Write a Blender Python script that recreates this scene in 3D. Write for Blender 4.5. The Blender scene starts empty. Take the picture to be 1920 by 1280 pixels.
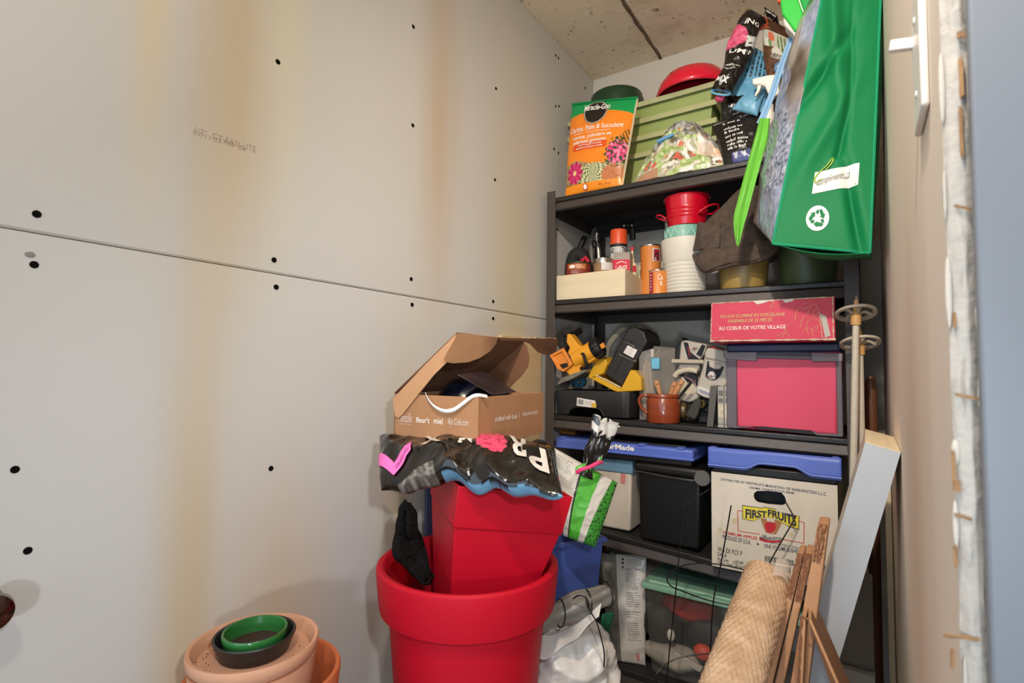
import bpy, bmesh, math, random
from mathutils import Vector, Matrix, noise
random.seed(7)
C = bpy.context.scene.collection
S = bpy.context.scene
V3 = Vector
PI = math.pi

# ------------------------------------------------------------------ camera
CAM = V3((0, 0, 1.03))
YAW, PITCH, ROLL, FPX = math.radians(33.82), math.radians(3.08), math.radians(0.694), 989.7
_f = V3((-math.sin(YAW)*math.cos(PITCH), math.cos(YAW)*math.cos(PITCH), math.sin(PITCH)))
_r = V3((math.cos(YAW), math.sin(YAW), 0)); _u = _r.cross(_f)
RX = _r*math.cos(ROLL) + _u*math.sin(ROLL)
UX = -_r*math.sin(ROLL) + _u*math.cos(ROLL)
FX_ = _f
cam = bpy.data.cameras.new('camera'); camo = bpy.data.objects.new('camera', cam); C.objects.link(camo)
camo.matrix_world = Matrix(((RX.x, UX.x, -FX_.x, CAM.x), (RX.y, UX.y, -FX_.y, CAM.y), (RX.z, UX.z, -FX_.z, CAM.z), (0, 0, 0, 1)))
cam.sensor_width = 36; cam.lens = FPX/1920*36; cam.clip_start = .02
cam.dof.use_dof = True; cam.dof.focus_distance = 1.45; cam.dof.aperture_fstop = 9
S.camera = camo

# ------------------------------------------------------------------ light
S.view_settings.view_transform = 'Standard'; S.view_settings.look = 'None'
S.view_settings.exposure = 0.06; S.view_settings.gamma = 1; S.view_settings.use_curve_mapping = False
w = bpy.data.worlds.new('sky'); S.world = w; w.use_nodes = True
w.node_tree.nodes['Background'].inputs[0].default_value = (.80, .89, 1.0, 1)
w.node_tree.nodes['Background'].inputs[1].default_value = 0.11
def area(name, loc, target, size, power, col, shape='DISK', size_y=None, spread=None):
    l = bpy.data.lights.new(name, 'AREA'); l.shape = shape; l.size = size
    if size_y: l.size_y = size_y
    l.energy = power; l.color = col
    if spread: l.spread = spread
    o = bpy.data.objects.new(name, l); C.objects.link(o); o.location = loc
    o.rotation_euler = (V3(target)-V3(loc)).to_track_quat('-Z', 'Y').to_euler(); return o
def spot(name, loc, target, power, col, size, radius):
    l = bpy.data.lights.new(name, 'SPOT'); l.energy = power; l.color = col; l.spot_size = math.radians(size); l.spot_blend = 1; l.shadow_soft_size = radius
    o = bpy.data.objects.new(name, l); C.objects.link(o); o.location = V3(loc); o.rotation_euler = (V3(target)-o.location).to_track_quat('-Z', 'Y').to_euler()
spot('overhead_lamp', (-.10, -.02, 2.08), (-.25, 1.6, 1.15), 84, (1, .89, .76), 98, .03)
l = bpy.data.lights.new('warm_fill', 'POINT'); l.energy = 14; l.color = (1, .90, .78); l.shadow_soft_size = .05; o = bpy.data.objects.new('warm_fill', l); C.objects.link(o); o.location = (-.14, -.12, 1.76)  # unseen point fill, added to lift the ceiling and upper walls
spot('hand_lamp', (.13, .04, 1.20), (-.95, .86, .62), 21, (.86, .93, 1), 84, .02)
area('doorway_daylight', (.24, -.65, .82), (-.7, 1.1, .8), .12, 6, (.80, .90, 1.0))
area('rear_soft_fill', (-.75, -1.5, 1.35), (-.40, 1.0, 1.1), 2.2, 27, (.68, .85, 1.0), 'RECTANGLE', 1.9)  # unseen soft fill panel behind the camera, added to brighten the right wall

# ------------------------------------------------------------------ picture points -> places in the room
def ray(px, py): return RX*((px-960)/FPX) - UX*((py-640)/FPX) + FX_
def F(px, py, Y): r = ray(px, py); return CAM + r*(Y/r.y)
def FX(px, py, X): r = ray(px, py); return CAM + r*(X/r.x)
def FZ(px, py, Z): r = ray(px, py); return CAM + r*((Z-CAM.z)/r.z)
def FD(px, py, d): return CAM + ray(px, py)*d
def PL(px, py, p0, n): r = ray(px, py); return CAM + r*((p0-CAM).dot(n)/r.dot(n))
def round_at(pl, pr, py, Y):
    a, b = ray(pl, py), ray(pr, py)
    a1, a2 = math.atan2(a.x, a.y), math.atan2(b.x, b.y); m = (a1+a2)/2
    D = Y/math.cos(m); return D*math.sin(m), Y, D*math.sin((a2-a1)/2)

# ------------------------------------------------------------------ materials
def lin(h):
    if not isinstance(h, str): return tuple(h)
    h = h.lstrip('#'); o = []
    for i in (0, 2, 4):
        c = int(h[i:i+2], 16)/255; o.append(c/12.92 if c <= .04045 else ((c+.055)/1.055)**2.4)
    return tuple(o)
MATS = {}
def mat(name, col, rough=.55, metal=0, var=.07, vs=9, bump=.0, bs=60, alpha=1, trans=0, coat=0, attr=False, spec=.5, stretch=None, sss=0):
    if name in MATS: return MATS[name]
    m = bpy.data.materials.new(name); m.use_nodes = True; nt = m.node_tree; N = nt.nodes; L = nt.links
    b = N['Principled BSDF']; c = lin(col)
    tc = N.new('ShaderNodeTexCoord'); mp = N.new('ShaderNodeMapping'); L.new(tc.outputs['Object'], mp.inputs[0])
    if stretch: mp.inputs['Scale'].default_value = stretch
    nz = N.new('ShaderNodeTexNoise'); nz.inputs['Scale'].default_value = vs; nz.inputs['Detail'].default_value = 5
    L.new(mp.outputs[0], nz.inputs['Vector'])
    mx = N.new('ShaderNodeMix'); mx.data_type = 'RGBA'
    L.new(nz.outputs['Fac'], mx.inputs['Factor'])
    if attr:
        at = N.new('ShaderNodeAttribute'); at.attribute_name = 'print'
        d = N.new('ShaderNodeMix'); d.data_type = 'RGBA'; d.blend_type = 'MULTIPLY'; d.inputs['Factor'].default_value = 1
        mx.inputs['A'].default_value = (1-var*2, 1-var*2, 1-var*2, 1); mx.inputs['B'].default_value = (1, 1, 1, 1)
        L.new(at.outputs['Color'], d.inputs['A']); L.new(mx.outputs['Result'], d.inputs['B']); L.new(d.outputs['Result'], b.inputs['Base Color'])
    else:
        mx.inputs['A'].default_value = tuple(max(0, x*(1-var*2)) for x in c)+(1,); mx.inputs['B'].default_value = tuple(min(1, x*(1+var*2)) for x in c)+(1,)
        L.new(mx.outputs['Result'], b.inputs['Base Color'])
    b.inputs['Roughness'].default_value = rough; b.inputs['Metallic'].default_value = metal
    b.inputs['Alpha'].default_value = alpha; b.inputs['Transmission Weight'].default_value = trans
    b.inputs['Coat Weight'].default_value = coat; b.inputs['Specular IOR Level'].default_value = spec
    if sss: b.inputs['Subsurface Weight'].default_value = sss; b.inputs['Subsurface Radius'].default_value = (.02, .02, .02)
    if bump:
        n2 = N.new('ShaderNodeTexNoise'); n2.inputs['Scale'].default_value = bs; n2.inputs['Detail'].default_value = 4
        L.new(mp.outputs[0], n2.inputs['Vector'])
        bp = N.new('ShaderNodeBump'); bp.inputs['Strength'].default_value = bump; bp.inputs['Distance'].default_value = .004
        L.new(n2.outputs['Fac'], bp.inputs['Height']); L.new(bp.outputs[0], b.inputs['Normal'])
    MATS[name] = m; return m
PRINT_GLOSS = mat('printed_film', '#ffffff', .28, var=.03, attr=True, bump=.15, bs=90)
PRINT_PAPER = mat('printed_paper', '#ffffff', .6, var=.05, attr=True)
PRINT_CLOTH = mat('printed_cloth', '#ffffff', .5, var=.06, attr=True, bump=.2, bs=300)
BLACK_P = mat('black_plastic', '#100f0e', .45, bump=.1, bs=200)
BLACK_S = mat('black_satin', '#151313', .6)
WHITE_INK = mat('white_ink', '#f3ede4', .5, var=.02)
BLACK_INK = mat('black_ink', '#1b1a1c', .6, var=.02)
BLUE_INK = mat('blue_ink', '#2b3550', .6, var=.02)
RED_INK = mat('red_ink', '#c2202f', .6, var=.02)
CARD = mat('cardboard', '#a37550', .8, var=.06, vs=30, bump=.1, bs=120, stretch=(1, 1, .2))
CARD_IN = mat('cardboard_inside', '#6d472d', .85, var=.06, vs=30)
STEEL_D = mat('rack_steel', '#433b37', .38, var=.05, bump=.25, bs=600, spec=.6)
CHROME = mat('chrome_metal', '#c9c6c0', .2, metal=1)
SILVER = mat('silver_tube', '#a9a397', .35, metal=.7)
RED_P = mat('red_plastic', '#c4001f', .38, var=.05, vs=5, bump=.05, bs=90)
DIRT = mat('soil', '#3a2519', .95, var=.3, vs=120, bump=.9, bs=150)

# ------------------------------------------------------------------ geometry
class G:
    def __init__(s): s.v = []; s.f = []; s.c = None
    def add(s, vs, fs):
        o = len(s.v); s.v += [V3(p) for p in vs]; s.f += [tuple(i+o for i in f) for f in fs]; return s
    def hexa(s, b, t): return s.add(list(b)+list(t), [(3, 2, 1, 0), (4, 5, 6, 7), (0, 1, 5, 4), (1, 2, 6, 5), (2, 3, 7, 6), (3, 0, 4, 7)])
    def box(s, x0, x1, y0, y1, z0, z1, m=None):
        b = [V3((x0, y0, z0)), V3((x1, y0, z0)), V3((x1, y1, z0)), V3((x0, y1, z0))]
        t = [V3((x0, y0, z1)), V3((x1, y0, z1)), V3((x1, y1, z1)), V3((x0, y1, z1))]
        if m: b = [m @ p for p in b]; t = [m @ p for p in t]
        return s.hexa(b, t)
    def ext(s, pts, d, d2=None):
        n = len(pts); d = V3(d); q = [V3(p) for p in pts]
        if d2 is None: r = [p+d for p in q]
        else: r = [V3(p) for p in d2]
        return s.add(q+r, [tuple(range(n))[::-1], tuple(range(n, 2*n))] + [(i, (i+1) % n, n+(i+1) % n, n+i) for i in range(n)])
    def lathe(s, prof, n=40, m=None, a0=0, a1=2*PI, cap0=True, cap1=True, wob=0):
        full = abs(a1-a0-2*PI) < 1e-6; k = n if full else n+1; vs = []; fs = []
        for j, (r, z) in enumerate(prof):
            for i in range(k):
                a = a0+(a1-a0)*i/n; p = V3((r*math.cos(a), r*math.sin(a), z)); vs.append(m @ p if m else p)
        for j in range(len(prof)-1):
            for i in range(n):
                i2 = (i+1) % k; fs.append((j*k+i, j*k+i2, (j+1)*k+i2, (j+1)*k+i))
        if full and cap0 and prof[0][0] > 1e-5: fs.append(tuple(range(k))[::-1])
        if full and cap1 and prof[-1][0] > 1e-5: fs.append(tuple((len(prof)-1)*k+i for i in range(k)))
        return s.add(vs, fs)
    def tube(s, pts, r, n=8, closed=False, sx=1):
        pts = [V3(p) for p in pts]; K = len(pts); rs = r if isinstance(r, (list, tuple)) else [r]*K
        vs = []; fs = []; nx = None
        for i, p in enumerate(pts):
            if closed: t = (pts[(i+1) % K]-pts[i-1]).normalized()
            else: t = (pts[min(i+1, K-1)]-pts[max(i-1, 0)]).normalized()
            if nx is None: nx = t.cross(V3((0, 0, 1)) if abs(t.z) < .9 else V3((1, 0, 0))).normalized()
            nx = (nx-t*nx.dot(t)).normalized(); b = t.cross(nx)
            for j in range(n): a = 2*PI*j/n; vs.append(p+nx*math.cos(a)*rs[i]*sx+b*math.sin(a)*rs[i])
        for i in range(K if closed else K-1):
            i2 = (i+1) % K
            for j in range(n): j2 = (j+1) % n; fs.append((i*n+j, i*n+j2, i2*n+j2, i2*n+j))
        if not closed: fs.append(tuple(range(n))[::-1]); fs.append(tuple((K-1)*n+j for j in range(n)))
        return s.add(vs, fs)
    def grid(s, fn, nu, nv, cf=None):
        vs = []; cs = []
        for j in range(nv+1):
            for i in range(nu+1):
                vs.append(fn(i/nu, j/nv))
                if cf: cs.append(cf(i/nu, j/nv))
        if cf:
            if s.c is None: s.c = []
            s.c += cs
        return s.add(vs, [(j*(nu+1)+i, j*(nu+1)+i+1, (j+1)*(nu+1)+i+1, (j+1)*(nu+1)+i) for j in range(nv) for i in range(nu)])
    def ball(s, c, rx, ry=None, rz=None, n=20, k=12, m=None, fn=None):
        ry = ry or rx; rz = rz or rx; c = V3(c); vs = []; fs = []
        for j in range(k+1):
            t = PI*j/k
            for i in range(n):
                a = 2*PI*i/n; p = V3((rx*math.sin(t)*math.cos(a), ry*math.sin(t)*math.sin(a), rz*math.cos(t)))
                if m: p = m @ p
                p = p+c; vs.append(fn(p) if fn else p)
        for j in range(k):
            for i in range(n): i2 = (i+1) % n; fs.append((j*n+i, (j+1)*n+i, (j+1)*n+i2, j*n+i2))
        return s.add(vs, fs)
def curve(pts, n=8, closed=False):
    pts = [V3(p) for p in pts]; K = len(pts); o = []
    for i in range(K if closed else K-1):
        if closed: a, b, c, d = pts[i-1], pts[i], pts[(i+1) % K], pts[(i+2) % K]
        else: a, b, c, d = pts[max(i-1, 0)], pts[i], pts[i+1], pts[min(i+2, K-1)]
        for j in range(n):
            t = j/n; o.append(.5*((2*b)+(c-a)*t+(2*a-5*b+4*c-d)*t*t+(3*b-a-3*c+d)*t**3))
    if not closed: o.append(pts[-1])
    return o
def frame(o, z, x=None):
    """matrix at o whose z axis is z"""
    z = V3(z).normalized(); x = V3(x) if x is not None else (V3((1, 0, 0)) if abs(z.x) < .9 else V3((0, 1, 0)))
    y = z.cross(x).normalized(); x = y.cross(z)
    return Matrix(((x.x, y.x, z.x, o[0]), (x.y, y.y, z.y, o[1]), (x.z, y.z, z.z, o[2]), (0, 0, 0, 1)))

ROOT = {}
def finish(me, smooth, ang=35):
    if smooth:
        me.polygons.foreach_set('use_smooth', [True]*len(me.polygons))
        me.set_sharp_from_angle(angle=math.radians(ang))
def part(T, name, g, m, smooth=True, bevel=0, label=None, ang=35, solid=0, subd=0, segs=2, kind=None):
    """one mesh object, built in room coordinates, child of T"""
    root = ROOT.get(T.name, T) if T else None
    off = root.location.copy() if root else V3((0, 0, 0))
    me = bpy.data.meshes.new(name)
    me.from_pydata([p-off for p in g.v], [], g.f)
    if g.c:
        at = me.color_attributes.new('print', 'FLOAT_COLOR', 'POINT')
        at.data.foreach_set('color', [x for c in g.c for x in (c[0], c[1], c[2], 1)])
    me.materials.append(m); me.update()
    bm = bmesh.new(); bm.from_mesh(me); bmesh.ops.recalc_face_normals(bm, faces=bm.faces); bm.to_mesh(me); bm.free()
    finish(me, smooth, ang)
    o = bpy.data.objects.new(name, me); C.objects.link(o)
    if T: o.parent = T; ROOT[o.name] = root
    if bevel:
        md = o.modifiers.new('bevel', 'BEVEL'); md.width = bevel; md.segments = segs; md.limit_method = 'ANGLE'; md.angle_limit = math.radians(30)
    if subd: md = o.modifiers.new('sub', 'SUBSURF'); md.levels = subd; md.render_levels = subd
    if solid: md = o.modifiers.new('solid', 'SOLIDIFY'); md.thickness = solid; md.offset = 0
    if label: o['label'] = label
    if kind: o['kind'] = kind
    return o
def thing(name, label, cat, loc, group=None):
    o = bpy.data.objects.new(name, None); o.empty_display_size = .05; C.objects.link(o); o.location = V3(loc)
    o['label'] = label; o['category'] = cat
    if group: o['group'] = group
    ROOT[o.name] = o
    return o
def struct(name, loc=(0, 0, 0)):
    o = bpy.data.objects.new(name, None); C.objects.link(o); o.location = loc; o['kind'] = 'structure'; ROOT[o.name] = o; return o
def duppart(src, T, off):
    o = src.copy(); C.objects.link(o); o.parent = T; o.location = src.location+V3(off); ROOT[o.name] = ROOT.get(T.name, T); return o

# lettering: flat print, laid on a face through a placing function of (x, y) in 0..1
TXT = {}
def text_geo(s, bold=0, shear=0):
    k = (s, bold, shear)
    if k not in TXT:
        cu = bpy.data.curves.new('txt', 'FONT'); cu.body = s; cu.size = 1; cu.offset = bold; cu.shear = shear; cu.resolution_u = 3
        o = bpy.data.objects.new('txt', cu); me = o.to_mesh()
        vs = [v.co.copy() for v in me.vertices]; fs = [tuple(p.vertices) for p in me.polygons]
        x0 = min(v.x for v in vs); x1 = max(v.x for v in vs); y0 = min(v.y for v in vs); y1 = max(v.y for v in vs)
        TXT[k] = ([((v.x-x0)/(x1-x0), (v.y-y0)/(y1-y0)) for v in vs], fs, (x1-x0)/(y1-y0))
        o.to_mesh_clear(); bpy.data.objects.remove(o); bpy.data.curves.remove(cu)
    return TXT[k]
def letters(T, name, s, place, m, bold=.01, shear=0):
    vs, fs, asp = text_geo(s, bold, shear)
    g = G(); g.add([place(x, y) for x, y in vs], fs)
    return part(T, name, g, m, smooth=False)
def quadmap(a, b, c, d, eps=None):
    """a=bottom left, b=bottom right, c=top right, d=top left"""
    a, b, c, d = map(V3, (a, b, c, d)); n = (b-a).cross(d-a).normalized()
    if n.dot(CAM-a) < 0: n = -n
    e = n*(.0012 if eps is None else eps)
    return lambda x, y: (a*(1-x)+b*x)*(1-y)+(d*(1-x)+c*x)*y+e
def pxmap(p0, n, bl, br, tr, tl, eps=None):
    return quadmap(*[PL(q[0], q[1], p0, n) for q in (bl, br, tr, tl)], eps=eps)
def sub(place, x0, x1, y0, y1): return lambda x, y: place(x0+(x1-x0)*x, y0+(y1-y0)*y)
def poly_on(place, pts, g=None):
    g = g or G(); g.add([place(*p) for p in pts], [tuple(range(len(pts)))]); return g
def disc_on(place, cx, cy, rx, ry, n=28, g=None, r0=0):
    g = g or G()
    if r0:
        vs = [place(cx+rx*k*math.cos(2*PI*i/n), cy+ry*k*math.sin(2*PI*i/n)) for k in (r0, 1) for i in range(n)]
        return g.add(vs, [(i, (i+1) % n, n+(i+1) % n, n+i) for i in range(n)])
    return g.add([place(cx, cy)]+[place(cx+rx*math.cos(2*PI*i/n), cy+ry*math.sin(2*PI*i/n)) for i in range(n)], [(0, 1+i, 1+(i+1) % n) for i in range(n)])
def strip_on(place, pts, w, g=None):
    g = g or G(); L = []; K = len(pts)
    for i in range(K):
        a = pts[max(0, i-1)]; b = pts[min(K-1, i+1)]; dx, dy = b[0]-a[0], b[1]-a[1]; l = math.hypot(dx, dy) or 1
        L.append((place(pts[i][0]-dy/l*w, pts[i][1]+dx/l*w), place(pts[i][0]+dy/l*w, pts[i][1]-dx/l*w)))
    return g.add([p for q in L for p in q], [(2*i, 2*i+1, 2*i+3, 2*i+2) for i in range(K-1)])
def lines_of_print(T, name, place, rows, m, x0=0., x1=1., fill=.45, seed=1):
    """print too small to read: rows of little upright strokes grouped like words"""
    rnd = random.Random(seed); g = G(); pitch = (rows[0]-rows[1]) if len(rows) > 1 else .1
    lw = (x1-x0)/max(14, min(34, 1.3*(x1-x0)/max(pitch, .02)*2))
    for y in rows:
        x = x0; h = fill*pitch; e = x0+(x1-x0)*rnd.uniform(.70, 1)
        while x < e-lw:
            for k in range(rnd.randint(2, 8)):
                if x > e-lw: break
                hh = h*rnd.choice((.62, .62, .66, 1)); w_ = lw*rnd.uniform(.35, .62)
                poly_on(place, [(x, y), (x+w_, y), (x+w_, y+hh), (x, y+hh)], g); x += lw*.85
            x += lw*.8
    return part(T, name, g, m, smooth=False)

def nz(p, s, seed=0): return noise.noise(V3((p[0]*s+seed*7.3, p[1]*s-seed*3.1, p[2]*s+seed*1.7)))
def ridge(p, s, seed=0): return 1-2*abs(nz(p, s, seed))
def pillow(a, b, c, d, thick, wr=.004, ws=14, seed=0, power=.5, edge=.0, wr2=.5, wig=0, warp=None):
    """bag body between corners a=bottom left, b=bottom right, c=top right, d=top left: returns front(u,v), back(u,v)"""
    a, b, c, d = map(V3, (a, b, c, d)); n = ((b-a).cross(d-a)).normalized()
    if n.dot(CAM-a) < 0: n = -n
    def base(u, v):
        p = (a*(1-u)+b*u)*(1-v)+(d*(1-u)+c*u)*v
        if warp: p = p+warp(u, v)
        if wig: p = p+V3((nz(p, 9, seed+5), nz(p, 9, seed+6), nz(p, 9, seed+7)))*wig
        return p
    def prof(u, v): return (max(0, 4*u*(1-u))**power)*(max(0, 4*v*(1-v))**power)
    def wrk(p, u, v):
        q = prof(u, v)
        return (ridge(p, ws, seed)*wr+ridge(p, ws*2.3, seed+3)*wr*wr2)*(.35+.65*q)
    front = lambda u, v, e=0: (lambda p: p+n*(thick*prof(u, v)+wrk(p, u, v)+e+edge))(base(u, v))
    back = lambda u, v: (lambda p: p-n*(thick*.5*prof(u, v)+edge))(base(u, v))
    return front, back, n
def bag(T, name, corners, thick, m, cf=None, nu=40, nv=50, **k):
    fr, bk, n = pillow(*corners, thick, **k)
    g = G(); g.grid(lambda u, v: fr(u, v), nu, nv, cf)
    N = (nu+1)*(nv+1)
    def bf(u, v):
        if u in (0, 1) or v in (0, 1): return fr(u, v)-n*.002
        return bk(u, v)
    h = G(); h.grid(bf, nu, nv, cf); o = len(g.v); g.v += h.v; g.f += [tuple(i+o for i in f)[::-1] for f in h.f]
    if cf: g.c += h.c
    ring = [i for i in range(nu+1)]+[j*(nu+1)+nu for j in range(1, nv+1)]+[nv*(nu+1)+i for i in range(nu-1, -1, -1)]+[j*(nu+1) for j in range(nv-1, 0, -1)]
    for i in range(len(ring)): p, q = ring[i], ring[(i+1) % len(ring)]; g.f.append((p, q, q+N, p+N))
    o = part(T, name, g, m, ang=60)
    return o, (lambda x, y: fr(x, y, .0022))
def mixc(a, b, t): return tuple(x*(1-t)+y*t for x, y in zip(a, b))

# ================================================================== the room
XL, XR, YB, ZC = -.955, .047, 2.035, 2.285
YN = -.25
def wall_mat(name, base, tints, grad=None):
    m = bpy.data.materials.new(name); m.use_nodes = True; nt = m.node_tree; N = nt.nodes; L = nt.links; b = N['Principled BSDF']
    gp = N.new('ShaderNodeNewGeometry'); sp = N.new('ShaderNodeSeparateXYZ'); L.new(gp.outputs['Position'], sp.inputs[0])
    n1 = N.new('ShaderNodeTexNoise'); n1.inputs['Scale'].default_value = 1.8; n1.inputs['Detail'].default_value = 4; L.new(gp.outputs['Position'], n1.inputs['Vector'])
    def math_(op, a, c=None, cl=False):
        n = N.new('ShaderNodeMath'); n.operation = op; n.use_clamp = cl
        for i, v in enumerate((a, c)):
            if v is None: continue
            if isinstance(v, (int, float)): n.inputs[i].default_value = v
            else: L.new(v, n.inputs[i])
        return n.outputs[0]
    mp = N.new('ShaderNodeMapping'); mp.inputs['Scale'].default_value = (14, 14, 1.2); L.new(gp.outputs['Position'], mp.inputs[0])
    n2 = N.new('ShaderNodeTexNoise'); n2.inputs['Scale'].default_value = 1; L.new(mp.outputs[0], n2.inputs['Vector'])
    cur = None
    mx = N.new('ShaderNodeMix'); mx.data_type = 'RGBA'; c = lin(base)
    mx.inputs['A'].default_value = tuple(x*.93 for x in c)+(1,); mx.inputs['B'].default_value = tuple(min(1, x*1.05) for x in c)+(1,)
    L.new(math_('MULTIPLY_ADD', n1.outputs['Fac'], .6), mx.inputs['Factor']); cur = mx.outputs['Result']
    for (y0, wy, z0, wz, col, amt) in tints:  # soft tinted bands that fade out in Y and Z
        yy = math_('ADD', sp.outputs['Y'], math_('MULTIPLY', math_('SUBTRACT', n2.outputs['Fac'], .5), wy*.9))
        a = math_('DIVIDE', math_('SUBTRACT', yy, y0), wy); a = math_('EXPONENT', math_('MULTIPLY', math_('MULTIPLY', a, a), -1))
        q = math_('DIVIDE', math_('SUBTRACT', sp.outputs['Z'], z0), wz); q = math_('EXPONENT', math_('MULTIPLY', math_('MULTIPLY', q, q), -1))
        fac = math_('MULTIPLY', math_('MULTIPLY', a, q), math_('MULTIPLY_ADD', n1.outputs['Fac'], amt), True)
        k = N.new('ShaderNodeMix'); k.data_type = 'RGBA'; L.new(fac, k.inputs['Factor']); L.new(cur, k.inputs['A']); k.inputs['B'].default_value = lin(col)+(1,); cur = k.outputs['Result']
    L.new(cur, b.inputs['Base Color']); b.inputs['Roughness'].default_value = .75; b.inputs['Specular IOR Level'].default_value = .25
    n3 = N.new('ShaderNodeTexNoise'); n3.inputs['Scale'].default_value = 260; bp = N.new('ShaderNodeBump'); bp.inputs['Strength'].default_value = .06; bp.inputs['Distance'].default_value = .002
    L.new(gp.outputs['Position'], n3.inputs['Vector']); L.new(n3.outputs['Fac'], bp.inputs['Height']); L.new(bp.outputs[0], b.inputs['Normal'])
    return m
TAN = '#b99a6c'
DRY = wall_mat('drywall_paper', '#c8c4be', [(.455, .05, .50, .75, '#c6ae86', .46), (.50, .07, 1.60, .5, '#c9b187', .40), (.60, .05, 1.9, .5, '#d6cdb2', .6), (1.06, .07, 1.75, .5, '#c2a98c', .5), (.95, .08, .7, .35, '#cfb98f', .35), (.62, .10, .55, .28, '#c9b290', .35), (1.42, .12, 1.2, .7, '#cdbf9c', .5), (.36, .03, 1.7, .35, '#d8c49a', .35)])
DRY2 = wall_mat('drywall_paper_back', '#d2cabd', [])
DRY3 = wall_mat('drywall_paper_jamb', '#e8dbcb', [(.8, .2, .8, .5, '#c2ab95', .5)])
GYP = mat('gypsum_core', '#b9b1a7', .95, var=.05, vs=40, bump=.5, bs=90)
PAPER = mat('torn_paper', '#a27c56', .9, var=.15, vs=60)
SCREW = mat('screw_black', '#0c0a08', .9, spec=.1)
zs = FX(520, 513, XL).z
wl = struct('wall_left', (XL, 0, 0)); tk = .0127
YJ = FX(1044, 200, XL).y
def panel(T, y0, y1, z0, z1, m, x=XL):
    # long edges taper towards the seam, as factory edges do
    tb = .0016 if abs(z0-zs) < .01 else 0; tt = .0016 if abs(z1-zs) < .01 else 0
    q = [V3((x-tk, y0, z0)), V3((x-.003-tb, y0, z0)), V3((x-tb, y0, z0+.003)), V3((x, y0, z0+.062)), V3((x, y0, z1-.062)), V3((x-tt, y0, z1-.003)), V3((x-.003-tt, y0, z1)), V3((x-tk, y0, z1))]
    g = G(); g.ext(q, (0, y1-y0, 0)); return part(T, 'drywall_panel', g, m, smooth=False)
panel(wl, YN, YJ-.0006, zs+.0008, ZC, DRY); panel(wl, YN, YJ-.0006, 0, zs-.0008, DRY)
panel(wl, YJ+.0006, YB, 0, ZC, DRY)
g = G(); g.box(XL-tk-.03, XL-tk, YN, YB, 0, ZC); part(wl, 'studding', g, mat('dark_cavity', '#3b352d', .9))
scr = None
for (px, py) in [(775, 50), (521, 116), (930, 166), (774, 235), (928, 337), (69, 401), (514, 487), (771, 523), (925, 565), (64, 496), (518, 538), (773, 571), (925, 597), (28, 880), (508, 878), (52, 1032), (1042, 104), (1047, 109), (1042, 199), (1048, 199), (1039, 279), (1047, 287), (1097, 165), (1045, 430)]:
    p = FX(px, py, XL)
    if scr is None:
        g = G(); m = frame(p, (1, 0, 0))
        g.lathe([(.0052, -.002), (.0052, .0004), (.0040, .0009), (.0018, .0008), (.0001, .0007)], 12, m)
        scr = part(wl, 'screw', g, SCREW); p0 = p
    else: duppart(scr, wl, p-p0-scr.location+scr.location)
p = FX(56, 477, XL); g = G(); g.ball(p, .001, .006, .004, 10, 6); part(wl, 'screw_pop', g, mat('torn_face', '#8d8780', .9))
# stamp on the board
place = lambda bl, br, tr, tl: quadmap(*[FX(*q, XL) for q in (bl, br, tr, tl)], eps=.0006)
INKG = mat('stamp_ink', '#a19080', .9)
letters(wl, 'stamp', '1/2"  CT EASI-LITE', place((364, 246), (479, 286), (480, 275), (366, 238)), INKG, bold=-.012)
letters(wl, 'stamp', '01/11/25T09  04', place((361, 251), (459, 284), (461, 277), (363, 244)), INKG, bold=-.012)

wb = struct('wall_back', (0, YB, 0)); g = G(); g.box(XL-tk, .8, YB, YB+tk, 0, ZC); part(wb, 'drywall_panel', g, DRY2)
# concrete ceiling: two pours with a ridge between
def concrete():
    m = bpy.data.materials.new('concrete'); m.use_nodes = True; nt = m.node_tree; N = nt.nodes; L = nt.links; b = N['Principled BSDF']
    gp = N.new('ShaderNodeNewGeometry')
    def noise_(s, d=6, r=.6):
        n = N.new('ShaderNodeTexNoise'); n.inputs['Scale'].default_value = s; n.inputs['Detail'].default_value = d; n.inputs['Roughness'].default_value = r; L.new(gp.outputs['Position'], n.inputs['Vector']); return n.outputs['Fac']
    def ramp(f, stops):
        r = N.new('ShaderNodeValToRGB'); e = r.color_ramp.elements
        while len(e) < len(stops): e.new(.5)
        for q, (p, c) in zip(e, stops): q.position = p; q.color = (c, c, c, 1)
        L.new(f, r.inputs[0]); return r.outputs[0]
    def mix(a, bb, f, mode='MIX'):
        k = N.new('ShaderNodeMix'); k.data_type = 'RGBA'; k.blend_type = mode
        for s_, v in (('A', a), ('B', bb)):
            if isinstance(v, tuple): k.inputs[s_].default_value = v+(1,)
            else: L.new(v, k.inputs[s_])
        if isinstance(f, float): k.inputs['Factor'].default_value = f
        else: L.new(f, k.inputs['Factor'])
        return k.outputs['Result']
    c = mix(lin('#e6d5b8'), lin('#f3e5cb'), noise_(2.2))
    c = mix(c, lin('#cdb897'), ramp(noise_(6), [(.5, 0), (.72, .8)]))
    c = mix(c, lin('#4d4236'), ramp(noise_(17, 8, .7), [(.60, 0), (.70, .85)]))
    vo = N.new('ShaderNodeTexVoronoi'); vo.inputs['Scale'].default_value = 26; L.new(gp.outputs['Position'], vo.inputs['Vector'])
    c = mix(c, lin('#3c342b'), ramp(vo.outputs['Distance'], [(.04, .9), (.13, 0)]))
    L.new(c, b.inputs['Base Color']); b.inputs['Roughness'].default_value = .85
    bp = N.new('ShaderNodeBump'); bp.inputs['Strength'].default_value = .25; bp.inputs['Distance'].default_value = .01; L.new(noise_(14, 8, .7), bp.inputs['Height']); L.new(bp.outputs[0], b.inputs['Normal'])
    return m
CON = concrete()
ce = struct('ceiling', (0, 0, ZC)); xs = FZ(1237, 107, ZC).x
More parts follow.
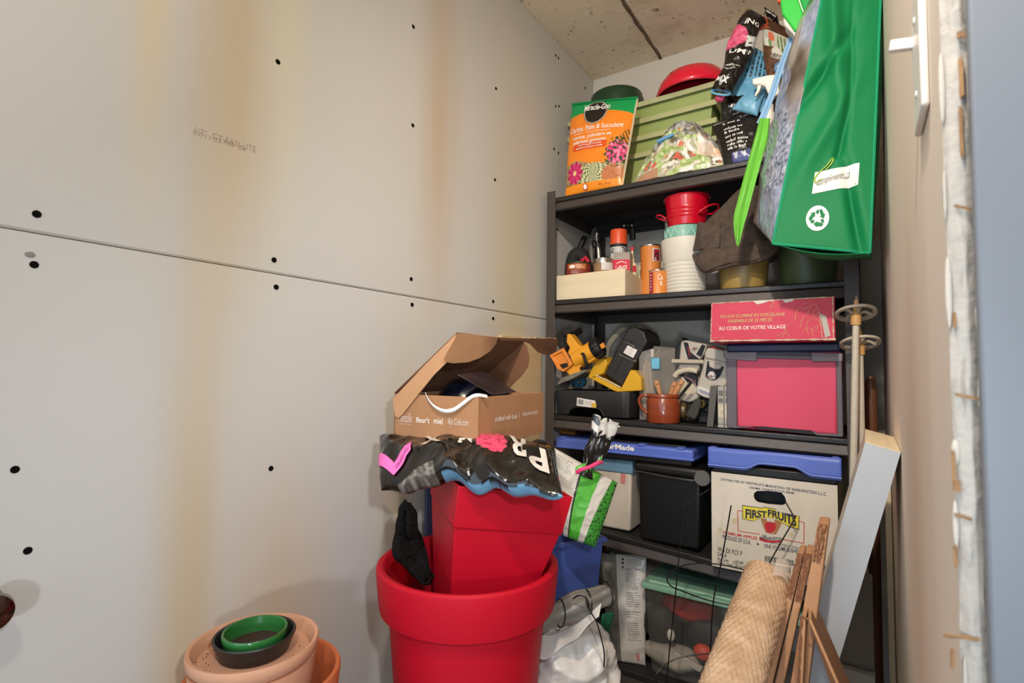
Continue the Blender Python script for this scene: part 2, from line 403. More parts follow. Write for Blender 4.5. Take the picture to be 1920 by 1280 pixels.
for (x0, x1) in ((XL-.1, xs-.0025), (xs+.0025, .8)):
    g = G(); g.box(x0, x1, YN, YB+.1, ZC, ZC+.12); part(ce, 'concrete_slab', g, CON, bevel=.003)
g = G(); g.add([V3((xs+random.uniform(-.0035, .0035)+(.006 if k % 2 else -.006), YN+(YB-YN)*(k//2)/60, ZC-.0008)) for k in range(122)], [(2*k, 2*k+1, 2*k+3, 2*k+2) for k in range(60)])
part(ce, 'pour_seam', g, mat('dark_seam', '#6b5a46', .9, var=.3, vs=30), solid=.002)
# yellow chalk on the slab
g = G()
def chalk(pts, w=.0022):
    pts = [FZ(px, py, ZC)+V3((0, 0, -.0006)) for px, py in pts]; g.tube(curve(pts, 4), w, 4)
for l in ([(1352, 33), (1366, 31), (1374, 33)], [(1364, 32), (1368, 38), (1362, 41)], [(1378, 27), (1392, 20), (1405, 15)], [(1394, 22), (1400, 26), (1408, 20), (1404, 15), (1396, 19)], [(1366, 55), (1380, 50)]): chalk(l, .0007)
part(ce, 'chalk_mark', g, mat('yellow_chalk', '#b9a24b', .95), label='faint yellow chalk scribbles')
fl = struct('floor', (0, 0, 0)); g = G(); g.box(XL-.1, 1.2, YN-.5, YB+.1, -.1, 0); part(fl, 'concrete_slab', g, mat('floor_concrete', '#b3a899', .8, var=.1, vs=6, bump=.1))

# right wall: a sheet of drywall seen almost edge on, its raw edge towards us
wr_ = struct('wall_right', (XR, 0, 0)); YE = .44
g = G(); g.box(XR, XR+tk, YE+.004, YB, 0, ZC); part(wr_, 'drywall_panel', g, DRY3)
g = G()
def edge(u, v):
    z = ZC*v; x = XR-.001+.0142*u
    return V3((x+.0012*nz((x*4, 0, z), 16, 3), YE+.004*(1-4*u*(1-u))*1+.0022*ridge((x*30, 0, z*3), 9, 2)-.001, z))
g.grid(edge, 10, 420); part(wr_, 'raw_gypsum_edge', g, GYP, ang=60)
rnd = random.Random(5); g = G()
for (py, px0, px1, th) in [(65, 1795, 1812, 9), (150, 1798, 1806, 60), (250, 1800, 1806, 70), (385, 1790, 1822, 5), (740, 1792, 1836, 4), (880, 1786, 1792, 50), (910, 1788, 1800, 16), (965, 1790, 1822, 5), (1045, 1788, 1794, 30), (1190, 1768, 1836, 5), (1235, 1782, 1790, 30), (600, 1788, 1793, 26)]:
    a, b2 = F(px0, py, YE-.0015), F(px1, py+(8 if th < 8 else 0), YE-.0015); hz = th*.0004/2
    K = 9; vs = []
    for i in range(K): q = a.lerp(b2, i/(K-1)); vs += [q+V3((0, rnd.uniform(-.001, 0), hz*rnd.uniform(.5, 1.3))), q-V3((0, 0, hz*rnd.uniform(.5, 1.3)))]
    g.add(vs, [(2*i, 2*i+1, 2*i+3, 2*i+2) for i in range(K-1)])
part(wr_, 'torn_paper', g, PAPER, solid=.0012, smooth=False, label='brown torn facing paper on the raw edge')
g = G(); rnd = random.Random(9)
for k in range(18):
    z = .2+k*.08+rnd.uniform(-.02, .02)+.0; g.ball(V3((XR-.0005+rnd.uniform(-.001, .002), YE+.0015, z)), rnd.uniform(.0012, .0026), .002, rnd.uniform(.006, .026), 8, 6)
part(wr_, 'plaster_crumb', g, mat('plaster', '#c9c0b4', .95, bump=.3), kind='stuff')
# steel frame outside
dr = struct('door_1', (.06, .43, 0)); g = G(); X1 = F(1837, 640, .425).x
g.box(X1, 1.3, .425, .437, 0, ZC); part(dr, 'steel_frame', g, mat('grey_frame_paint', '#7d8188', .5, var=.03, vs=3), bevel=.002)
# light switch
sw = thing('light_switch', 'white wall switch plate with toggle on the raw drywall jamb', 'switch', (XR, .53, 1.29))
WPL = mat('white_plate', '#e9e4dd', .35, var=.02); y0 = FX(1745, 195, XR).y; z0 = FX(1745, 195, XR).z
g = G(); g.box(XR-.006, XR-.0003, y0, y0+.07, z0, z0+.115); part(sw, 'plate', g, WPL, bevel=.0025)
g = G(); p = FX(1690, 84, XR-.014); m = frame((XR-.006, p.y, p.z-.002), (-1, 0, .18)); g.box(-.0035, .0035, -.005, .005, -.002, .017, m); part(sw, 'toggle', g, WPL, bevel=.001)
for dz in (.025, .09):
    g = G(); g.lathe([(.0032, 0), (.0032, .0008), (.002, .0014), (.0001, .0015)], 12, frame((XR-.006, y0+.035, z0+dz), (-1, 0, 0))); part(sw, 'screw', g, WPL)
# dark knob at the left border
kn = thing('doorknob', 'dark glossy brown knob on the white wall at the left border', 'knob', FX(4, 1150, XL+.03))
KN = mat('dark_bronze', '#2a0d0a', .15, coat=.6); p = FX(-16, 1152, XL+.048)
g = G(); g.lathe([(.008, -.02), (.007, 0), (.012, .006), (.021, .012), (.024, .02), (.022, .028), (.013, .034), (.0001, .036)], 28, frame((XL+.021, p.y, p.z), (1, 0, 0))); part(kn, 'knob', g, KN)
g = G(); g.lathe([(.022, -.021), (.022, -.018), (.01, -.015)], 24, frame((XL+.021, p.y, p.z), (1, 0, 0))); part(kn, 'rose', g, CHROME)

# ================================================================== the rack
YF, YR = 1.6, 2.0
xl, xli = F(1024, 560, YF).x, F(1040, 560, YF).x; xr, xri = F(1612, 560, YF).x, F(1583, 560, YF).x
def zline(p, q): a, b = F(*p, YF), F(*q, YF); k = (b.z-a.z)/(b.x-a.x); return lambda x: a.z+k*(x-a.x)
SHF = [zline((1045, 369), (1395, 300)), zline((1041, 562), (1580, 525)), zline((1037, 777), (1582, 822)), zline((1140, 1000), (1335, 1050)), lambda x: .108]
rk = thing('storage_rack', 'black steel five-tier shelving rack filled with pots, boxes and tools', 'shelving', ((xl+xr)/2, 1.8, 0))
ztop = F(1042, 357, YF).z
for (x0, s) in ((xl, 1), (xr, -1)):
    for (y, t) in ((YF, 1), (YR+.03, -1)):
        g = G(); w_ = abs(xli-xl) if s > 0 else abs(xr-xri)
        a = [V3((x0, y, 0)), V3((x0+s*w_, y, 0)), V3((x0+s*w_, y+t*.002, 0)), V3((x0+s*.002, y+t*.002, 0)), V3((x0+s*.002, y+t*w_, 0)), V3((x0, y+t*w_, 0))]
        g.ext(a, (0, 0, ztop)); part(rk, 'post', g, STEEL_D, bevel=.0008, segs=1)
        if t > 0:
            g = G()
            for i in range(13):
                z = .12+i*.125; g.lathe([(.0035, 0), (.0035, .0006), (.0001, .0008)], 8, frame((x0+s*.001, y+.02, z), (s, 0, 0)))
            part(rk, 'post_hole', g, BLACK_S, kind='stuff')
BRD = mat('shelf_board', '#1f1b1a', .75, var=.2, vs=14)
LIP = mat('shelf_lip', '#262322', .35, var=.1, vs=40, bump=.2, bs=300)
for i, zf in enumerate(SHF):
    za, zb = zf(xl), zf(xr); xa, xb = xl+.006, xr-.006
    def slab(y0, y1, d0, d1, g=None):
        g = g or G(); g.hexa([V3((xa, y0, za+d0)), V3((xb, y0, zb+d0)), V3((xb, y1, za*0+zb+d0)), V3((xa, y1, za+d0))], [V3((xa, y0, za+d1)), V3((xb, y0, zb+d1)), V3((xb, y1, zb+d1)), V3((xa, y1, za+d1))]); return g
    part(rk, 'shelf_board', slab(1.612, YR+.02, -.016, -.0008), BRD)
    part(rk, 'front_lip', slab(1.6025, 1.6118, -.017, 0), LIP, bevel=.004, segs=3)
    g = G(); pr = lambda x, z: [V3((x, 1.609, z-.0175)), V3((x, 1.6022, z-.042)), V3((x, 1.6055, z-.046)), V3((x, 1.622, z-.046)), V3((x, 1.622, z-.0175))]
    g.ext(pr(xa, za), None, pr(xb, zb)) if False else g.add(pr(xa, za)+pr(xb, zb), [(0, 1, 2, 3, 4), (9, 8, 7, 6, 5)]+[(k, (k+1) % 5, 5+(k+1) % 5, 5+k) for k in range(5)])
    part(rk, 'front_beam', g, STEEL_D, bevel=.001)
    part(rk, 'rear_beam', slab(YR+.02, YR+.028, -.05, 0), STEEL_D)
    for x_, z_ in ((xl+.004, za), (xr-.008, zb)):
        g = G(); g.box(x_, x_+.004, 1.64, YR, z_-.055, z_-.017); part(rk, 'side_beam', g, STEEL_D)
def SZ(i, x): return SHF[i-1](x)

# ================================================================== top shelf
def onshelf(i, p): return V3((p.x, p.y, SZ(i, p.x)))
rnd = random.Random(3)
# --- bag of cactus mix
Y0 = 1.625
bl, br, tr, tl = F(1060, 361, Y0), F(1168, 344, Y0), F(1197, 184, Y0+.055), F(1073, 197, Y0+.055)
bl.z = br.z = SZ(1, bl.x)+.001
OR, GN, BK, PK = lin('#f58a25'), lin('#0d9a50'), lin('#241c18'), lin('#d93a78')
def cactus_print(u, v):
    n = noise.noise(V3((u*9, v*11, 1))); n2 = noise.noise(V3((u*34, v*40, 4)))
    c = OR
    edge_ = .865+.045*(2*u-1)**2*(-1)-.02*u
    if v > edge_: c = GN
    if v < .33:
        h = .285+.03*math.sin(u*8)+.02*n
        if v < h: c = mixc(lin('#7a6242'), lin('#c3a878'), .5+.6*n2)
        # spiny ball cactus
        d = math.hypot((u-.52)/.26, (v-.155)/.12)
        if d < 1:
            a = math.atan2(v-.155, u-.52); s_ = math.sin(a*13+d*7)*math.sin(d*24)
            c = mixc(lin('#4f6a3f'), lin('#e6dcae'), max(0, min(1, .5+.9*s_+.3*n2)))
        d = math.hypot((u-.83)/.17, (v-.14)/.10)
        if d < 1: c = mixc(lin('#a3552f'), lin('#d98f5d'), .5+.5*n2)
        # pink bloom on the left
        du, dv = u-.20, (v-.20)*1.25; r = math.hypot(du, dv); a = math.atan2(dv, du)
        if r < .15*(.72+.28*abs(math.cos(a*4.5))): c = mixc(lin('#e8417f'), lin('#a81850'), max(0, min(1, .4+.6*math.cos(a*9)*.5+r*1.5)))
        if r < .03: c = lin('#f3d58a')
        if v < .1 and u < .3 and r > .14: c = mixc(lin('#55503a'), lin('#9a8f6a'), .5+.5*n2)
    # pink cluster at the right edge with dark leaves
    du, dv = u-.86, (v-.37); r = math.hypot(du, dv*1.15)
    if r < .19 and u > .66:
        q = noise.noise(V3((u*22, v*28, 9)))
        if r < .15: c = lin('#2f4a2a') if q < -.18 else mixc(lin('#d93a78'), lin('#f3a0bd'), max(0, q*1.8))
        elif q > .1: c = lin('#2f4a2a')
    if u > .80 and .45 < v < .62 and abs(math.sin((u*1.6+v)*46)) > .75 and v-.45 < (u-.78)*1.0: c = lin('#4d4a25')
    if v < .085: c = lin('#f7931e')
    # label circle
    d = math.hypot((u-.44)/.185, (v-.845)/.145)
    if d < 1: c = lin('#e8dfd0') if .90 < d < .95 else BK
    # red strip
    if .135 < u < .70 and .425 < v < .495: c = lin('#e2531f')
    if u > .985: c = lin('#f2d9b8')
    return c
t = thing('potting_mix_bag', 'orange and green bag of cactus soil standing at the left end of the top shelf', 'soil bag', (bl+br)/2)
_, P = bag(t, 'film', (bl, br, tr, tl), .035, PRINT_GLOSS, cactus_print, 120, 170, wr=.0022, ws=16, seed=2, power=.45, wr2=.4)
letters(t, 'brand_lettering', 'Miracle-Gro', sub(P, .255, .655, .865, .94), WHITE_INK, bold=.025)
for s_, (x0, x1, y0, y1) in [('Cactus, Palm & Succulent', (.06, .90, .625, .69)), ('Potting Mix  -  Terreau d\'empotage pour', (.14, .72, .60, .618)), ('cactus, palmiers et', (.13, .75, .535, .59)), ('plantes grasses', (.15, .68, .475+.01, .535))]:
    letters(t, 'lettering', s_, sub(P, x0, x1, y0, y1), WHITE_INK, bold=.012)
letters(t, 'lettering', 'Fast Draining Formula', sub(P, .24, .62, .463, .485), WHITE_INK, bold=.02)
letters(t, 'lettering', 'Formule à drainage rapide', sub(P, .2, .64, .434, .456), WHITE_INK, bold=.02)
g = disc_on(P, .395, .045, .045, .032); part(t, 'emblem', g, mat('emblem_red', '#c8382e', .5))
g = disc_on(lambda x, y: P(x, y)+V3((0, -.0008, 0)), .395, .045, .032, .022); part(t, 'emblem', g, WHITE_INK)
letters(t, 'lettering', '8.8 L  (8 qt)', sub(P, .62, .82, .03, .06), mat('orange_ink', '#c4671a', .6))
part(t, 'crimped_seam', G().grid(lambda u, v: P(u, .985+.03*v)+V3((0, -.001, 0)), 60, 2), mat('green_film', '#0d8a48', .3), solid=.002)

# --- nested green trough planters
GRN = mat('olive_green_plastic', '#9aa85c', .5, var=.06, vs=12); GRN2 = mat('pale_green_rim', '#b3b484', .5, var=.08, vs=20)
YP = 1.785
pr = F(1343, 150, YP); pl_ = F(1064, 235, YP); xa, xb = pl_.x, pr.x; ztopp = pr.z; zb0 = SZ(1, xa)
NPL, PITCHP = 4, .062
LB = ['pale green trough planter with a dusty rim, topmost of the nested stack', 'green trough planter second from the top of the nested stack', 'green trough planter third from the top, behind the crumpled bag', 'green trough planter at the bottom of the nested stack']
Hp = ztopp-zb0-(NPL-1)*PITCHP
for k in range(NPL):
    z1 = ztopp-k*PITCHP; z0 = z1-Hp
    t = thing('trough_planter', LB[k], 'planter', ((xa+xb)/2, YP+.1, z0), 'nested green trough planters on the top shelf')
    def ring(i_, z): return [V3((xa+i_, YP+i_, z)), V3((xb-i_, YP+i_, z)), V3((xb-i_, YP+.19-i_, z)), V3((xa+i_, YP+.19-i_, z))]
    rings = [ring(.038, z0), ring(.019, z1-.021), ring(.014, z1-.001), ring(.0165, z1-.001), ring(.0215, z1-.021), ring(.041, z0+.004)]
    g = G()
    for r_ in rings: g.v += r_
    for j in range(len(rings)-1): g.f += [(4*j+i, 4*j+(i+1) % 4, 4*j+4+(i+1) % 4, 4*j+4+i) for i in range(4)]
    g.f += [(3, 2, 1, 0), (20, 21, 22, 23)]
    part(t, 'trough', g, GRN, bevel=.0008)
    g = G(); o_, i_ = ring(0, 0), ring(.0165, 0)
    q = [V3((p.x, p.y, z1-.019)) for p in o_]+[V3((p.x, p.y, z1)) for p in o_]+[V3((p.x, p.y, z1)) for p in i_]+[V3((p.x, p.y, z1-.019)) for p in ring(.004, 0)]
    g.v += q
    for j in range(3): g.f += [(4*j+i, 4*j+(i+1) % 4, 4*j+4+(i+1) % 4, 4*j+4+i) for i in range(4)]
    g.f += [(12+i, 12+(i+1) % 4, (i+1) % 4, i) for i in range(4)]
    part(t, 'rim', g, GRN2 if k == 0 else mat('green_rim', '#b3b47e', .5, var=.08, vs=20), bevel=.002)
    
# --- green pot nested at the back
YQ = 1.875; cx, _, r = round_at(1104, 1209, 178, YQ); ztq = F(1153, 158, YQ-r*.9).z
t = thing('plastic_pot', 'dark green round plastic pot upside down on the planters beside the corner', 'plant pot', (cx, YQ, ztopp))
DG = mat('dark_green_plastic', '#1f3d24', .32, var=.08); M = Matrix.Translation((cx, YQ, 0)); hq = ztq-ztopp
g = G(); g.lathe([(r*.90, ztopp+.001), (r*.92, ztq-.026), (r*.93, ztq-.004), (r*.91, ztq), (r*.80, ztq-.004), (.0001, ztq-.006)], 48, M); part(t, 'body', g, DG)
g = G(); g.lathe([(r*.91, ztopp+.001), (r*.98, ztopp+.001), (r, ztopp+.012), (r*.985, ztq-.024), (r*.92, ztq-.022)], 48, M); part(t, 'rim', g, DG)
# --- red bowl upside down
YQ = 1.86; cx, _, r = round_at(1230, 1372, 172, YQ); z1 = F(1305, 135, YQ).z
t = thing('bowl', 'glossy red plastic bowl turned upside down on the planters', 'bowl', (cx, YQ, ztopp))
RG = mat('red_gloss', '#e01534', .2, coat=.5, var=.02); M = Matrix.Translation((cx, YQ, ztopp))
h = z1-ztopp
g = G(); g.lathe([(r, .0), (r*.99, h*.18), (r*.93, h*.45), (r*.78, h*.75), (r*.5, h*.95), (r*.2, h), (.0001, h)], 48, M, cap0=False); part(t, 'shell', g, RG, solid=.002)
g = G(); g.tube([V3((cx+r*1.005*math.cos(a), YQ+r*1.005*math.sin(a), ztopp+.004)) for a in [2*PI*i/48 for i in range(48)]], .003, 8, True); part(t, 'rim', g, RG)

# --- crumpled printed bag lying on the shelf front
zf = SZ(1, -.5)
pk = F(1272, 230, 1.70)
L_, R_ = F(1176, 338, 1.625), F(1357, 302, 1.625); cxm = (L_.x+R_.x)/2; hw = (R_.x-L_.x)/2
GRY = lin('#8b8b88')
def salad(u, v):
    q = noise.noise(V3((u*7, v*8, 3))); q2 = noise.noise(V3((u*22, v*26, 5))); q3 = noise.noise(V3((u*12, v*14, 8)))
    c = mixc(lin('#6f6f6c'), lin('#c6c5bf'), .5+.8*q2)
    if v > .5: c = mixc(lin('#56544f'), lin('#b9b7b0'), max(0, min(1, .5+1.1*q2+.5*q3)))
    if v < .62 and not (v > .42 and q3 > 0):
        if q > .05: c = mixc(lin('#7f9a4a'), lin('#c9d79a'), .5+.8*q2)
        elif q3 > .12: c = lin('#e7e3d6')
        elif q3 < -.3: c = mixc(lin('#c33b34'), lin('#e07b62'), .5+.5*q2)
        elif q < -.2: c = mixc(lin('#57523e'), lin('#8d8562'), .5+q2)
        else: c = mixc(lin('#a9a488'), lin('#cfcab2'), .5+q2)
    if v < .12 and u < .35: c = lin('#b98a6c')
    if v > .78 and -.2 < q3 < -.02: c = lin('#9c3540')
    if u > .72 and .2 < v < .5: c = mixc(lin('#d8a97a'), lin('#efe6da'), .5+q)
    return c
t = thing('crumpled_bag', 'crumpled gray soil bag printed with salad leaves, clipped shut on the top shelf', 'soil bag', (cxm, 1.67, zf))
pkh = pk.z-zf
def crum(u, v):
    a = (u-.5)*2
    hgt = pkh*(1-abs(a-.06)**1.7*.92)
    x = cxm+hw*a; vv = v
    y = 1.618+.02*abs(a)+.12*(vv**1.4); z = zf+.001+hgt*math.sin(vv*PI/2)
    p = V3((x, y, z)); k = .3+.7*math.sin(vv*PI*.9)
    d = ridge(p, 15, 1)*.016+ridge(p, 34, 4)*.007+ridge(p, 70, 6)*.003
    q = p+V3((nz(p, 20, 2)*.007, -d*k, d*.75*k)); q.z = max(q.z, zf+.0012); return q
g = G(); g.grid(crum, 100, 80, salad); part(t, 'film', g, PRINT_GLOSS, solid=.0012, ang=60)
g = G(); g.grid(lambda u, v: V3((cxm+hw*(2*u-1)*.9, 1.738+.05*math.sin(PI*u), zf+.002+pkh*.9*v*(1-abs(2*u-1)**1.7))), 20, 10); part(t, 'back_film', g, mat('gray_film', '#8d8c88', .4), solid=.001)
a, b_ = F(1231, 265, 1.628), F(1262, 251, 1.628)
g = G(); d = (b_-a); nrm = V3((0, -1, 0)); up = d.cross(nrm).normalized(); 
g.ext([a-up*.0045, b_-up*.0045, b_+up*.0045, a+up*.0045], (0, .09, .0)); part(t, 'clip', g, mat('light_blue_plastic', '#5f9fce', .35), bevel=.002, label='light blue plastic clip')

# --- black bag with white print, leaning
def blk(u, v):
    q = noise.noise(V3((u*9, v*9, 2)))
    if v < .20-.1*u*0+.03*q and u > .28: return lin('#4a4d86') if q > -.25 else lin('#c9c9d6')
    if v > .955: return lin('#a9a49c')
    return lin('#1c1817')
bl, br, tr, tl = F(1358, 300, 1.63), F(1404, 292, 1.63), F(1409, 213, 1.67), F(1337, 234, 1.67); bl.z = br.z = SZ(1, bl.x)+.002
br = br+V3((.03, 0, 0)); tr = tr+V3((.02, 0, 0))
t = thing('black_soil_bag', 'small black soil bag with rows of white print, right of the crumpled bag', 'soil bag', (bl+br)/2)
_, P = bag(t, 'film', (bl, br, tr, tl), .02, PRINT_GLOSS, blk, 60, 60, wr=.003, ws=22, seed=8)
lines_of_print(t, 'small_print', P, [.84, .70, .62, .52, .42, .34, .26], WHITE_INK, .22, .82, .4, 4)

# --- twisted black bag with pink flower, opened on a blue lining
Ym = 1.64
BLK = mat('black_film', '#14110f', .22, var=.1, bump=.35, bs=45, coat=.2)
t = thing('twisted_soil_bag', 'black soil bag twisted upright with a pink flower and blue inside, top shelf', 'soil bag', onshelf(1, F(1400, 300, 1.70)))
cpt = [F(1355, 172, Ym-.03), F(1372, 140, Ym-.02), F(1384, 108, Ym-.01), F(1392, 80, Ym), F(1404, 50, Ym+.01), F(1418, 34, Ym+.02)]
cc = curve(cpt, 8); K = len(cc)-1
def along(s): x = s*K; i = min(int(x), K-1); return cc[i].lerp(cc[i+1], x-i)
def tubew(u, v):
    c = along(v); d = (along(min(1, v+.03))-along(max(0, v-.03))).normalized(); side = d.cross(V3((0, 1, 0))).normalized()
    a = PI*(u*1.25-.12); w_ = .033*(1-.12*math.sin(v*9)+.12*v)
    p = c-side*math.cos(a)*w_-V3((0, 1, 0))*math.sin(a)*.026
    r_ = ridge(p, 30, 2)*.005+ridge(p, 70, 3)*.002
    return p+V3((0, -r_, r_*.5))
PINK1, PINK2 = lin('#e86a8e'), lin('#c23a66')
def tubec(u, v):
    q = noise.noise(V3((u*14, v*20, 5)))
    u = 1-u; d = math.hypot((u-.30)/.34, (v-.60)/.15)
    if d < 1: return mixc(PINK1, PINK2, max(0, min(1, .4+1.3*q)))
    if u > .62 and .48 < v < .62 and q > -.35: return lin('#cfd0c8')
    return lin('#191412')
g = G(); g.grid(tubew, 50, 110, tubec); part(t, 'black_film', g, PRINT_GLOSS, solid=.0015, ang=60)
PT = lambda x, y: tubew(1-x, y)+V3((0, -.003, 0))
for s_, (x0, x1, y0, y1) in [('ING', (.48, .85, .76, .83)), ('UM F', (.36, .88, .38, .435)), ('MIX', (.25, .6, .07, .13))]: letters(t, 'lettering', s_, sub(PT, x0, x1, y0, y1), WHITE_INK, bold=.02)
lines_of_print(t, 'small_print', PT, [.24, .21], WHITE_INK, .2, .75, .55, 2)
BLU = lambda u, v: lin('#5f9fc0') if not (v > .42+.25*(u-.3) and int(u*17) % 2 == 0 and .12 < u < .95 and abs(noise.noise(V3((u*5, v*60, 0)))) > .09) else lin('#1e3542')
bl, br, tr, tl = F(1352, 185, 1.655), F(1436, 215, 1.665), F(1445, 108, 1.70), F(1398, 78, 1.69)
_, P = bag(t, 'blue_lining', (bl, br, tr, tl), .012, PRINT_CLOTH, BLU, 70, 70, wr=.004, ws=18, seed=5)
bl, br, tr, tl = F(1350, 232, 1.66), F(1412, 222, 1.66), F(1428, 190, 1.655), F(1343, 180, 1.655)
bag(t, 'black_film', (F(1352, 236, 1.675), F(1420, 226, 1.675), F(1430, 170, 1.68), F(1350, 180, 1.66)), .02, BLK, None, 30, 24, wr=.006, ws=30, seed=3)
bag(t, 'blue_lining', (F(1372, 205, 1.65), F(1420, 218, 1.65), F(1432, 178, 1.652), F(1392, 180, 1.652)), .012, mat('blue_film', '#6fa9c6', .4, bump=.2), None, 24, 20, wr=.004, ws=24, seed=6)
g = G(); e0 = F(1345, 176, Ym-.035); g.tube([e0+V3((.026*math.cos(a)+.010, -.004+.012*math.sin(a), .012*math.sin(a)-.012*math.cos(a))) for a in [2*PI*i/20 for i in range(20)]], .0032, 6, True); part(t, 'rolled_mouth', g, mat('blue_film', '#6fa9c6', .4))
g = G(); g.ball(F(1350, 184, Ym-.03), .016, .012, .011, 14, 8, fn=lambda p: p+V3((nz(p, 60, 1), nz(p, 60, 2), nz(p, 60, 3)))*.005); part(t, 'torn_mouth', g, mat('pink_film', '#c2466d', .4, var=.4, vs=90))
bag(t, 'base', (F(1362, 292, 1.70), F(1440, 284, 1.70), F(1432, 200, 1.70), F(1352, 212, 1.70)), .03, BLK, None, 24, 30, wr=.006, ws=26, seed=9)
g = G(); g.grid(lambda u, v: F(1408+30*u+6*v, 45-14*math.sin(u*2.2)+22*v, 1.665+.02*u)+V3((0, nz((u, v, 0), 6)*.01, 0)), 12, 8); part(t, 'orange_film', g, mat('orange_film', '#c65f38', .4), solid=.0015)
fr_ = lambda u, v: F(1437+24*u-4*v, 30+16*u-17*v, 1.69)
g = G(); g.grid(lambda u, v: fr_(u, v)+V3((0, nz((u*3, v*3, 0), 2)*.01, 0)), 12, 8); part(t, 'black_film', g, BLK, solid=.0015)
letters(t, 'lettering', 'new low', lambda x, y: fr_(.12+.75*x, .42+.35*y)+V3((0, -.009, 0)), WHITE_INK)

# --- brown bag with vegetables
def veg(u, v):
    q = noise.noise(V3((u*10, v*10, 6))); c = mixc(lin('#4a2f20'), lin('#6d4a33'), .5+q)
    if .56 < v < .80: c = lin('#c3beae')
    if v > .80: c = mixc(lin('#3a2218'), lin('#55331f'), .5+q)
    if .545 < v < .66 and u < .3: c = lin('#dcdacb') if abs(u-.13+.2*(v-.6)) < .07 else lin('#77925a')
    if .64 < v < .78 and math.hypot((u-.28+.3*(v-.7))/.09, (v-.71)/.08) < 1: c = lin('#d46a4f')
    if u > .45 and .52 < v < .76 and abs(math.sin(u*30+v*9)) > .7: c = lin('#5d7a45')
    d = math.hypot((u-.46)/.17, (v-.47)/.10)
    if d < 1: c = lin('#d8d2c2') if v > .46 else (lin('#2b2622') if noise.noise(V3((u*40, v*40, 1))) > -.05 else lin('#cfc9ba'))
    d = math.hypot((u-.56)/.19, (v-.22)/.115)
    if d < 1: c = lin('#4f7fae')
    for (a_, b_2) in ((.50, .24), (.63, .205)):
        if math.hypot((u-a_)/.045, (v-b_2)/.05) < 1: c = lin('#e4ebf0')
    if v < .07: c = mixc(lin('#3f281a'), lin('#6a4932'), .5+q)
    if u < .025: c = lin('#e0d6c8')
    return c
bl, br, tr, tl = F(1432, 141, 1.665), F(1478, 141, 1.68), F(1494, 62, 1.70), F(1429, 29, 1.69)
bl = F(1434, 290, 1.69); br = F(1490, 283, 1.69)
t = thing('vegetable_soil_bag', 'brown soil bag with printed vegetables behind the spray bottle on the top shelf', 'soil bag', (V3((bl.x, bl.y, SZ(1, bl.x)))+br)/2)
bl.z = br.z = SZ(1, bl.x)+.002
vv = lambda u, v: veg(u, (v-.555)/.445) if v > .555 else lin('#5a3c29')
_, P = bag(t, 'film', (bl, br, tr, tl), .02, PRINT_GLOSS, vv, 60, 130, wr=.002, ws=18, seed=4)
lines_of_print(t, 'small_print', P, [.73, .72], WHITE_INK, .25, .75, .5, 5)

# --- white spray bottle
Ys = 1.615
t = thing('spray_bottle', 'white trigger spray bottle with a white label on the top shelf by the striped bag', 'spray bottle', onshelf(1, F(1430, 290, Ys)))
WH = mat('white_plastic', '#efe8dc', .35, var=.02)
ex = lambda pts, y0, y1: G().ext([F(x, y, y0) for x, y in pts], (0, y1-y0, 0))
part(t, 'trigger_head', ex([(1410, 147), (1440, 140), (1458, 138), (1462, 175), (1446, 182), (1440, 176), (1434, 160), (1425, 158), (1411, 158)], Ys-.012, Ys+.012), WH, bevel=.004)
part(t, 'trigger', ex([(1420, 158), (1428, 158), (1424, 170), (1417, 180), (1414, 179), (1419, 168)], Ys-.006, Ys+.006), WH, bevel=.002)
cb = F(1440, 250, Ys); M = Matrix.Translation((cb.x, Ys+.02, 0)); zz = SZ(1, cb.x); zt_ = F(1440, 215, Ys).z
g = G(); g.lathe([(.013, zt_+.035), (.013, zt_+.012), (.016, zt_+.010), (.016, zt_-.01), (.0001, zt_-.01)], 24, M); part(t, 'collar', g, WH)
g = G(); g.lathe([(.030, zz+.001), (.035, zz+.006), (.036, zz+.05), (.034, zt_-.04), (.024, zt_-.018), (.014, zt_-.008), (.013, zt_)], 32, M); part(t, 'bottle', g, WH)
g = G(); g.lathe([(.0364, zz+.012), (.0366, zz+.055)], 32, M, PI*1.05, PI*1.75); part(t, 'label', g, mat('yellow_green_label', '#cfd98a', .5, var=.5, vs=40))

# ================================================================== hanging shopping bag (gusset towards us) with its jug
NW = mat('green_nonwoven', '#067643', .62, var=.04, vs=6, bump=.15, bs=500, spec=.3); NW2 = mat('green_binding', '#0f8f63', .5)
A0, B0 = F(1449, 457, 1.30), F(1631, 474, 1.31)          # bottom front corners of the gusset
A1, B1 = F(1556, -75, 1.34), F(1654, -75, 1.37)
A2, B2 = F(1412, 415, 1.53), V3((B0.x+.005, 1.56, B0.z+.03)); A3, B3 = F(1497, 52, 1.50), F(1648, -60, 1.56)
hook = V3((-.02, 1.47, 2.10))
t = thing('shopping_bag', 'green reusable shopping bag hanging with a grey blue printed panel and lime strap', 'bag', (A0.x*.5+B0.x*.5, 1.42, A0.z))
def sheet(a, b, c, d, bulge, wr, ws, seed, dent=None):
    a, b, c, d = map(V3, (a, b, c, d)); n = (b-a).cross(d-a).normalized()
    if n.dot(CAM-a) < 0: n = -n
    def f(u, v, e=0):
        p = (a*(1-u)+b*u)*(1-v)+(d*(1-u)+c*u)*v; k = min(1, 6*u*(1-u))*min(1, 6*v*(1-v)+.15)
        h = bulge*(4*u*(1-u))**.8*(4*v*(1-v))**.5+k*(ridge(p, ws, seed)*wr+nz(p, ws*.45, seed+2)*wr*1.2)
        if dent: h += dent(u, v)
        return p+n*(h+e)
    return f
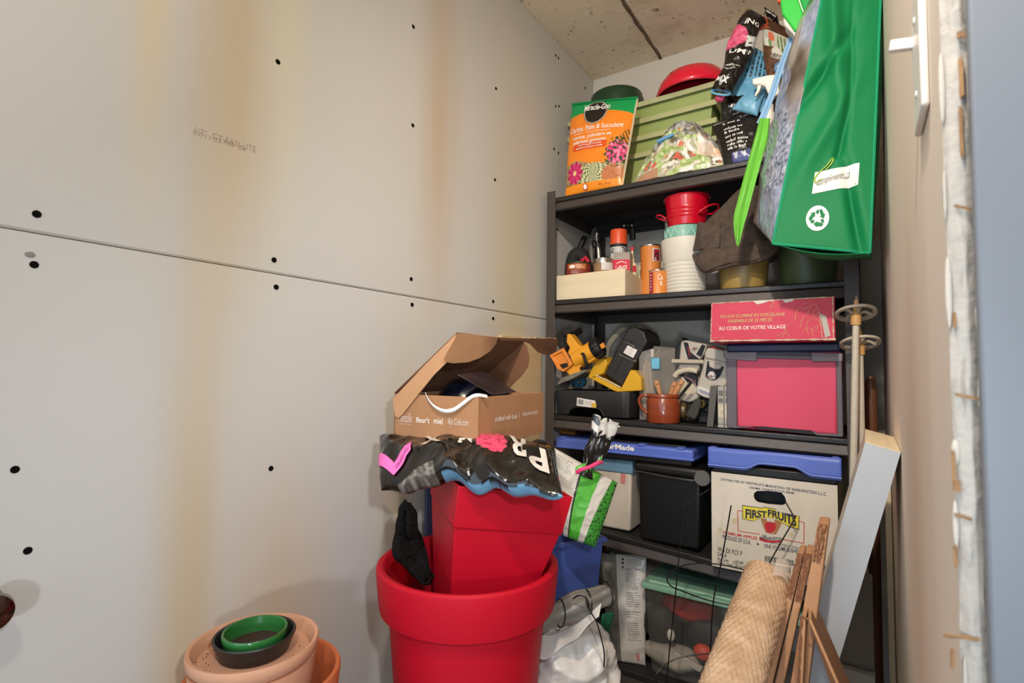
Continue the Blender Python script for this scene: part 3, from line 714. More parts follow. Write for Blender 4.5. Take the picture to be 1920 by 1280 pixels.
def fold(u, v):
    # soft diagonal creases of the gusset and a central fold
    h = -.010*math.exp(-((u-.60+.05*math.sin(v*9))/.05)**2)*(1-v)*(v > .3)
    h += .012*math.exp(-(((u-.42)+(v-.62)*.9)/.13)**2)*math.exp(-((v-.68)/.22)**2)
    h -= .012*math.exp(-(((u-.15)-(v-.56)*2.2)/.10)**2)*math.exp(-((v-.60)/.12)**2)
    h += .008*math.exp(-(((u-.45)-(v-.42)*1.6)/.12)**2)*math.exp(-((v-.4)/.16)**2)
    h -= .010*math.exp(-(((u-.82)+(v-.12)*.8)/.06)**2)*math.exp(-((v-.12)/.16)**2)
    return h*1.9
GS = sheet(A0, B0, B1, A1, .004, .003, 8, 2, fold)
g = G(); g.grid(GS, 60, 130); part(t, 'gusset', g, NW, solid=.0015, ang=70)
GP = sheet(A2, A0, A1, A3, .022, .007, 9, 6)
def panelc(u, v):
    q = noise.noise(V3((u*2.2, v*4.2, 2))); q2 = noise.noise(V3((u*7, v*14, 4))); q3 = noise.noise(V3((u*46, v*80, 7))); q4 = noise.noise(V3((u*16, v*30, 5)))
    c = mixc(lin('#54493f'), lin('#8f857c'), max(0, min(1, .5+.7*q2+.3*math.sin(u*8+q*5))))
    k = max(0, min(1, (q+.12)*3.2)); c = mixc(c, mixc(lin('#66718f'), lin('#b4bccf'), max(0, min(1, .5+.5*q4+.35*q3))), k)
    d = math.hypot((u-.66)/.36, (v-.33)/.17)+.12*q2
    if d < 1: c = mixc(lin('#46506a'), lin('#bcc4d2'), max(0, min(1, .45+.8*q3+.4*q4)))
    d = math.hypot((u-.42)/.30, (v-.60)/.11)+.2*q2
    if d < 1: c = mixc(c, mixc(lin('#6d7a9c'), lin('#c0c8da'), max(0, min(1, .5+.7*q4))), .8)
    d = math.hypot((u-.60+.45*(v-.8))/.20, (v-.80)/.14)
    if d < 1: c = mixc(c, lin('#e0dace'), (1-d)**.6*.9)
    if v > .90: c = mixc(lin('#453b36'), lin('#6c5f57'), .5+q2)
    if u < .10: c = mixc(c, lin('#a39a94'), .6)
    return c
PRINT_FOIL = mat('printed_foil', '#ffffff', .24, var=.04, attr=True, bump=.12, bs=60)
g = G(); g.grid(GP, 80, 170, panelc); part(t, 'printed_panel', g, PRINT_FOIL, solid=.0015, ang=70, label='grey and blue printed front panel')
g = G(); g.grid(sheet(B0, B2, B3, B1, .005, .004, 8, 4), 20, 40); part(t, 'rear_panel', g, NW, solid=.0015, ang=70)
g = G(); g.grid(lambda u, v: ((A0*(1-u)+B0*u)*(1-v)+(A2*(1-u)+B2*u)*v)-V3((0, 0, .030*math.sin(PI*u)*math.sin(PI*min(1, v*1.0+.12)))), 24, 16); part(t, 'base', g, NW, solid=.0015)
g = G(); g.tube([GS(0, v/60, .001) for v in range(61)], .0032, 6); g.tube([GS(u/30, 0, .001) for u in range(31)], .0032, 6); g.tube([GS(1, v/60, .001) for v in range(61)], .0028, 6); part(t, 'binding', g, NW2)
g = G()
for j in range(2): pass
tab = lambda u, v: GS(.02+.14*u+.0*v, .855+.145*v, .004)
g.grid(tab, 6, 20); part(t, 'strap_tab', g, NW2, solid=.002)
# pale blue edge band, then the lime strap hanging loose
band = [F(1489, 58, 1.497), F(1476, 95, 1.50), F(1461, 135, 1.50), F(1448, 175, 1.50), F(1432, 215, 1.49), F(1424, 232, 1.475)]
def ribbon(pts, w, th=None):
    pts = curve(pts, 8); g = G(); K = len(pts)
    def f(u, v):
        x = v*(K-1); i = min(int(x), K-2); p = pts[i].lerp(pts[i+1], x-i); d = (pts[i+1]-pts[i]).normalized(); s = d.cross((CAM-p).normalized()).normalized()
        ww = w(v) if callable(w) else w
        return p+s*(u-.5)*ww+(CAM-p).normalized()*.0035*math.sin(u*9+v*3)*(1 if callable(w) else .4)
    g.grid(f, 8, 60); return g
part(t, 'edge_band', ribbon(band, .016), mat('pale_blue_cloth', '#86afd2', .6, bump=.2, bs=300), solid=.0015)
LIME = mat('lime_cloth', '#6ab83a', .55, var=.08, vs=12, bump=.25, bs=200)
lime = [F(1434, 222, 1.465), F(1427, 260, 1.455), F(1413, 310, 1.45), F(1397, 370, 1.445), F(1386, 415, 1.44), F(1383, 462, 1.44)]
part(t, 'lime_strap', ribbon(lime, lambda v: .031*(1 if v < .72 else max(.04, 1-((v-.72)/.28)**1.6))*(.75+.25*min(1, v*5))), LIME, solid=.002)
for a_, b_2 in ((A1, A3), (B1, B3)):
    g = G(); m1 = a_*.75+b_2*.25; m2 = a_*.3+b_2*.7; g.tube(curve([m1+V3((0, 0, -.05)), m1+V3((0, 0, .05)), hook+V3((0, -.03, -.045)), hook+V3((0, 0, -.008)), hook+V3((0, .03, -.045)), m2+V3((0, 0, .05)), m2+V3((0, 0, -.03))], 8), .008, 8, sx=.25); part(t, 'handle', g, NW2)
# printed label and recycling mark
lm = lambda x, y: quadlab(x, y)
g0 = (.235, .395, .215, .245)
def lab(x, y, e=.0022):
    # slightly tilted white rectangle in gusset coordinates
    u = .34+.50*x; v = .178+.072*y+.040*x
    return GS(u, v, e)
g = G(); g.grid(lambda u, v: lab(u, v), 10, 6); plab = part(t, 'printed_label', g, mat('label_white', '#e6e1dc', .55), label='white printed label')
letters(plab, 'lettering', 'compliments.ca', lambda x, y: lab(.08+.72*x, .30+.42*y+.10*x-.02, .0042), BLACK_INK, bold=-.012, shear=.35)
g = strip_on(lambda x, y: lab(x, y, .0042), [(.07, .36), (.8, .46)], .008); part(plab, 'underline', g, BLACK_INK, smooth=False)
swoosh = [(.18, .62), (.05, .50), (.02, .72), (.10, .95), (.26, 1.22), (.38, 1.55), (.36, 1.25), (.24, 1.0)]
g = strip_on(lambda x, y: lab(x, y, .0048), [(p.x, p.y) for p in curve([V3((x, y, 0)) for x, y in swoosh], 5)], .018); part(plab, 'leaf_swoosh', g, mat('lime_ink', '#8fae2c', .6), smooth=False)
rc = (.44, .098); ru, rv = .125, .0430
LO = lambda x, y, e=.0025: GS(rc[0]+ru*x, rc[1]+rv*y, e)
g = disc_on(lambda x, y: LO(x, y), 0, 0, 1, 1, 40); rmk = part(t, 'recycling_mark', g, mat('label_white', '#e6e1dc', .55))
g = G()
for k in range(3):
    a = 2*PI*k/3; rot = lambda x, y: (x*math.cos(a)-y*math.sin(a), x*math.sin(a)+y*math.cos(a))
    # bottom side of the triangle: shaft, head, and the folded piece round the corner
    for pol in ([(.02, -.62), (.44, -.62), (.55, -.44), (.36, -.34), (.02, -.34)], [(.04, -.74), (.04, -.22), (-.26, -.48)], [(.46, -.36), (.64, -.28), (.50, -.02), (.26, -.12)]):
        poly_on(lambda x, y: LO(*rot(x, y), e=.0042), pol, g)
part(rmk, 'recycling_arrows', g, NW, smooth=False)
# hook in the right wall, above the picture
hk = thing('wall_hook', 'steel hook in the right wall that carries the green shopping bag', 'hook', (XR, 1.47, 2.10))
g = G(); g.tube(curve([V3((XR+.01, 1.47, 2.12)), V3((.01, 1.47, 2.115)), V3((-.015, 1.47, 2.10)), V3((-.03, 1.47, 2.098)), V3((-.045, 1.47, 2.115))], 6), .004, 8); part(hk, 'hook', g, CHROME)
# jug standing in the bag, only its shoulder shows above the printed panel
zj = A2.z+.02
t = thing('green_jug', 'bright green and white plastic bottle sticking out of the hanging shopping bag', 'bottle', (F(1500, 30, 1.45).x, 1.45, zj))
GJ = mat('bright_green_plastic', '#37c148', .35, var=.03); GJ2 = mat('mid_green_plastic', '#0fa046', .35, var=.03)
Yj = 1.44
part(t, 'body', ex([(1466, 18), (1470, 45), (1487, 62), (1500, 100), (1490, 280), (1530, 290), (1552, 40), (1552, -60), (1470, -40)], Yj+.004, Yj+.05), WH, bevel=.006)
part(t, 'sleeve', ex([(1463, 4), (1466, 25), (1490, 58), (1516, 52), (1490, -20), (1470, -30)], Yj-.004, Yj+.05), GJ, bevel=.004)
part(t, 'sleeve_side', ex([(1493, -20), (1518, 52), (1528, 30), (1536, -30)], Yj-.003, Yj+.05), GJ2, bevel=.004)
part(t, 'nozzle', ex([(1456, -6), (1458, 3), (1470, 2), (1474, -10)], Yj+.005, Yj+.025), mat('orange_plastic', '#e2602a', .4), bevel=.002)

# ================================================================== second shelf
# --- wooden tray box
WOOD = mat('pale_plywood', '#e0cfae', .65, var=.09, vs=5, stretch=(.4, 1, 5), bump=.05)
def SP(i, px, py, Y): p = F(px, py, Y); return V3((p.x, p.y, SZ(i, p.x)+.0005))
a = SP(2, 1043, 558, 1.625); b = SP(2, 1172, 550, 1.625); c = FX(1221, 535, b.x+.006); dep = c.y-a.y; h = F(1171, 503, 1.625).z-b.z
t = thing('wooden_tray', 'pale wooden tray box full of tins and glue at the left of the second shelf', 'tray', (a+b)/2)
def wallb(p, q, h0, h1, th): # upright board from p to q
    d = (q-p).normalized(); n = V3((-d.y, d.x, 0))*th
    return G().hexa([p, q, q+n, p+n], [p+V3((0, 0, h0)), q+V3((0, 0, h1)), q+n+V3((0, 0, h1)), p+n+V3((0, 0, h0))])
a2, b2 = a+V3((0, dep, 0)), V3((c.x, c.y, a.z))
part(t, 'front_board', wallb(a, b, h*.96, h, .009), WOOD, bevel=.001)
sb = part(t, 'side_board', wallb(b+V3((0, .0095, 0)), b2, h, h*.72, .009), WOOD, bevel=.001); part(t, 'side_board', wallb(a2, a+V3((0, .0095, 0)), h, h, .009), WOOD, bevel=.001)
part(t, 'back_board', wallb(a2+V3((.01, .0, 0)), b2+V3((-.01, .0, 0)), h*.7, h*.7, .008), WOOD, bevel=.001)
g = G(); g.hexa([a+V3((.0095, .01, .001)), b+V3((-.0095, .01, .001)), b2+V3((-.0095, -.001, .001)), a2+V3((.0095, -.001, .001))], [a+V3((.0095, .01, .006)), b+V3((-.0095, .01, .006)), b2+V3((-.0095, -.001, .006)), a2+V3((.0095, -.001, .006))]); part(t, 'bottom', g, WOOD)
for zz in (.3, .8):
    g = G(); q = b+V3((0, .012, h*zz)); g.lathe([(.0022, 0), (.0022, .001), (.0001, .0014)], 8, frame((q.x+.0, q.y+.004, q.z), (1, 0, 0))); part(sb, 'nail', g, SILVER)
zin = a.z+.007
def tin(name, label, pl, pr, pyt, Y, z0, body, zt=None, lidm=None, grp=None, cat='tin'):
    cx, y, r = round_at(pl, pr, pyt+10, Y); z1 = F((pl+pr)/2, pyt, Y-r).z if zt is None else zt
    t = thing(name, label, cat, (cx, Y, z0), grp); M = Matrix.Translation((cx, Y, 0))
    g = G(); g.lathe([(r*.96, z0), (r*.98, z0+.002), (r*.96, z0+.004), (r*.96, z1-.006), (r*.985, z1-.004)], 40, M); part(t, 'body', g, body)
    g = G(); g.lathe([(r*.985, z1-.0045), (r, z1-.003), (r, z1-.0005), (r*.96, z1), (r*.93, z1-.003), (r*.75, z1-.004), (r*.72, z1-.001), (.0001, z1-.001)], 40, M, cap0=False); part(t, 'lid', g, lidm or CHROME)
    def wrap(a0, a1, za, zb, e=.0006): return lambda x, y: V3((cx+(r*.965+e)*math.cos(a0+(a1-a0)*x), Y+(r*.965+e)*math.sin(a0+(a1-a0)*x), za+(zb-za)*y))
    return t, wrap, z1, r
FR = -PI/2-.45   # angle of the side of a tin that faces the camera on this shelf (left part)
def facing(t): return math.atan2(-t.location.y, -t.location.x)
def band(t, wrap, a0, a1, za, zb, m, name='label_band', n=16, e=.0006):
    P = wrap(a0, a1, za, zb, e); g = G(); g.grid(P, n, 1); return part(t, name, g, m)
t, W, z1, r = tin('stain_tin', 'squat tin with green rim and orange brown label, left in the wooden tray', 1060, 1109, 489, 1.672, zin, mat('brown_label', '#8d3a2c', .5), lidm=mat('tin_green', '#2f5136', .3, metal=.5))
f = facing(t); band(t, W, f-.9, f+.6, z1-.026, z1-.008, mat('orange_label', '#c0703a', .5)); part(t, 'logo', disc_on(W(f-.75, f-.25, z1-.024, z1-.010, .0012), .5, .5, .5, .42), WHITE_INK)
lines_of_print(t, 'small_print', W(f-.2, f+.5, z1-.026, z1-.008, .0012), [.62, .28], WHITE_INK, .05, .9, .5, 3)
lines_of_print(t, 'small_print', W(f-.6, f+.2, z1-.046, z1-.026, .0009), [.62, .32], WHITE_INK, .05, .9, .5, 4)
t, W, z1, r = tin('metal_tin', 'silver rimmed tin with dotted white label in the wooden tray', 1112, 1151, 482, 1.675, zin, mat('kraft_label', '#9a7452', .55)); f = facing(t)
band(t, W, f-.2, f+1.2, z1-.042, z1-.016, mat('dotted_label', '#e6dfd6', .6)); g = G()
for i in range(12):
    for j in range(6): disc_on(W(f-.2, f+1.2, z1-.042, z1-.016, .0012), (i+.5+.5*(j % 2))/12.6, (j+.5)/6, .016, .035, 5, g)
part(t, 'label_dots', g, mat('dot_brown', '#6b4a3a', .6), kind='stuff'); band(t, W, f-1.2, f+1.2, z1-.016, z1-.006, CHROME, 'neck_band')
# spray can
cx, _, r = round_at(1144, 1176, 460, 1.765); Y = 1.765; z1 = F(1160, 432, Y).z; zc = F(1160, 458, Y).z; M = Matrix.Translation((cx, Y, 0))
t = thing('spray_can', 'aerosol paint can with orange cap standing in the wooden tray', 'spray can', (cx, Y, zin))
g = G(); g.lathe([(r*.94, zin), (r, zin+.003), (r, zc-.012), (r*.93, zc-.004), (r*.93, zc)], 36, M); part(t, 'can', g, mat('can_white', '#dcd8d2', .4))
g = G(); g.lathe([(r*1.0, zc-.003), (r*1.0, z1-.006), (r*.93, z1), (.0001, z1+.001)], 36, M, cap0=False); part(t, 'cap', g, mat('orange_cap', '#e5562c', .4))
f = facing(t); wrap = lambda a0, a1, za, zb, e=.0006: (lambda x, y: V3((cx+(r+e)*math.cos(a0+(a1-a0)*x), Y+(r+e)*math.sin(a0+(a1-a0)*x), za+(zb-za)*y)))
g = G(); g.grid(wrap(f-1.4, f+1.4, zc-.014, zc-.004), 20, 1); part(t, 'black_band', g, BLACK_INK)
letters(t, 'lettering', 'CLAD', wrap(f-1.5, f-.55, zc-.036, zc-.018), BLACK_INK, .03); letters(t, 'lettering', 'TREM', wrap(f+.35, f+1.4, zc-.034, zc-.016), BLACK_INK, .03)
g = G()
for k in range(5): poly_on(wrap(f-.5, f+.3, zc-.036, zc-.016, .001), [(k/5+.04, 0), (k/5+.1, 0), (k/5+.1, 1), (k/5+.04, 1)], g)
part(t, 'fine_lines', g, mat('fine_grey', '#9a948c', .6))
# rectangular glue tin
a_ = F(1150, 500, 1.685); b_ = F(1181, 497, 1.69); zt = F(1165, 471, 1.685).z
t = thing('glue_box', 'rectangular red and beige glue tin in front of the spray can', 'tin', ((a_.x+b_.x)/2, 1.70, zin))
g = wallb(V3((a_.x, a_.y, zin)), V3((b_.x, b_.y, zin)), zt-zin, zt-zin-.004, .035); part(t, 'tin', g, mat('beige_print', '#a3968a', .45), bevel=.002)
P = quadmap(V3((a_.x, a_.y, zin)), V3((b_.x, b_.y, zin)), V3((b_.x, b_.y, zt-.004)), V3((a_.x, a_.y, zt)))
part(t, 'red_panel', poly_on(sub(P, 0, 1, .48, .83), [(0, 0), (1, 0), (1, 1), (0, 1)]), mat('label_red', '#d3253b', .5)); 
P2 = lambda x, y: P(x, y)+V3((0, -.0006, 0))
letters(t, 'lettering', 'LePAGE', sub(P2, .16, .84, .58, .70), WHITE_INK, .02); lines_of_print(t, 'small_print', sub(P2, .25, .75, .86, .94), [.2], WHITE_INK, fill=.9)
part(t, 'arc', strip_on(P2, [(.2, .735), (.35, .775), (.5, .785), (.65, .775), (.82, .745)], .008), WHITE_INK, smooth=False)
# two glue bottles
def glue(pl, pr, pyt, Y, label, grp='glue bottles in the wooden tray'):
    cx, _, r = round_at(pl, pr, pyt+35, Y); z1 = F((pl+pr)/2, pyt, Y).z; M = Matrix.Translation((cx, Y, 0))
    t = thing('glue_bottle', label, 'bottle', (cx, Y, zin), grp)
    H = F((pl+pr)/2, pyt+29, Y).z
    g = G(); g.lathe([(r*.9, zin), (r, zin+.003), (r, H-.012), (r*.8, H-.003), (r*.45, H+.001), (r*.45, H+.008)], 28, M); part(t, 'bottle', g, mat('cream_plastic', '#e9deb4', .4))
    g = G(); g.lathe([(r*.5, H+.004), (r*.5, H+.012), (r*.28, H+.016), (r*.22, z1-.012)], 20, M); part(t, 'nozzle', g, mat('cream_plastic', '#e9deb4', .4))
    g = G(); g.lathe([(r*.34, z1-.013), (r*.36, z1-.003), (r*.3, z1), (.0001, z1)], 16, M); part(t, 'tip_cap', g, mat('tip_red', '#d9202f', .4))
    f = facing(t); g = G(); g.grid(lambda x, y: V3((cx+(r+.0006)*math.cos(f-.5+1.4*x), Y+(r+.0006)*math.sin(f-.5+1.4*x), H-.036+.022*y)), 10, 1)
    return t, g
t, g = glue(1177, 1194, 463, 1.745, 'cream glue bottle with red tip and red label, next to the glue tin'); part(t, 'label', g, mat('label_red', '#d3253b', .5))
t, g = glue(1195, 1211, 470, 1.815, 'cream glue bottle with red tip and grey label at the tray corner'); part(t, 'label', g, mat('label_grey', '#8d8496', .5))
# orange tins: one on the shelf, one standing higher behind it
ORL = mat('orange_tin_paint', '#e38a3e', .45); MAR = mat('maroon_label', '#a3203a', .5)
zsh = SZ(2, F(1230, 540, 1.66).x)+.0005
t1, W1, z1a, r1 = tin('orange_tin', 'orange paint tin on the second shelf between wooden tray and white pot', 1216, 1252, 504, 1.665, zsh, ORL, grp='orange paint tins'); f = facing(t1)
band(t1, W1, f-1.1, f-.55, zsh+.006, z1a-.008, MAR); letters(t1, 'lettering', 'Ca', W1(f-.05, f+.5, z1a-.034, z1a-.016, .001), WHITE_INK); letters(t1, 'lettering', 'B', W1(f+.22, f+.45, z1a-.052, z1a-.038, .001), WHITE_INK)
lines_of_print(t1, 'small_print', W1(f-1.05, f-.6, zsh+.008, z1a-.01, .0012), [.85, .7, .55, .4, .25, .1], WHITE_INK, .1, .9, .5, 6)
zq = z1a+.0005
cxq, _, rq = round_at(1199, 1241, 470, 1.735)
t2, W2, z2a, r2 = tin('orange_tin', 'orange paint tin with maroon label standing higher, behind the glue bottles', 1200, 1240, 457, 1.80, zsh+.001, ORL, grp='orange paint tins'); f = facing(t2)
band(t2, W2, f+.15, f+1.1, z2a-.06, z2a-.014, mat('cream_label', '#d9c9b6', .55), e=.0006); band(t2, W2, f+.3, f+.95, z2a-.058, z2a-.018, MAR, e=.0012)
part(t2, 'label_ring', disc_on(W2(f+.3, f+.95, z2a-.058, z2a-.018, .0018), .5, .45, .42, .28, r0=.55), mat('dark_ink', '#3a1a1e', .6)); letters(t2, 'lettering', '2', W2(f+.36, f+.55, z2a-.056, z2a-.046, .002), WHITE_INK)
# speckled hose roll behind the tins
t = thing('mesh_hose', 'coil of speckled black hose at the left end of the second shelf', 'hose', SP(2, 1080, 540, 1.80))
HS = mat('speckled_black', '#201d1b', .8, var=.9, vs=260); g = G(); p = SP(2, 1078, 505, 1.80); q = F(1080, 478, 1.80)
hz = q.z-p.z
g.tube(curve([V3((p.x-.025, 1.80, p.z+.024)), V3((p.x-.022, 1.80, p.z+hz*.6)), V3((p.x-.005, 1.80, p.z+hz*.98)), V3((p.x+.022, 1.81, p.z+hz)), V3((p.x+.038, 1.83, p.z+hz*.7)), V3((p.x+.04, 1.84, p.z+.024))], 8), .024, 14); part(t, 'hose', g, HS)
g = G(); g.tube([F(1090, 490, 1.775), F(1098, 483, 1.775), F(1104, 492, 1.775)], .008, 8); part(t, 'red_tie', g, mat('label_red', '#d3253b', .5))
g = G(); g.tube([F(1086, 470, 1.81), F(1092, 455, 1.82), F(1096, 445, 1.83)], .012, 8); part(t, 'coupling', g, BLACK_P)
# folding cart handle with foam grip
t = thing('cart_handle', 'folding cart handle of silver tube with black foam grip behind the orange capped can', 'cart', SP(2, 1130, 540, 1.86)); Yc = 1.885
zc_ = SZ(2, -.7)
g = G(); g.tube(curve([V3((F(1126, 500, Yc).x, Yc, zc_+.001)), F(1123, 480, Yc), F(1119, 450, Yc), F(1120, 436, Yc), F(1127, 426, Yc), F(1140, 421, Yc)], 6), .0085, 10); part(t, 'tube', g, SILVER)
g = G(); g.tube(curve([F(1110, 448, Yc-.02), F(1113, 432, Yc), F(1122, 426, Yc+.01)], 6), .007, 10); part(t, 'bent_tube', g, SILVER)
g = G(); q0 = F(1104, 448, Yc-.03); q1 = F(1110, 500, Yc-.03); q1.z = zc_+.001; q1.x = q0.x+.006; g.ext([q0+V3((0, 0, 0)), q0+V3((.013, 0, 0)), q1+V3((.013, 0, 0)), q1], (0, .013, 0)); part(t, 'flat_tube', g, SILVER, bevel=.002)
g = G(); g.tube([F(1113, 452, Yc-.035), F(1116, 462, Yc-.035)], .009, 10); part(t, 'joint', g, BLACK_P)
g = G(); g.tube([F(1120, 453, Yc-.02), F(1136, 453, Yc-.02)], .0022, 6); g.tube([F(1132, 453, Yc-.02), F(1135, 453, Yc-.02)], .0035, 6); part(t, 'bolt', g, CHROME)
g = G(); g.tube(curve([F(1121, 429, Yc), F(1150, 424, Yc), F(1170, 423, Yc)], 6), .0195, 14); part(t, 'foam_grip', g, mat('foam', '#1a1716', .95, bump=.3, bs=200))
g = G(); g.tube(curve([F(1190, 420, Yc), F(1215, 415, Yc), F(1240, 411, Yc)], 6), .0185, 14); part(t, 'foam_grip', g, mat('foam', '#1a1716', .95, bump=.3, bs=200))
g = G(); g.tube(curve([F(1172, 423, Yc), F(1188, 421, Yc)], 6), .014, 14); part(t, 'clamp', g, BLACK_P)
for x_ in (1172.5, 1187.5):
    g = G(); g.tube([F(x_-1, 423, Yc-.001), F(x_+1.2, 422.5, Yc-.001)], .017, 14); part(t, 'chrome_ring', g, CHROME)
g = G(); g.tube(curve([F(1240, 411, Yc), F(1246, 412, Yc), F(1250, 422, Yc), V3((F(1250, 440, Yc).x, Yc, zc_+.001))], 6), .0085, 10); part(t, 'tube', g, SILVER)
g = G(); g.tube([F(1185, 428, Yc-.005), F(1186, 450, Yc-.005)], .012, 8, sx=.6); part(t, 'strap', g, BLACK_P)

# --- white ribbed pot, teal pot and red bucket stacked in it
Y = 1.70; cx, _, r = round_at(1239, 1333, 470, Y); zb = SZ(2, cx)+.0005; z1 = F(1286, 452, Y).z
M = Matrix.Translation((cx, Y, 0)); h = z1-zb
t = thing('ribbed_pot', 'white plant pot with ribbed lower half on the second shelf', 'plant pot', (cx, Y, zb))
prof = [(r*.76, zb), (r*.78, zb+.002)]
for k in range(8):
    z = zb+.004+k*h*.065; rr = r*(.775+.125*(z-zb)/h+.03); prof += [(rr-.0015, z), (rr+.0012, z+h*.016), (rr+.0012, z+h*.05), (rr-.0015, z+h*.062)]
prof += [(r*.93, zb+h*.60), (r*.99, z1-.012), (r, z1-.001), (r*.985, z1), (r*.955, z1-.002), (r*.86, zb+h*.5), (r*.74, zb+.008), (.0001, zb+.008)]
g = G(); g.lathe(prof, 64, M); part(t, 'pot', g, mat('cream_white_glaze', '#ddd6c8', .45), ang=50)
cx2, _, r2 = round_at(1246, 1319, 442, Y); z2 = F(1282, 429, Y).z; zb2 = zb+.012
t = thing('teal_pot', 'teal pot with embossed lattice nested in the white ribbed pot', 'plant pot', (cx2, Y, zb2)); M2 = Matrix.Translation((cx2, Y, 0))
TL = mat('teal_glaze', '#7fb3a2', .4, var=.05)
rz = lambda z: r2*(.80+.2*(z-zb2)/(z2-zb2))
g = G(); g.lathe([(rz(zb2)*.78, zb2), (rz(zb2)*.8, zb2+.003), (rz(z1), z1), (r2, z2-.002), (r2*.985, z2), (r2*.95, z2-.002), (r2*.72, zb2+.01), (.0001, zb2+.01)], 56, M2); part(t, 'pot', g, TL)
g = G(); N_ = 14
for k in range(N_):
    for s_ in (1, -1):
        pts = []
        for i in range(9):
            v = i/8; a = 2*PI*(k+s_*v*.9)/N_; z = z2-.006-(z2-z1-.001)*v*1.25; pts.append(V3((cx2+(rz(z)+.0003)*math.cos(a), Y+(rz(z)+.0003)*math.sin(a), z)))
        g.tube(pts, .0017, 5)
part(t, 'lattice', g, mat('teal_light', '#a9d2c4', .4), kind='stuff')
cx3, _, r3 = round_at(1246, 1331, 385, Y); z3 = F(1288, 374, Y-.0).z; zb3 = z2-.012
zb3 = zb2+.02; cxr = (cx2+cx3)/2; r3b = r2*.62
t = thing('red_bucket', 'small glossy red metal bucket with two side handles atop the teal pot', 'bucket', (cxr, Y, zb3)); M3 = Matrix.Translation((cx3, Y, 0))
RB = mat('red_enamel', '#c80a26', .22, coat=.4, var=.02); rr = lambda z: r3*(.82+.18*(z-z2)/(z3-z2)) if z > z2 else r2*.93*(.8+.2*(z-zb3)/(z2-zb3))*.9
pf = [(rr(zb3)*.8, zb3), (rr(z2-.002), z2-.002)]
for z in [z2+(z3-z2)*k/40 for k in range(41)]:
    q = (z-z2)/(z3-z2); pf.append((rr(z)+.0016*(math.exp(-((q-.42)/.025)**2)+math.exp(-((q-.55)/.025)**2)+math.exp(-((q-.30)/.02)**2)), z))
pf += [(r3*.96, z3-.003), (rr(z2)*.95, z2+.004), (.0001, z2+.004)]
g = G(); g.lathe(pf, 56, M3); part(t, 'bucket', g, RB)
g = G(); g.tube([V3((cx3+r3*1.01*math.cos(2*PI*i/56), Y+r3*1.01*math.sin(2*PI*i/56), z3)) for i in range(56)], .0028, 8, True); part(t, 'rolled_rim', g, RB)
FB = lambda x, y, d=0: F(x, y, Y+d)
g = G(); g.tube(curve([FB(1249, 410, -.03), FB(1240, 404, -.032), FB(1231, 404, -.02), FB(1234, 409, 0), FB(1249, 414, .015)], 6), .003, 8); part(t, 'handle', g, RB)
g = G(); g.tube(curve([FB(1311, 400, -.045), FB(1312, 396, -.052), FB(1330, 385, -.045), FB(1344, 383, -.02), FB(1347, 390, .0), FB(1336, 400, .015), FB(1325, 401, .015)], 6), .0032, 8); part(t, 'handle', g, RB)
# --- brown felt sack, mustard pot under it, olive pot
Y = 1.73; cx, _, r = round_at(1345, 1444, 500, Y); zb = SZ(2, cx)+.0005; M = Matrix.Translation((cx, Y, 0)); ztp = F(1393, 480, Y).z
t = thing('mustard_pot', 'mustard yellow plastic plant pot under the brown felt sack', 'plant pot', (cx, Y, zb))
g = G(); g.lathe([(r*.84, zb), (r*.86, zb+.003), (r*1.0, ztp), (r*1.0, ztp), (r*.96, ztp-.002), (r*.82, zb+.01), (.0001, zb+.01)], 48, M); part(t, 'pot', g, mat('mustard_plastic', '#a8894a', .4))
g = G(); g.lathe([(r*1.0, ztp-.012), (r*1.06, ztp-.011), (r*1.06, ztp), (r*1.0, ztp+.001)], 48, M); part(t, 'rim', g, mat('mustard_plastic', '#a8894a', .4))
t = thing('felt_sack', 'dusty brown felt grow sack slumped over the mustard pot', 'sack', (cx, Y, ztp))
FELT = mat('brown_felt', '#52443a', .95, var=.3, vs=60, bump=.6, bs=220)
c0 = F(1378, 452, 1.70)
def felt(u, v):
    # folded mass: wide lip at the front left, taller behind
    a = 2*PI*u; sx = .098*(1+.10*math.cos(a*2+1)); y_ = .095
    z0_ = ztp+.004-.03; top = F(1380, 425, 1.70).z
    rad = (1.0+.06*math.sin(v*5))*(1-.85*max(0, v-.55)/.45*.9)
    x = cx-.012+sx*rad*math.cos(a); y = 1.712+y_*rad*math.sin(a)*.9; z = z0_+(top-z0_+.012)*min(1, v*1.5)**.8
    p = V3((x, y, z)); d = nz(p, 9, 3)*.022+ridge(p, 12, 5)*.020+ridge(p, 28, 7)*.005
    n = V3((math.cos(a), math.sin(a), .35)).normalized()
    return p+n*d
g = G(); g.grid(felt, 90, 60); part(t, 'body', g, FELT, ang=70)
g = G(); hem = curve([F(1303, 478, 1.640), F(1318, 505, 1.622), F(1345, 502, 1.615), F(1385, 492, 1.612), F(1425, 486, 1.618), F(1450, 472, 1.64), F(1455, 458, 1.66)], 10); g.tube([p+V3((0, nz(p, 30)*.003, nz(p, 25, 2)*.003)) for p in hem], .009, 10); part(t, 'hem', g, FELT)
fq = [F(1300, 470, 1.63), F(1312, 418, 1.628), F(1352, 425, 1.618), F(1352, 462, 1.612), F(1320, 505, 1.622)]
def flap(u, v):
    p = (fq[0]*(1-u)+F(1350, 465, 1.612)*u)*(1-v)+(fq[1]*(1-u)+fq[2]*u)*v
    return p+V3((0, -ridge(p, 14, 4)*.012-.016*math.sin(PI*u)*math.sin(PI*v), 0))
g = G(); g.grid(flap, 30, 30); part(t, 'front_flap', g, FELT, solid=.006)
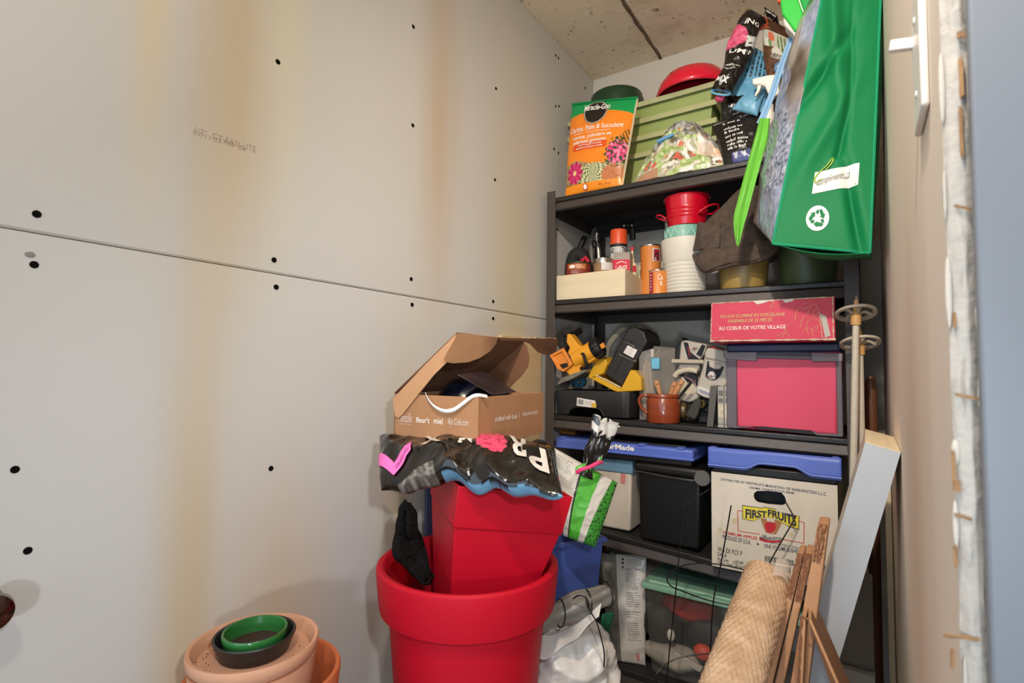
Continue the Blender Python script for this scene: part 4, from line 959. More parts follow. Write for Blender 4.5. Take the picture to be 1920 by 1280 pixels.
def lowf(u, v):
    top = [F(1350, 425, 1.640), F(1400, 440, 1.648), F(1450, 455, 1.66)]; i = min(1, int(u*2)); q = top[i].lerp(top[i+1], u*2-i)
    s_ = hem[min(len(hem)-1, int((.08+.88*u)*(len(hem)-1)))]
    p = s_.lerp(q, v); return p+V3((0, -ridge(p, 11, 8)*.010-.02*math.sin(PI*v), nz(p, 14)*.006))
g = G(); g.grid(lowf, 50, 30); part(t, 'front_fold', g, FELT, solid=.006)
def upf(u, v):
    bq = [F(1318, 425, 1.69), F(1440, 450, 1.71)]; tq = [F(1393, 352, 1.665), F(1432, 352, 1.67)]
    p = (bq[0]*(1-u)+bq[1]*u)*(1-v)+(tq[0]*(1-u)+tq[1]*u)*v; return p+V3((0, -ridge(p, 8, 2)*.012-.02*math.sin(PI*u), 0))
g = G(); g.grid(upf, 40, 40); part(t, 'upright_flap', g, FELT, solid=.006)
Y = 1.735; cx, _, r = round_at(1456, 1576, 490, Y); zb = SZ(2, cx)+.0005; M = Matrix.Translation((cx, Y, 0)); ztp = F(1515, 455, Y).z
OL = mat('olive_plastic', '#4c5a3a', .38, var=.08)
t = thing('olive_pot', 'dark olive plastic plant pot under the hanging shopping bag', 'plant pot', (cx, Y, zb))
g = G(); g.lathe([(r*.84, zb), (r*.86, zb+.004), (r*.98, ztp-.02), (r*.98, ztp-.02), (r*.94, ztp-.021), (r*.82, zb+.01), (.0001, zb+.01)], 48, M); part(t, 'pot', g, OL)
g = G(); g.lathe([(r*.98, ztp-.024), (r*1.04, ztp-.023), (r*1.05, ztp), (r*.98, ztp+.001), (r*.95, ztp-.02)], 48, M); part(t, 'rim', g, OL)
g = G(); rnd = random.Random(11)
for k in range(16): a = facing(t)+rnd.uniform(-.5, .6); g.ball(V3((cx+(r*.862)*math.cos(a), Y+r*.862*math.sin(a), zb+.003+rnd.uniform(0, .004))), rnd.uniform(.0015, .004), n=6, k=4)
part(t, 'stuck_dirt', g, DIRT, kind='stuff')

# ================================================================== third shelf
S3 = lambda px, py, Y: SP(3, px, py, Y)
# --- black tool case tray
a, b, c = S3(1041, 778, 1.62), S3(1174, 787, 1.62), S3(1206, 783, 1.66); dep = .17
zt = F(1040, 730, 1.62).z; zt2 = F(1172, 735, 1.62).z
t = thing('tool_case', 'open black plastic tool case with barcode label and handle recess', 'tool case', (a+b)/2)
xr_ = FX(1205, 770, b.x+.02).x
def outl(z, o): return [V3((a.x+o, 1.62+o, z)), V3((b.x-.012, 1.62+o, z)), V3((b.x+.008-o, 1.632+o, z)), V3((b.x+.018-o, 1.66, z)), V3((b.x+.018-o, 1.62+dep-o, z)), V3((a.x+o, 1.62+dep-o, z))]
g = G(); rs = [outl(a.z, .004), outl(zt-.004, 0), outl(zt, .001), outl(zt, .006), outl(zt-.03, .008)]
for q in rs: g.v += q
n6 = 6
for j in range(4): g.f += [(n6*j+i, n6*j+(i+1) % n6, n6*j+n6+(i+1) % n6, n6*j+n6+i) for i in range(n6)]
g.f += [tuple(range(n6))[::-1], tuple(range(24, 30))]
CASE = mat('case_black', '#211f1e', .45, var=.15, vs=30, bump=.15, bs=300)
part(t, 'case', g, CASE, bevel=.0015)
Yf = 1.6188
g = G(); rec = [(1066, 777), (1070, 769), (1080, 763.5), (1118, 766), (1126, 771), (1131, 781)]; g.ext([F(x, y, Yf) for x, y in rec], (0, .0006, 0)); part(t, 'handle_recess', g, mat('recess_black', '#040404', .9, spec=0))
g = G(); g.tube(curve([F(x, y, Yf) for x, y in [(1065, 776), (1069, 769), (1079, 763), (1119, 765.5), (1127, 770), (1132, 780)]], 4), .0018, 6); part(t, 'recess_rim', g, CASE)
g = G(); g.ext([F(x, y, Yf) for x, y in [(1081, 760), (1117, 765), (1116, 751), (1082, 745)]], (0, .0012, 0)); bl_ = part(t, 'barcode_label', g, mat('label_white', '#e6e1dc', .55))
Pq = quadmap(F(1081, 760, Yf), F(1117, 765, Yf), F(1116, 751, Yf), F(1082, 745, Yf), eps=.0005); g = G(); rnd = random.Random(2); x = .06
while x < .34: w_ = rnd.uniform(.01, .03); poly_on(Pq, [(x, .2), (x+w_, .2), (x+w_, .85), (x, .85)], g); x += w_+rnd.uniform(.01, .025)
part(bl_, 'barcode', g, BLACK_INK, smooth=False); lines_of_print(bl_, 'small_print', Pq, [.68, .48, .28], BLACK_INK, .42, .95, .4, 3)
g = G(); g.ext([F(x, y, Yf-.0006) for x, y in [(1109, 763), (1118, 764), (1118, 756), (1109, 755)]], (0, .0006, 0)); part(t, 'yellow_sticker', g, mat('sticker_yellow', '#e0b23a', .5))

def FC(x, y, Y): p = F(x, y, Y); p.z = max(p.z, SZ(3, p.x)+.0012); return p
E_ = lambda pts, y0, y1: G().ext([FC(x, y, y0) for x, y in pts], (0, y1-y0, 0))
SAWY = mat('saw_yellow', '#e8a02c', .4, var=.05); SAWK = mat('saw_black', '#171513', .5, bump=.1)
# --- cordless circular saw, no battery
t = thing('circular_saw', 'yellow and black cordless circular saw lying on the tool case', 'saw', F(1075, 716, 1.64))
Yk = 1.607
part(t, 'base_plate', E_([(1043, 722), (1052, 708), (1098, 692), (1097, 697), (1075, 709)], Yk-.015, Yk+.075), mat('worn_steel', '#8a857c', .45, metal=.5, var=.3, vs=40), bevel=.001)
g = G(); c0, c1 = F(1092, 668, Yk+.01), F(1114, 656, Yk+.01); ax_ = (c1-c0).normalized()
m = frame(c0, ax_); L_ = (c1-c0).length
g.lathe([(.024, -.03), (.030, -.028), (.0315, 0), (.0315, L_)], 28, m); part(t, 'motor_housing', g, SAWY)
g = G(); m = frame(c1, ax_)
pf = [(.0325, -.001), (.0345, .002), (.0345, .018), (.031, .028), (.022, .034), (.0001, .036)]; g.lathe(pf, 32, m)
mcap = part(t, 'motor_cap', g, SAWK)
for k in range(12):
    aa = 2*PI*k/12; g = G(); g.tube([m @ V3((.0355*math.cos(aa), .0355*math.sin(aa), .003)), m @ V3((.0355*math.cos(aa), .0355*math.sin(aa), .017)), m @ V3((.031*math.cos(aa), .031*math.sin(aa), .027))], .0024, 6); part(mcap, 'cap_rib', g, SAWK)
g = G(); p_ = F(1130, 648, Yk-.014); g.ext([F(x, y, Yk-.022) for x, y in [(1124, 646), (1131, 642), (1135, 650), (1128, 654)]], (0, .004, 0)); part(mcap, 'badge', g, mat('badge_orange', '#d98a2a', .5))
hd = [(1062, 641), (1063, 627), (1067, 625), (1072, 630), (1083, 645), (1091, 650), (1102, 641), (1110, 638), (1113, 655), (1117, 672), (1104, 681), (1094, 668), (1086, 675), (1091, 694), (1082, 702), (1070, 704), (1060, 699), (1058, 695), (1074, 682), (1066, 664), (1063, 664), (1068, 652)]
part(t, 'body', E_(hd, Yk-.006, Yk+.035), SAWY, bevel=.006, segs=3)
g = G(); g.tube(curve([F(1068, 628, Yk+.012), F(1060, 622, Yk+.012), F(1052, 628, Yk+.012), F(1053, 640, Yk+.012), F(1057, 652, Yk+.012), F(1063, 655, Yk+.012)], 6), [.011]*2+[.015]*26+[.012]*3 if False else .0145, 12); part(t, 'rear_grip', g, mat('grip_rubber', '#1f1c1a', .9, bump=.4, bs=200))
g = G(); g.tube([F(1072, 630, Yk+.06), F(1088, 620, Yk+.10)], .011, 10); part(t, 'side_handle', g, SAWK)
# battery port: open frame
fo = [(1030, 666), (1055, 652), (1073, 683), (1056, 697), (1045, 692)]; fi = [(1035, 668), (1053, 659), (1066, 681), (1055, 689), (1048, 686)]
g = G(); o1 = [F(x, y, Yk-.022) for x, y in fo]; i1 = [F(x, y, Yk-.022) for x, y in fi]; o2 = [p+V3((0, .013, 0)) for p in o1]; i2 = [p+V3((0, .008, 0)) for p in i1]
g.v = o1+i1+o2+i2
for k in range(5): k2 = (k+1) % 5; g.f += [(k, k2, 5+k2, 5+k), (k, 10+k, 10+k2, k2), (5+k, 5+k2, 15+k2, 15+k)]
g.f += [(15, 16, 17, 18, 19), (14, 13, 12, 11, 10)]; part(t, 'battery_port', g, mat('saw_orange', '#e58a35', .45), bevel=.002)
part(t, 'port_slot', E_([(1049, 683), (1061, 680), (1067, 686), (1055, 692)], Yk-.0225, Yk-.01), BLACK_S, bevel=.001)
part(t, 'trigger', E_([(1059, 662), (1062, 658), (1073, 676), (1070, 680)], Yk-.012, Yk+.0), SAWK, bevel=.002)
g = G(); g.tube(curve([F(1088, 665, Yk-.012), F(1094, 664, Yk-.02), F(1098, 678, Yk-.022), F(1101, 685, Yk-.018), F(1096, 690, Yk-.014), F(1089, 690, Yk-.01)], 6), .0058, 8); part(t, 'lever', g, SAWK)
part(t, 'guard', E_([(1054, 700), (1062, 696), (1066, 703), (1060, 709), (1052, 706)], Yk-.01, Yk+.03), SAWK, bevel=.003)
# --- vacuum with yellow bracket
t = thing('shop_vacuum', 'black wall vacuum with yellow bracket and grey hose leaning on the tool case', 'vacuum', F(1150, 730, 1.70))
Yk = 1.655
VB = mat('vac_black', '#262321', .5, bump=.2, bs=250)
vq = [(1132, 700), (1177, 615), (1190, 612), (1208, 622), (1214, 640), (1166, 725)]
part(t, 'body', E_(vq, Yk, Yk+.14), VB, bevel=.006, segs=3)
for (x0, y0, x1, y1) in ((1185, 637, 1153, 699), (1164, 632, 1207, 650), (1156, 656, 1190, 673)):
    g = G(); g.tube([F(x0, y0, Yk-.0006), F(x1, y1, Yk-.0006)], .0012, 6); part(t, 'seam', g, BLACK_S)
for pts in ([(1172, 645), (1176, 643), (1188, 649), (1186, 652)], [(1164, 661), (1163, 665), (1190, 678), (1191, 675)]):
    g = G(); g.tube(curve([F(x, y, Yk-.004) for x, y in pts], 4), .0014, 6); part(t, 'wire_latch', g, CHROME)
lq = [(1169, 661), (1187, 671), (1195, 656), (1177, 647)]
spl = part(t, 'spec_label', E_(lq, Yk-.002, Yk-.0006), mat('label_white', '#e6e1dc', .55)); Pq = quadmap(*[F(x, y, Yk-.002) for x, y in lq], eps=.0005); lines_of_print(spl, 'small_print', Pq, [.8, .65, .5, .35, .2], mat('brown_ink', '#8d7a68', .6), .08, .92, .35, 7)
VY = mat('vac_yellow', '#d9a520', .42, var=.05); VY2 = mat('vac_yellow_shade', '#c7821f', .5)
part(t, 'bracket_arm', E_([(1101, 706), (1119, 673), (1126, 668), (1136, 674), (1139, 681), (1131, 700), (1120, 704), (1116, 710)], Yk-.018, Yk+.10), VY, bevel=.003)
part(t, 'bracket_base', E_([(1101, 706), (1116, 703), (1165, 729), (1160, 735), (1152, 733)], Yk-.018, Yk+.10), VY, bevel=.002)
part(t, 'bracket_arm', E_([(1164, 728), (1182, 693), (1189, 694), (1202, 708), (1203, 732), (1174, 734), (1158, 735)], Yk-.018, Yk+.05), VY, bevel=.003)
g = G(); g.tube([F(1118, 703, Yk-.02), F(1164, 726, Yk-.02)], .0015, 6); part(t, 'bright_edge', g, mat('label_white', '#e6e1dc', .55))
g = G(); hp = curve([F(1136, 672, Yk+.075), F(1140, 652, Yk+.085), F(1152, 633, Yk+.09), F(1168, 618, Yk+.11), F(1185, 613, Yk+.16), F(1205, 616, Yk+.17), F(1222, 630, Yk+.17), F(1232, 655, Yk+.15), F(1234, 700, Yk+.15)], 16)
g.tube(hp, [.0125 if k % 2 else .0108 for k in range(len(hp))], 12); part(t, 'hose', g, mat('hose_grey', '#8d8677', .55))
# --- blue strap roll and small things on the case
t = thing('strap_roll', 'coiled blue strap under the saw on the tool case', 'strap', F(1084, 729, 1.665))
g = G(); cc0 = F(1085, 716, 1.665); sp_ = []
for k in range(46): a_ = k*.33; rr_ = .006+.016*k/45; sp_.append(cc0+V3((rr_*math.cos(a_), 0, rr_*math.sin(a_))))
sp_ += [F(1072, 722, 1.662), F(1068, 714, 1.66)]
W2_ = .022; g.v = [p for q in sp_ for p in (q, q+V3((0, W2_, 0)))]; g.f = [(2*i, 2*i+1, 2*i+3, 2*i+2) for i in range(len(sp_)-1)]; part(t, 'strap', g, mat('blue_web', '#2f6a8e', .6, bump=.3, bs=300), solid=.0016)
g = G(); g.lathe([(.0001, 0), (.004, 0), (.004, .02), (.0001, .02)], 12, frame(cc0, (0, 1, 0))); part(t, 'core', g, SILVER)
t = thing('socket', 'short black socket tube lying on the edge of the tool case', 'tool', F(1132, 727, 1.67)); g = G(); g.lathe([(.0055, 0), (.0085, 0), (.0085, .03), (.0055, .03), (.0055, 0)], 18, frame(F(1132, 725, 1.66), (0, 1, 0))); part(t, 'tube', g, BLACK_P)
t = thing('clip_tool', 'small dark metal clip lying between blue strap and socket', 'tool', F(1110, 727, 1.67)); part(t, 'jaw', E_([(1100, 730), (1104, 723), (1117, 723), (1112, 729)], 1.66, 1.68), mat('gun_metal', '#4a4a4c', .35, metal=.6), bevel=.002); g = G(); g.tube([F(1112, 726, 1.67), F(1119, 730, 1.665)], .003, 8); part(t, 'pin', g, CHROME)

# --- clear plastic sleeve of wooden stakes with blue clip
t = thing('clear_sleeve', 'translucent plastic sleeve holding wooden stakes, closed with a blue clip', 'sleeve', S3(1232, 780, 1.66))
CLR = mat('frosted_clear', '#c9c3ba', .35, alpha=.22, var=.02); BLC = mat('sky_blue_plastic', '#6fb9d6', .35)
zb = S3(1232, 780, 1.66).z
def base(px): p = F(px, 760, 1.665); return V3((p.x, p.y, zb+.001))
p0, p1, p2 = base(1199), base(1226), base(1263); q0, q1, q2 = F(1198, 661, 1.66), F(1226, 652, 1.66), F(1266, 652, 1.70)
part(t, 'front_leaf', G().hexa([p0, p1, p1+V3((0, .002, 0)), p0+V3((0, .002, 0))], [q0, q1, q1+V3((0, .002, 0)), q0+V3((0, .002, 0))]), CLR, bevel=.0008)
part(t, 'side_leaf', G().hexa([p1+V3((.001, -.006, 0)), p2, p2+V3((0, .002, 0)), p1+V3((.001, -.004, 0))], [q1+V3((.001, -.006, .006)), q2, q2+V3((0, .002, 0)), q1+V3((.001, -.004, .006))]), mat('smoky_clear', '#8d8578', .3, alpha=.38, var=.05), bevel=.0008)
part(t, 'back_leaf', G().hexa([p0+V3((.002, .04, 0)), p2+V3((0, .03, 0)), p2+V3((0, .032, 0)), p0+V3((.002, .042, 0))], [q0+V3((.002, .04, -.005)), q2+V3((0, .03, 0)), q2+V3((0, .032, 0)), q0+V3((.002, .042, -.005))]), mat('smoky_clear', '#8d8578', .3, alpha=.38, var=.05), bevel=.0008)
part(t, 'clip', E_([(1221, 692), (1236, 692), (1236, 671), (1220, 671)], 1.648, 1.668), BLC, bevel=.003, label='sky blue plastic clip')
part(t, 'hinge', E_([(1220, 670), (1226, 670), (1226, 653), (1219, 656)], 1.650, 1.655), mat('frosted_hinge', '#c9c5be', .4, alpha=.7), bevel=.001)
STK = mat('stake_wood', '#a58a6d', .75, vs=30, stretch=(2, 2, .3))
for k, (xb, xt_, yt_) in enumerate([(1206, 1208, 683), (1213, 1211, 677), (1220, 1217, 680), (1226, 1214, 690)]):
    st = thing('wooden_stake', ['leftmost flat wooden stake in the translucent sleeve', 'second flat wooden stake from the left in the sleeve', 'third flat wooden stake from the left in the sleeve', 'rightmost flat wooden stake in the sleeve, beside the blue clip'][k], 'stake', base(xb)+V3((0, .012+.005*k, 0)), 'wooden stakes in the sleeve')
    b0 = base(xb)+V3((0, .012+.006*k, 0)); r_ = ray(xt_, yt_); t0 = F(xt_, yt_, b0.y)
    part(st, 'stake', G().hexa([b0+V3((-.006, 0, 0)), b0+V3((.006, 0, 0)), b0+V3((.006, .003, 0)), b0+V3((-.006, .003, 0))], [t0+V3((-.005, 0, 0)), t0+V3((.004, 0, .004)), t0+V3((.004, .003, .004)), t0+V3((-.005, .003, 0))]), STK, bevel=.0005)

# --- brown glazed mug of handled brushes
Y = 1.645; cx, _, r = round_at(1212, 1276, 765, Y); zb = SZ(3, cx)+.0005; z1 = F(1240, 739, Y-r*.8).z; M = Matrix.Translation((cx, Y, 0)); h = z1-zb
t = thing('stoneware_mug', 'brown glazed stoneware mug with a side handle holding wooden handles', 'mug', (cx, Y, zb))
def glaze():
    m = mat('brown_glaze', '#8f3f22', .25, var=.2, vs=5, stretch=(1, 1, 6), coat=.3); return m
g = G(); g.lathe([(r*.95, zb), (r*.99, zb+.003), (r*1.0, zb+h*.35), (r*.985, zb+h*.78), (r*.93, zb+h*.84), (r*.93, zb+h*.86), (r*.985, zb+h*.90), (r*.985, zb+h*.97), (r*.95, z1), (r*.88, z1-.002), (r*.88, zb+.008), (.0001, zb+.008)], 48, M); part(t, 'mug', g, glaze())
g = G(); d_ = V3((-1, -.2, 0)); g.tube(curve([V3((cx, Y, 0))+d_*r*.9+V3((0, 0, zb+h*.90)), V3((cx, Y, 0))+d_*r*1.22+V3((0, 0, zb+h*.93)), V3((cx, Y, 0))+d_*r*1.42+V3((0, 0, zb+h*.75)), V3((cx, Y, 0))+d_*r*1.28+V3((0, 0, zb+h*.48)), V3((cx, Y, 0))+d_*r*.97+V3((0, 0, zb+h*.30))], 8), .0055, 10, sx=1.3); part(t, 'handle', g, glaze())
HW = mat('handle_wood', '#c48a5d', .55, vs=20, stretch=(1, 1, .3), var=.08)
def htool(label, px, py, bx, by, w_, m_=HW):
    top = F(px, py, Y-.01+by*.0); bot = V3((cx+bx, Y+by, zb+.012)); d = (top-bot).normalized(); l_ = (top-bot).length
    t = thing('handled_tool', label, 'brush', bot, 'handled tools in the stoneware mug'); m = frame(bot, d)
    g = G(); g.tube([m @ V3((0, 0, z)) for z in (.002, l_*.5, l_*.8, l_*.97, l_)], [w_*.5, w_*.55, w_, w_, w_*.75], 12); part(t, 'handle', g, m_)
    hc = m @ V3((0, 0, l_*.90)); g = G(); dv = (CAM-hc).normalized(); dv = (dv-d*dv.dot(d)).normalized()
    g.lathe([(.0022, 0), (.0022, .0006), (.0001, .0006)], 10, frame(hc+dv*w_*.98, dv)); part(t, 'hang_hole', g, BLACK_S)
htool('wooden handle tilted left in the brown mug', 1230, 713, .012, 0, .0085)
htool('wooden handle tilted right in the mug, left of the pair', 1266, 716, -.012, .014, .0078)
htool('wooden handle tilted right in the mug, right of the pair', 1280, 713, -.008, -.010, .0085)
htool('thin dark metal handle tilted far right in the mug', 1297, 715, -.004, .004, .0045, SAWK)

# --- inline skates
SKW = mat('skate_shell', '#b9b0a2', .45, var=.05); SKD = mat('skate_navy_mesh', '#1d1e2a', .8, var=.5, vs=300); SKP = mat('skate_cream', '#cfc3ac', .5); SKR = mat('skate_maroon', '#7d1420', .5)
t = thing('inline_skate', 'white and grey skate boot standing toe down beside the pink tote', 'skate', S3(1345, 760, 1.72))
Yk = 1.66
part(t, 'shell', E_([(1322, 655), (1330, 652), (1357, 655), (1364, 668), (1374, 690), (1372, 716), (1350, 732), (1330, 746), (1310, 738), (1305, 728), (1308, 715), (1316, 690)], Yk, Yk+.09), SKW, bevel=.012, segs=4)
part(t, 'cuff', E_([(1320, 664), (1326, 651), (1360, 657), (1369, 676), (1366, 682), (1345, 676), (1322, 672)], Yk-.006, Yk+.095), SKW, bevel=.006, segs=3)
part(t, 'mesh_panel', E_([(1326, 676), (1334, 679), (1345, 682), (1357, 688), (1350, 704), (1342, 712), (1334, 712), (1322, 706)], Yk-.004, Yk+.004), SKD, bevel=.002)
part(t, 'tongue', E_([(1328, 677), (1345, 680), (1354, 686), (1350, 692), (1340, 692), (1330, 688)], Yk-.007, Yk+.0), mat('skate_tongue', '#bdb4aa', .7, bump=.3, bs=200), bevel=.003)
part(t, 'badge', E_([(1324, 706), (1330, 696), (1337, 696), (1342, 702), (1341, 711), (1332, 711)], Yk-.008, Yk-.0), mat('skate_badge', '#d6cfc7', .4), bevel=.003)
g = G(); g.tube(curve([F(x, y, Yk-.0095) for x, y in [(1325, 708), (1329, 703), (1328, 708), (1334, 703), (1333, 708), (1339, 704)]], 4), .0007, 5); part(t, 'emblem', g, SKR)
part(t, 'toe_cap', E_([(1305, 728), (1308, 722), (1332, 732), (1331, 748), (1318, 744), (1306, 738)], Yk-.006, Yk+.05), mat('toe_white', '#d5d0c8', .35), bevel=.005)
part(t, 'toe_window', E_([(1310, 729), (1331, 736), (1330, 742), (1312, 735)], Yk-.008, Yk+.0), mat('toe_lilac', '#9a94a8', .4), bevel=.001)
part(t, 'liner', E_([(1330, 653), (1334, 648), (1356, 654), (1357, 660), (1342, 659)], Yk+.01, Yk+.08), SKR, bevel=.003)
t2 = thing('inline_skate', 'white and navy skate boot with ribbed grey strap behind the mug', 'skate', S3(1285, 760, 1.74))
Yk = 1.70
part(t2, 'cuff', E_([(1276, 640), (1284, 637), (1326, 645), (1322, 660), (1310, 678), (1272, 680), (1274, 660)], Yk, Yk+.09), mat('skate_shell', '#b9b0a2', .45), bevel=.010, segs=3)
part(t2, 'back_fin', E_([(1262, 678), (1266, 654), (1279, 631), (1281, 640), (1277, 668), (1273, 680)], Yk+.01, Yk+.08), BLACK_P, bevel=.004)
part(t2, 'mesh_panel', E_([(1281, 641), (1289, 642), (1294, 660), (1312, 674), (1290, 674), (1286, 660)], Yk-.005, Yk+.004), SKD, bevel=.002)
part(t2, 'mesh_panel', E_([(1316, 645), (1322, 648), (1314, 668), (1305, 664)], Yk-.005, Yk+.004), SKD, bevel=.002)
part(t2, 'piping', E_([(1288, 650), (1291, 650), (1296, 668), (1292, 669)], Yk-.007, Yk), SKR, bevel=.001)
g = G(); g.tube(curve([F(x, y, Yk-.008) for x, y in [(1297, 655), (1303, 651), (1301, 655), (1308, 651)]], 4), .001, 5); part(t2, 'emblem', g, SKR)
part(t2, 'shell', E_([(1272, 680), (1312, 680), (1311, 695), (1305, 700), (1288, 690), (1274, 695), (1268, 706), (1265, 698), (1272, 688)], Yk, Yk+.08), mat('skate_lilac', '#a39a96', .5), bevel=.006)
rst = part(t2, 'ribbed_strap', E_([(1259, 673), (1318, 674), (1320, 681), (1259, 680)], Yk-.014, Yk-.008), SKP, bevel=.0015)
g = G()
for k in range(24): x = 1262+k*2.35; g.tube([F(x, 674, Yk-.0145), F(x, 680, Yk-.0145)], .0006, 4)
part(rst, 'strap_ridges', g, mat('skate_rib', '#9a8f7c', .6), kind='stuff')
g = G(); g.tube(curve([F(x, y, Yk-.012) for x, y in [(1265, 706), (1272, 698), (1290, 693), (1308, 696)]], 6), .0085, 8); part(t2, 'ankle_strap', g, SKP)
part(t2, 'vamp', E_([(1276, 706), (1292, 702), (1308, 706), (1311, 735), (1300, 742), (1276, 742), (1268, 730)], Yk+.0, Yk+.07), SKP, bevel=.008, segs=3)
part(t2, 'lace_panel', E_([(1280, 705), (1298, 700), (1308, 708), (1306, 724), (1299, 715), (1288, 716)], Yk-.006, Yk+.004), SKD, bevel=.002)
g = G()
for k in range(4): g.tube([F(1284+k*6, 706+k*2, Yk-.009), F(1296+k*3, 712+k*4, Yk-.009)], .0012, 5)
part(t2, 'laces', g, mat('lace_pink', '#a9828c', .7), kind='stuff')
part(t2, 'toe_cap', E_([(1270, 740), (1302, 738), (1312, 741), (1310, 750), (1290, 754), (1274, 750)], Yk-.006, Yk+.06), SKW, bevel=.004)
# frames / brakes below the boots
part(t, 'frame', E_([(1302, 770), (1312, 752), (1330, 747), (1350, 748), (1352, 784), (1330, 794), (1310, 793)], Yk-.0, Yk+.05), mat('frame_black', '#15120f', .6), bevel=.004)
part(t, 'brake_pad', E_([(1284, 778), (1302, 748), (1309, 746), (1315, 754), (1308, 778), (1302, 787)], Yk-.045, Yk-.005), mat('brake_rubber', '#3d3a34', .75, bump=.2), bevel=.004)
g = G(); m = frame(F(1326, 760, Yk-.02), (-.3, -1, 0)); g.lathe([(.008, -.01), (.016, -.010), (.021, -.005), (.021, .005), (.016, .010), (.008, .010), (.008, -.01)], 28, m); part(t, 'wheel', g, mat('wheel_dark', '#26242a', .3))
g = G(); m = frame(F(1316, 757, Yk-.04), (-.6, -1, .1)); g.lathe([(.0085, -.003), (.0125, -.002), (.0125, .002), (.0085, .003), (.0085, -.003)], 20, m); part(t, 'hub', g, mat('brass_dark', '#6b5a2e', .4, metal=.4))
part(t2, 'frame', E_([(1276, 752), (1306, 750), (1302, 790), (1276, 792)], Yk+.01, Yk+.05), mat('frame_dark', '#2a211a', .7), bevel=.004)
g = G(); m = frame(F(1281, 769, Yk-.01), (-1, -.25, 0)); g.lathe([(.010, -.008), (.021, -.010), (.027, -.004), (.027, .004), (.021, .010), (.010, .008)], 28, m); part(t2, 'wheel', g, mat('wheel_amber', '#5a4526', .35))
# --- grey bracket, two cassettes
t = thing('grey_divider', 'dark grey metal bookend plate left of the cassettes', 'bookend', S3(1335, 800, 1.63))
p0, p1 = S3(1325, 798, 1.615), S3(1337, 799, 1.615); q0, q1 = F(1332, 723, 1.615), F(1345, 723, 1.615); dY = V3((0, .11, 0))
part(t, 'plate', G().hexa([p0, p1, p1+dY, p0+dY], [q0, q1, q1+dY, q0+dY]), mat('warm_grey_metal', '#57534e', .5), bevel=.001)
part(t, 'foot', G().box(p1.x, p1.x+.01, p1.y+.02, p1.y+.11, p1.z, p1.z+.002), mat('warm_grey_metal', '#57534e', .5))
CG = mat('cassette_grey', '#a5a199', .5); CD = mat('cassette_dark', '#6b6862', .5)
for k, (x0, x1) in enumerate([(1346, 1357.5), (1358.5, 1371)]):
    b0, b1 = S3(x0, 801, 1.617), S3(x1, 802, 1.617); zt = F(x0, 724, 1.617).z
    t = thing('cassette', ['grey video cassette with worn label next to the bookend', 'grey video cassette with worn label next to the pink tote'][k], 'cassette', (b0+b1)/2, 'grey cassettes beside the pink tote')
    part(t, 'shell', G().box(b0.x, b1.x, 1.617, 1.72, b0.z, zt), CG, bevel=.001)
    hz_ = zt-b0.z; m_ = .2*(b1.x-b0.x)
    for zz in ((.90, .74), (.71, .58)):
        part(t, 'window', G().box(b0.x+m_*.9, b1.x-m_*.6, 1.6155, 1.6175, b0.z+hz_*zz[1]+.004, b0.z+hz_*zz[0]), CD, bevel=.0004)
    part(t, 'paper_label', G().box(b0.x+m_*.3, b1.x-m_*.3, 1.6160, 1.6175, b0.z+hz_*.24, b0.z+hz_*.56), mat('stained_label', '#c9bea6', .8, var=.3, vs=160))
    part(t, 'base_slot', G().box(b0.x+m_*.2, b1.x-m_*.2, 1.6162, 1.6175, b0.z+hz_*.08, b0.z+hz_*.095), CD)
# --- pink tote with navy lid, red box on it
a, b = S3(1376, 808, 1.612), S3(1580, 822, 1.612); a.z += .001; b.z += .001; zt = F(1470, 655, 1.612).z
t = thing('pink_tote', 'frosted storage tote full of pink with a navy lid, on the third shelf', 'storage tote', (a+b)/2)
xa, xb, dep = a.x, b.x, .30
FRS = mat('frosted_tote', '#8a7f86', .45, alpha=.62, var=.03); PKC = mat('pink_content', '#e0405f', .55, var=.03, vs=3)
def frust(x0, x1, y0, y1, z0, z1, tp, zr=None): zr = z0 if zr is None else zr; return G().hexa([V3((x0+tp, y0+tp, z0)), V3((x1-tp, y0+tp, zr)), V3((x1-tp, y1-tp, zr)), V3((x0+tp, y1-tp, z0))], [V3((x0, y0, z1)), V3((x1, y0, z1)), V3((x1, y1, z1)), V3((x0, y1, z1))])
part(t, 'tub', frust(xa-.004, xb-.002, 1.612, 1.612+dep, a.z, zt, .006, b.z), mat('frosted_pink', '#dc4766', .5, alpha=1, var=.03, vs=3), bevel=.01, segs=3)
z1_, z2_ = F(1470, 668, 1.606).z, zt
for (x0, x1) in ((1362, 1382), (1568, 1580)):
    q0, q1 = F(x0, 740, 1.610), F(x1, 740, 1.610); part(t, 'corner_frame', G().box(q0.x, q1.x, 1.6085, 1.63, (a.z if x0 < 1400 else b.z)+.001, z1_), mat('frosted_grey', '#6d646c', .45, alpha=.85), bevel=.003)
def fr(pts, th=.006, y_=1.606): return G().ext([F(x, y, y_) for x, y in pts], (0, th, 0))
part(t, 'foot_rail', fr([(1376, 803), (1416, 800), (1524, 810), (1530, 816), (1580, 819), (1580, 813), (1532, 812), (1526, 808), (1414, 799), (1376, 799)]), mat('frosted_grey', '#6d646c', .45), bevel=.001)
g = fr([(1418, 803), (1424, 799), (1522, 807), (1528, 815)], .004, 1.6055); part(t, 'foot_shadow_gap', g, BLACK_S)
part(t, 'top_band', fr([(1357, 670), (1580, 676), (1580, 664), (1357, 655)], .02, 1.609), mat('frosted_grey', '#6d646c', .45), bevel=.002)
part(t, 'latch', fr([(1359, 673), (1419, 677), (1419, 658), (1357, 655)], .01), mat('frosted_latch', '#80767c', .45), bevel=.002); part(t, 'latch', fr([(1523, 678), (1580, 678), (1580, 662), (1521, 660)], .01), mat('frosted_latch', '#80767c', .45), bevel=.002)
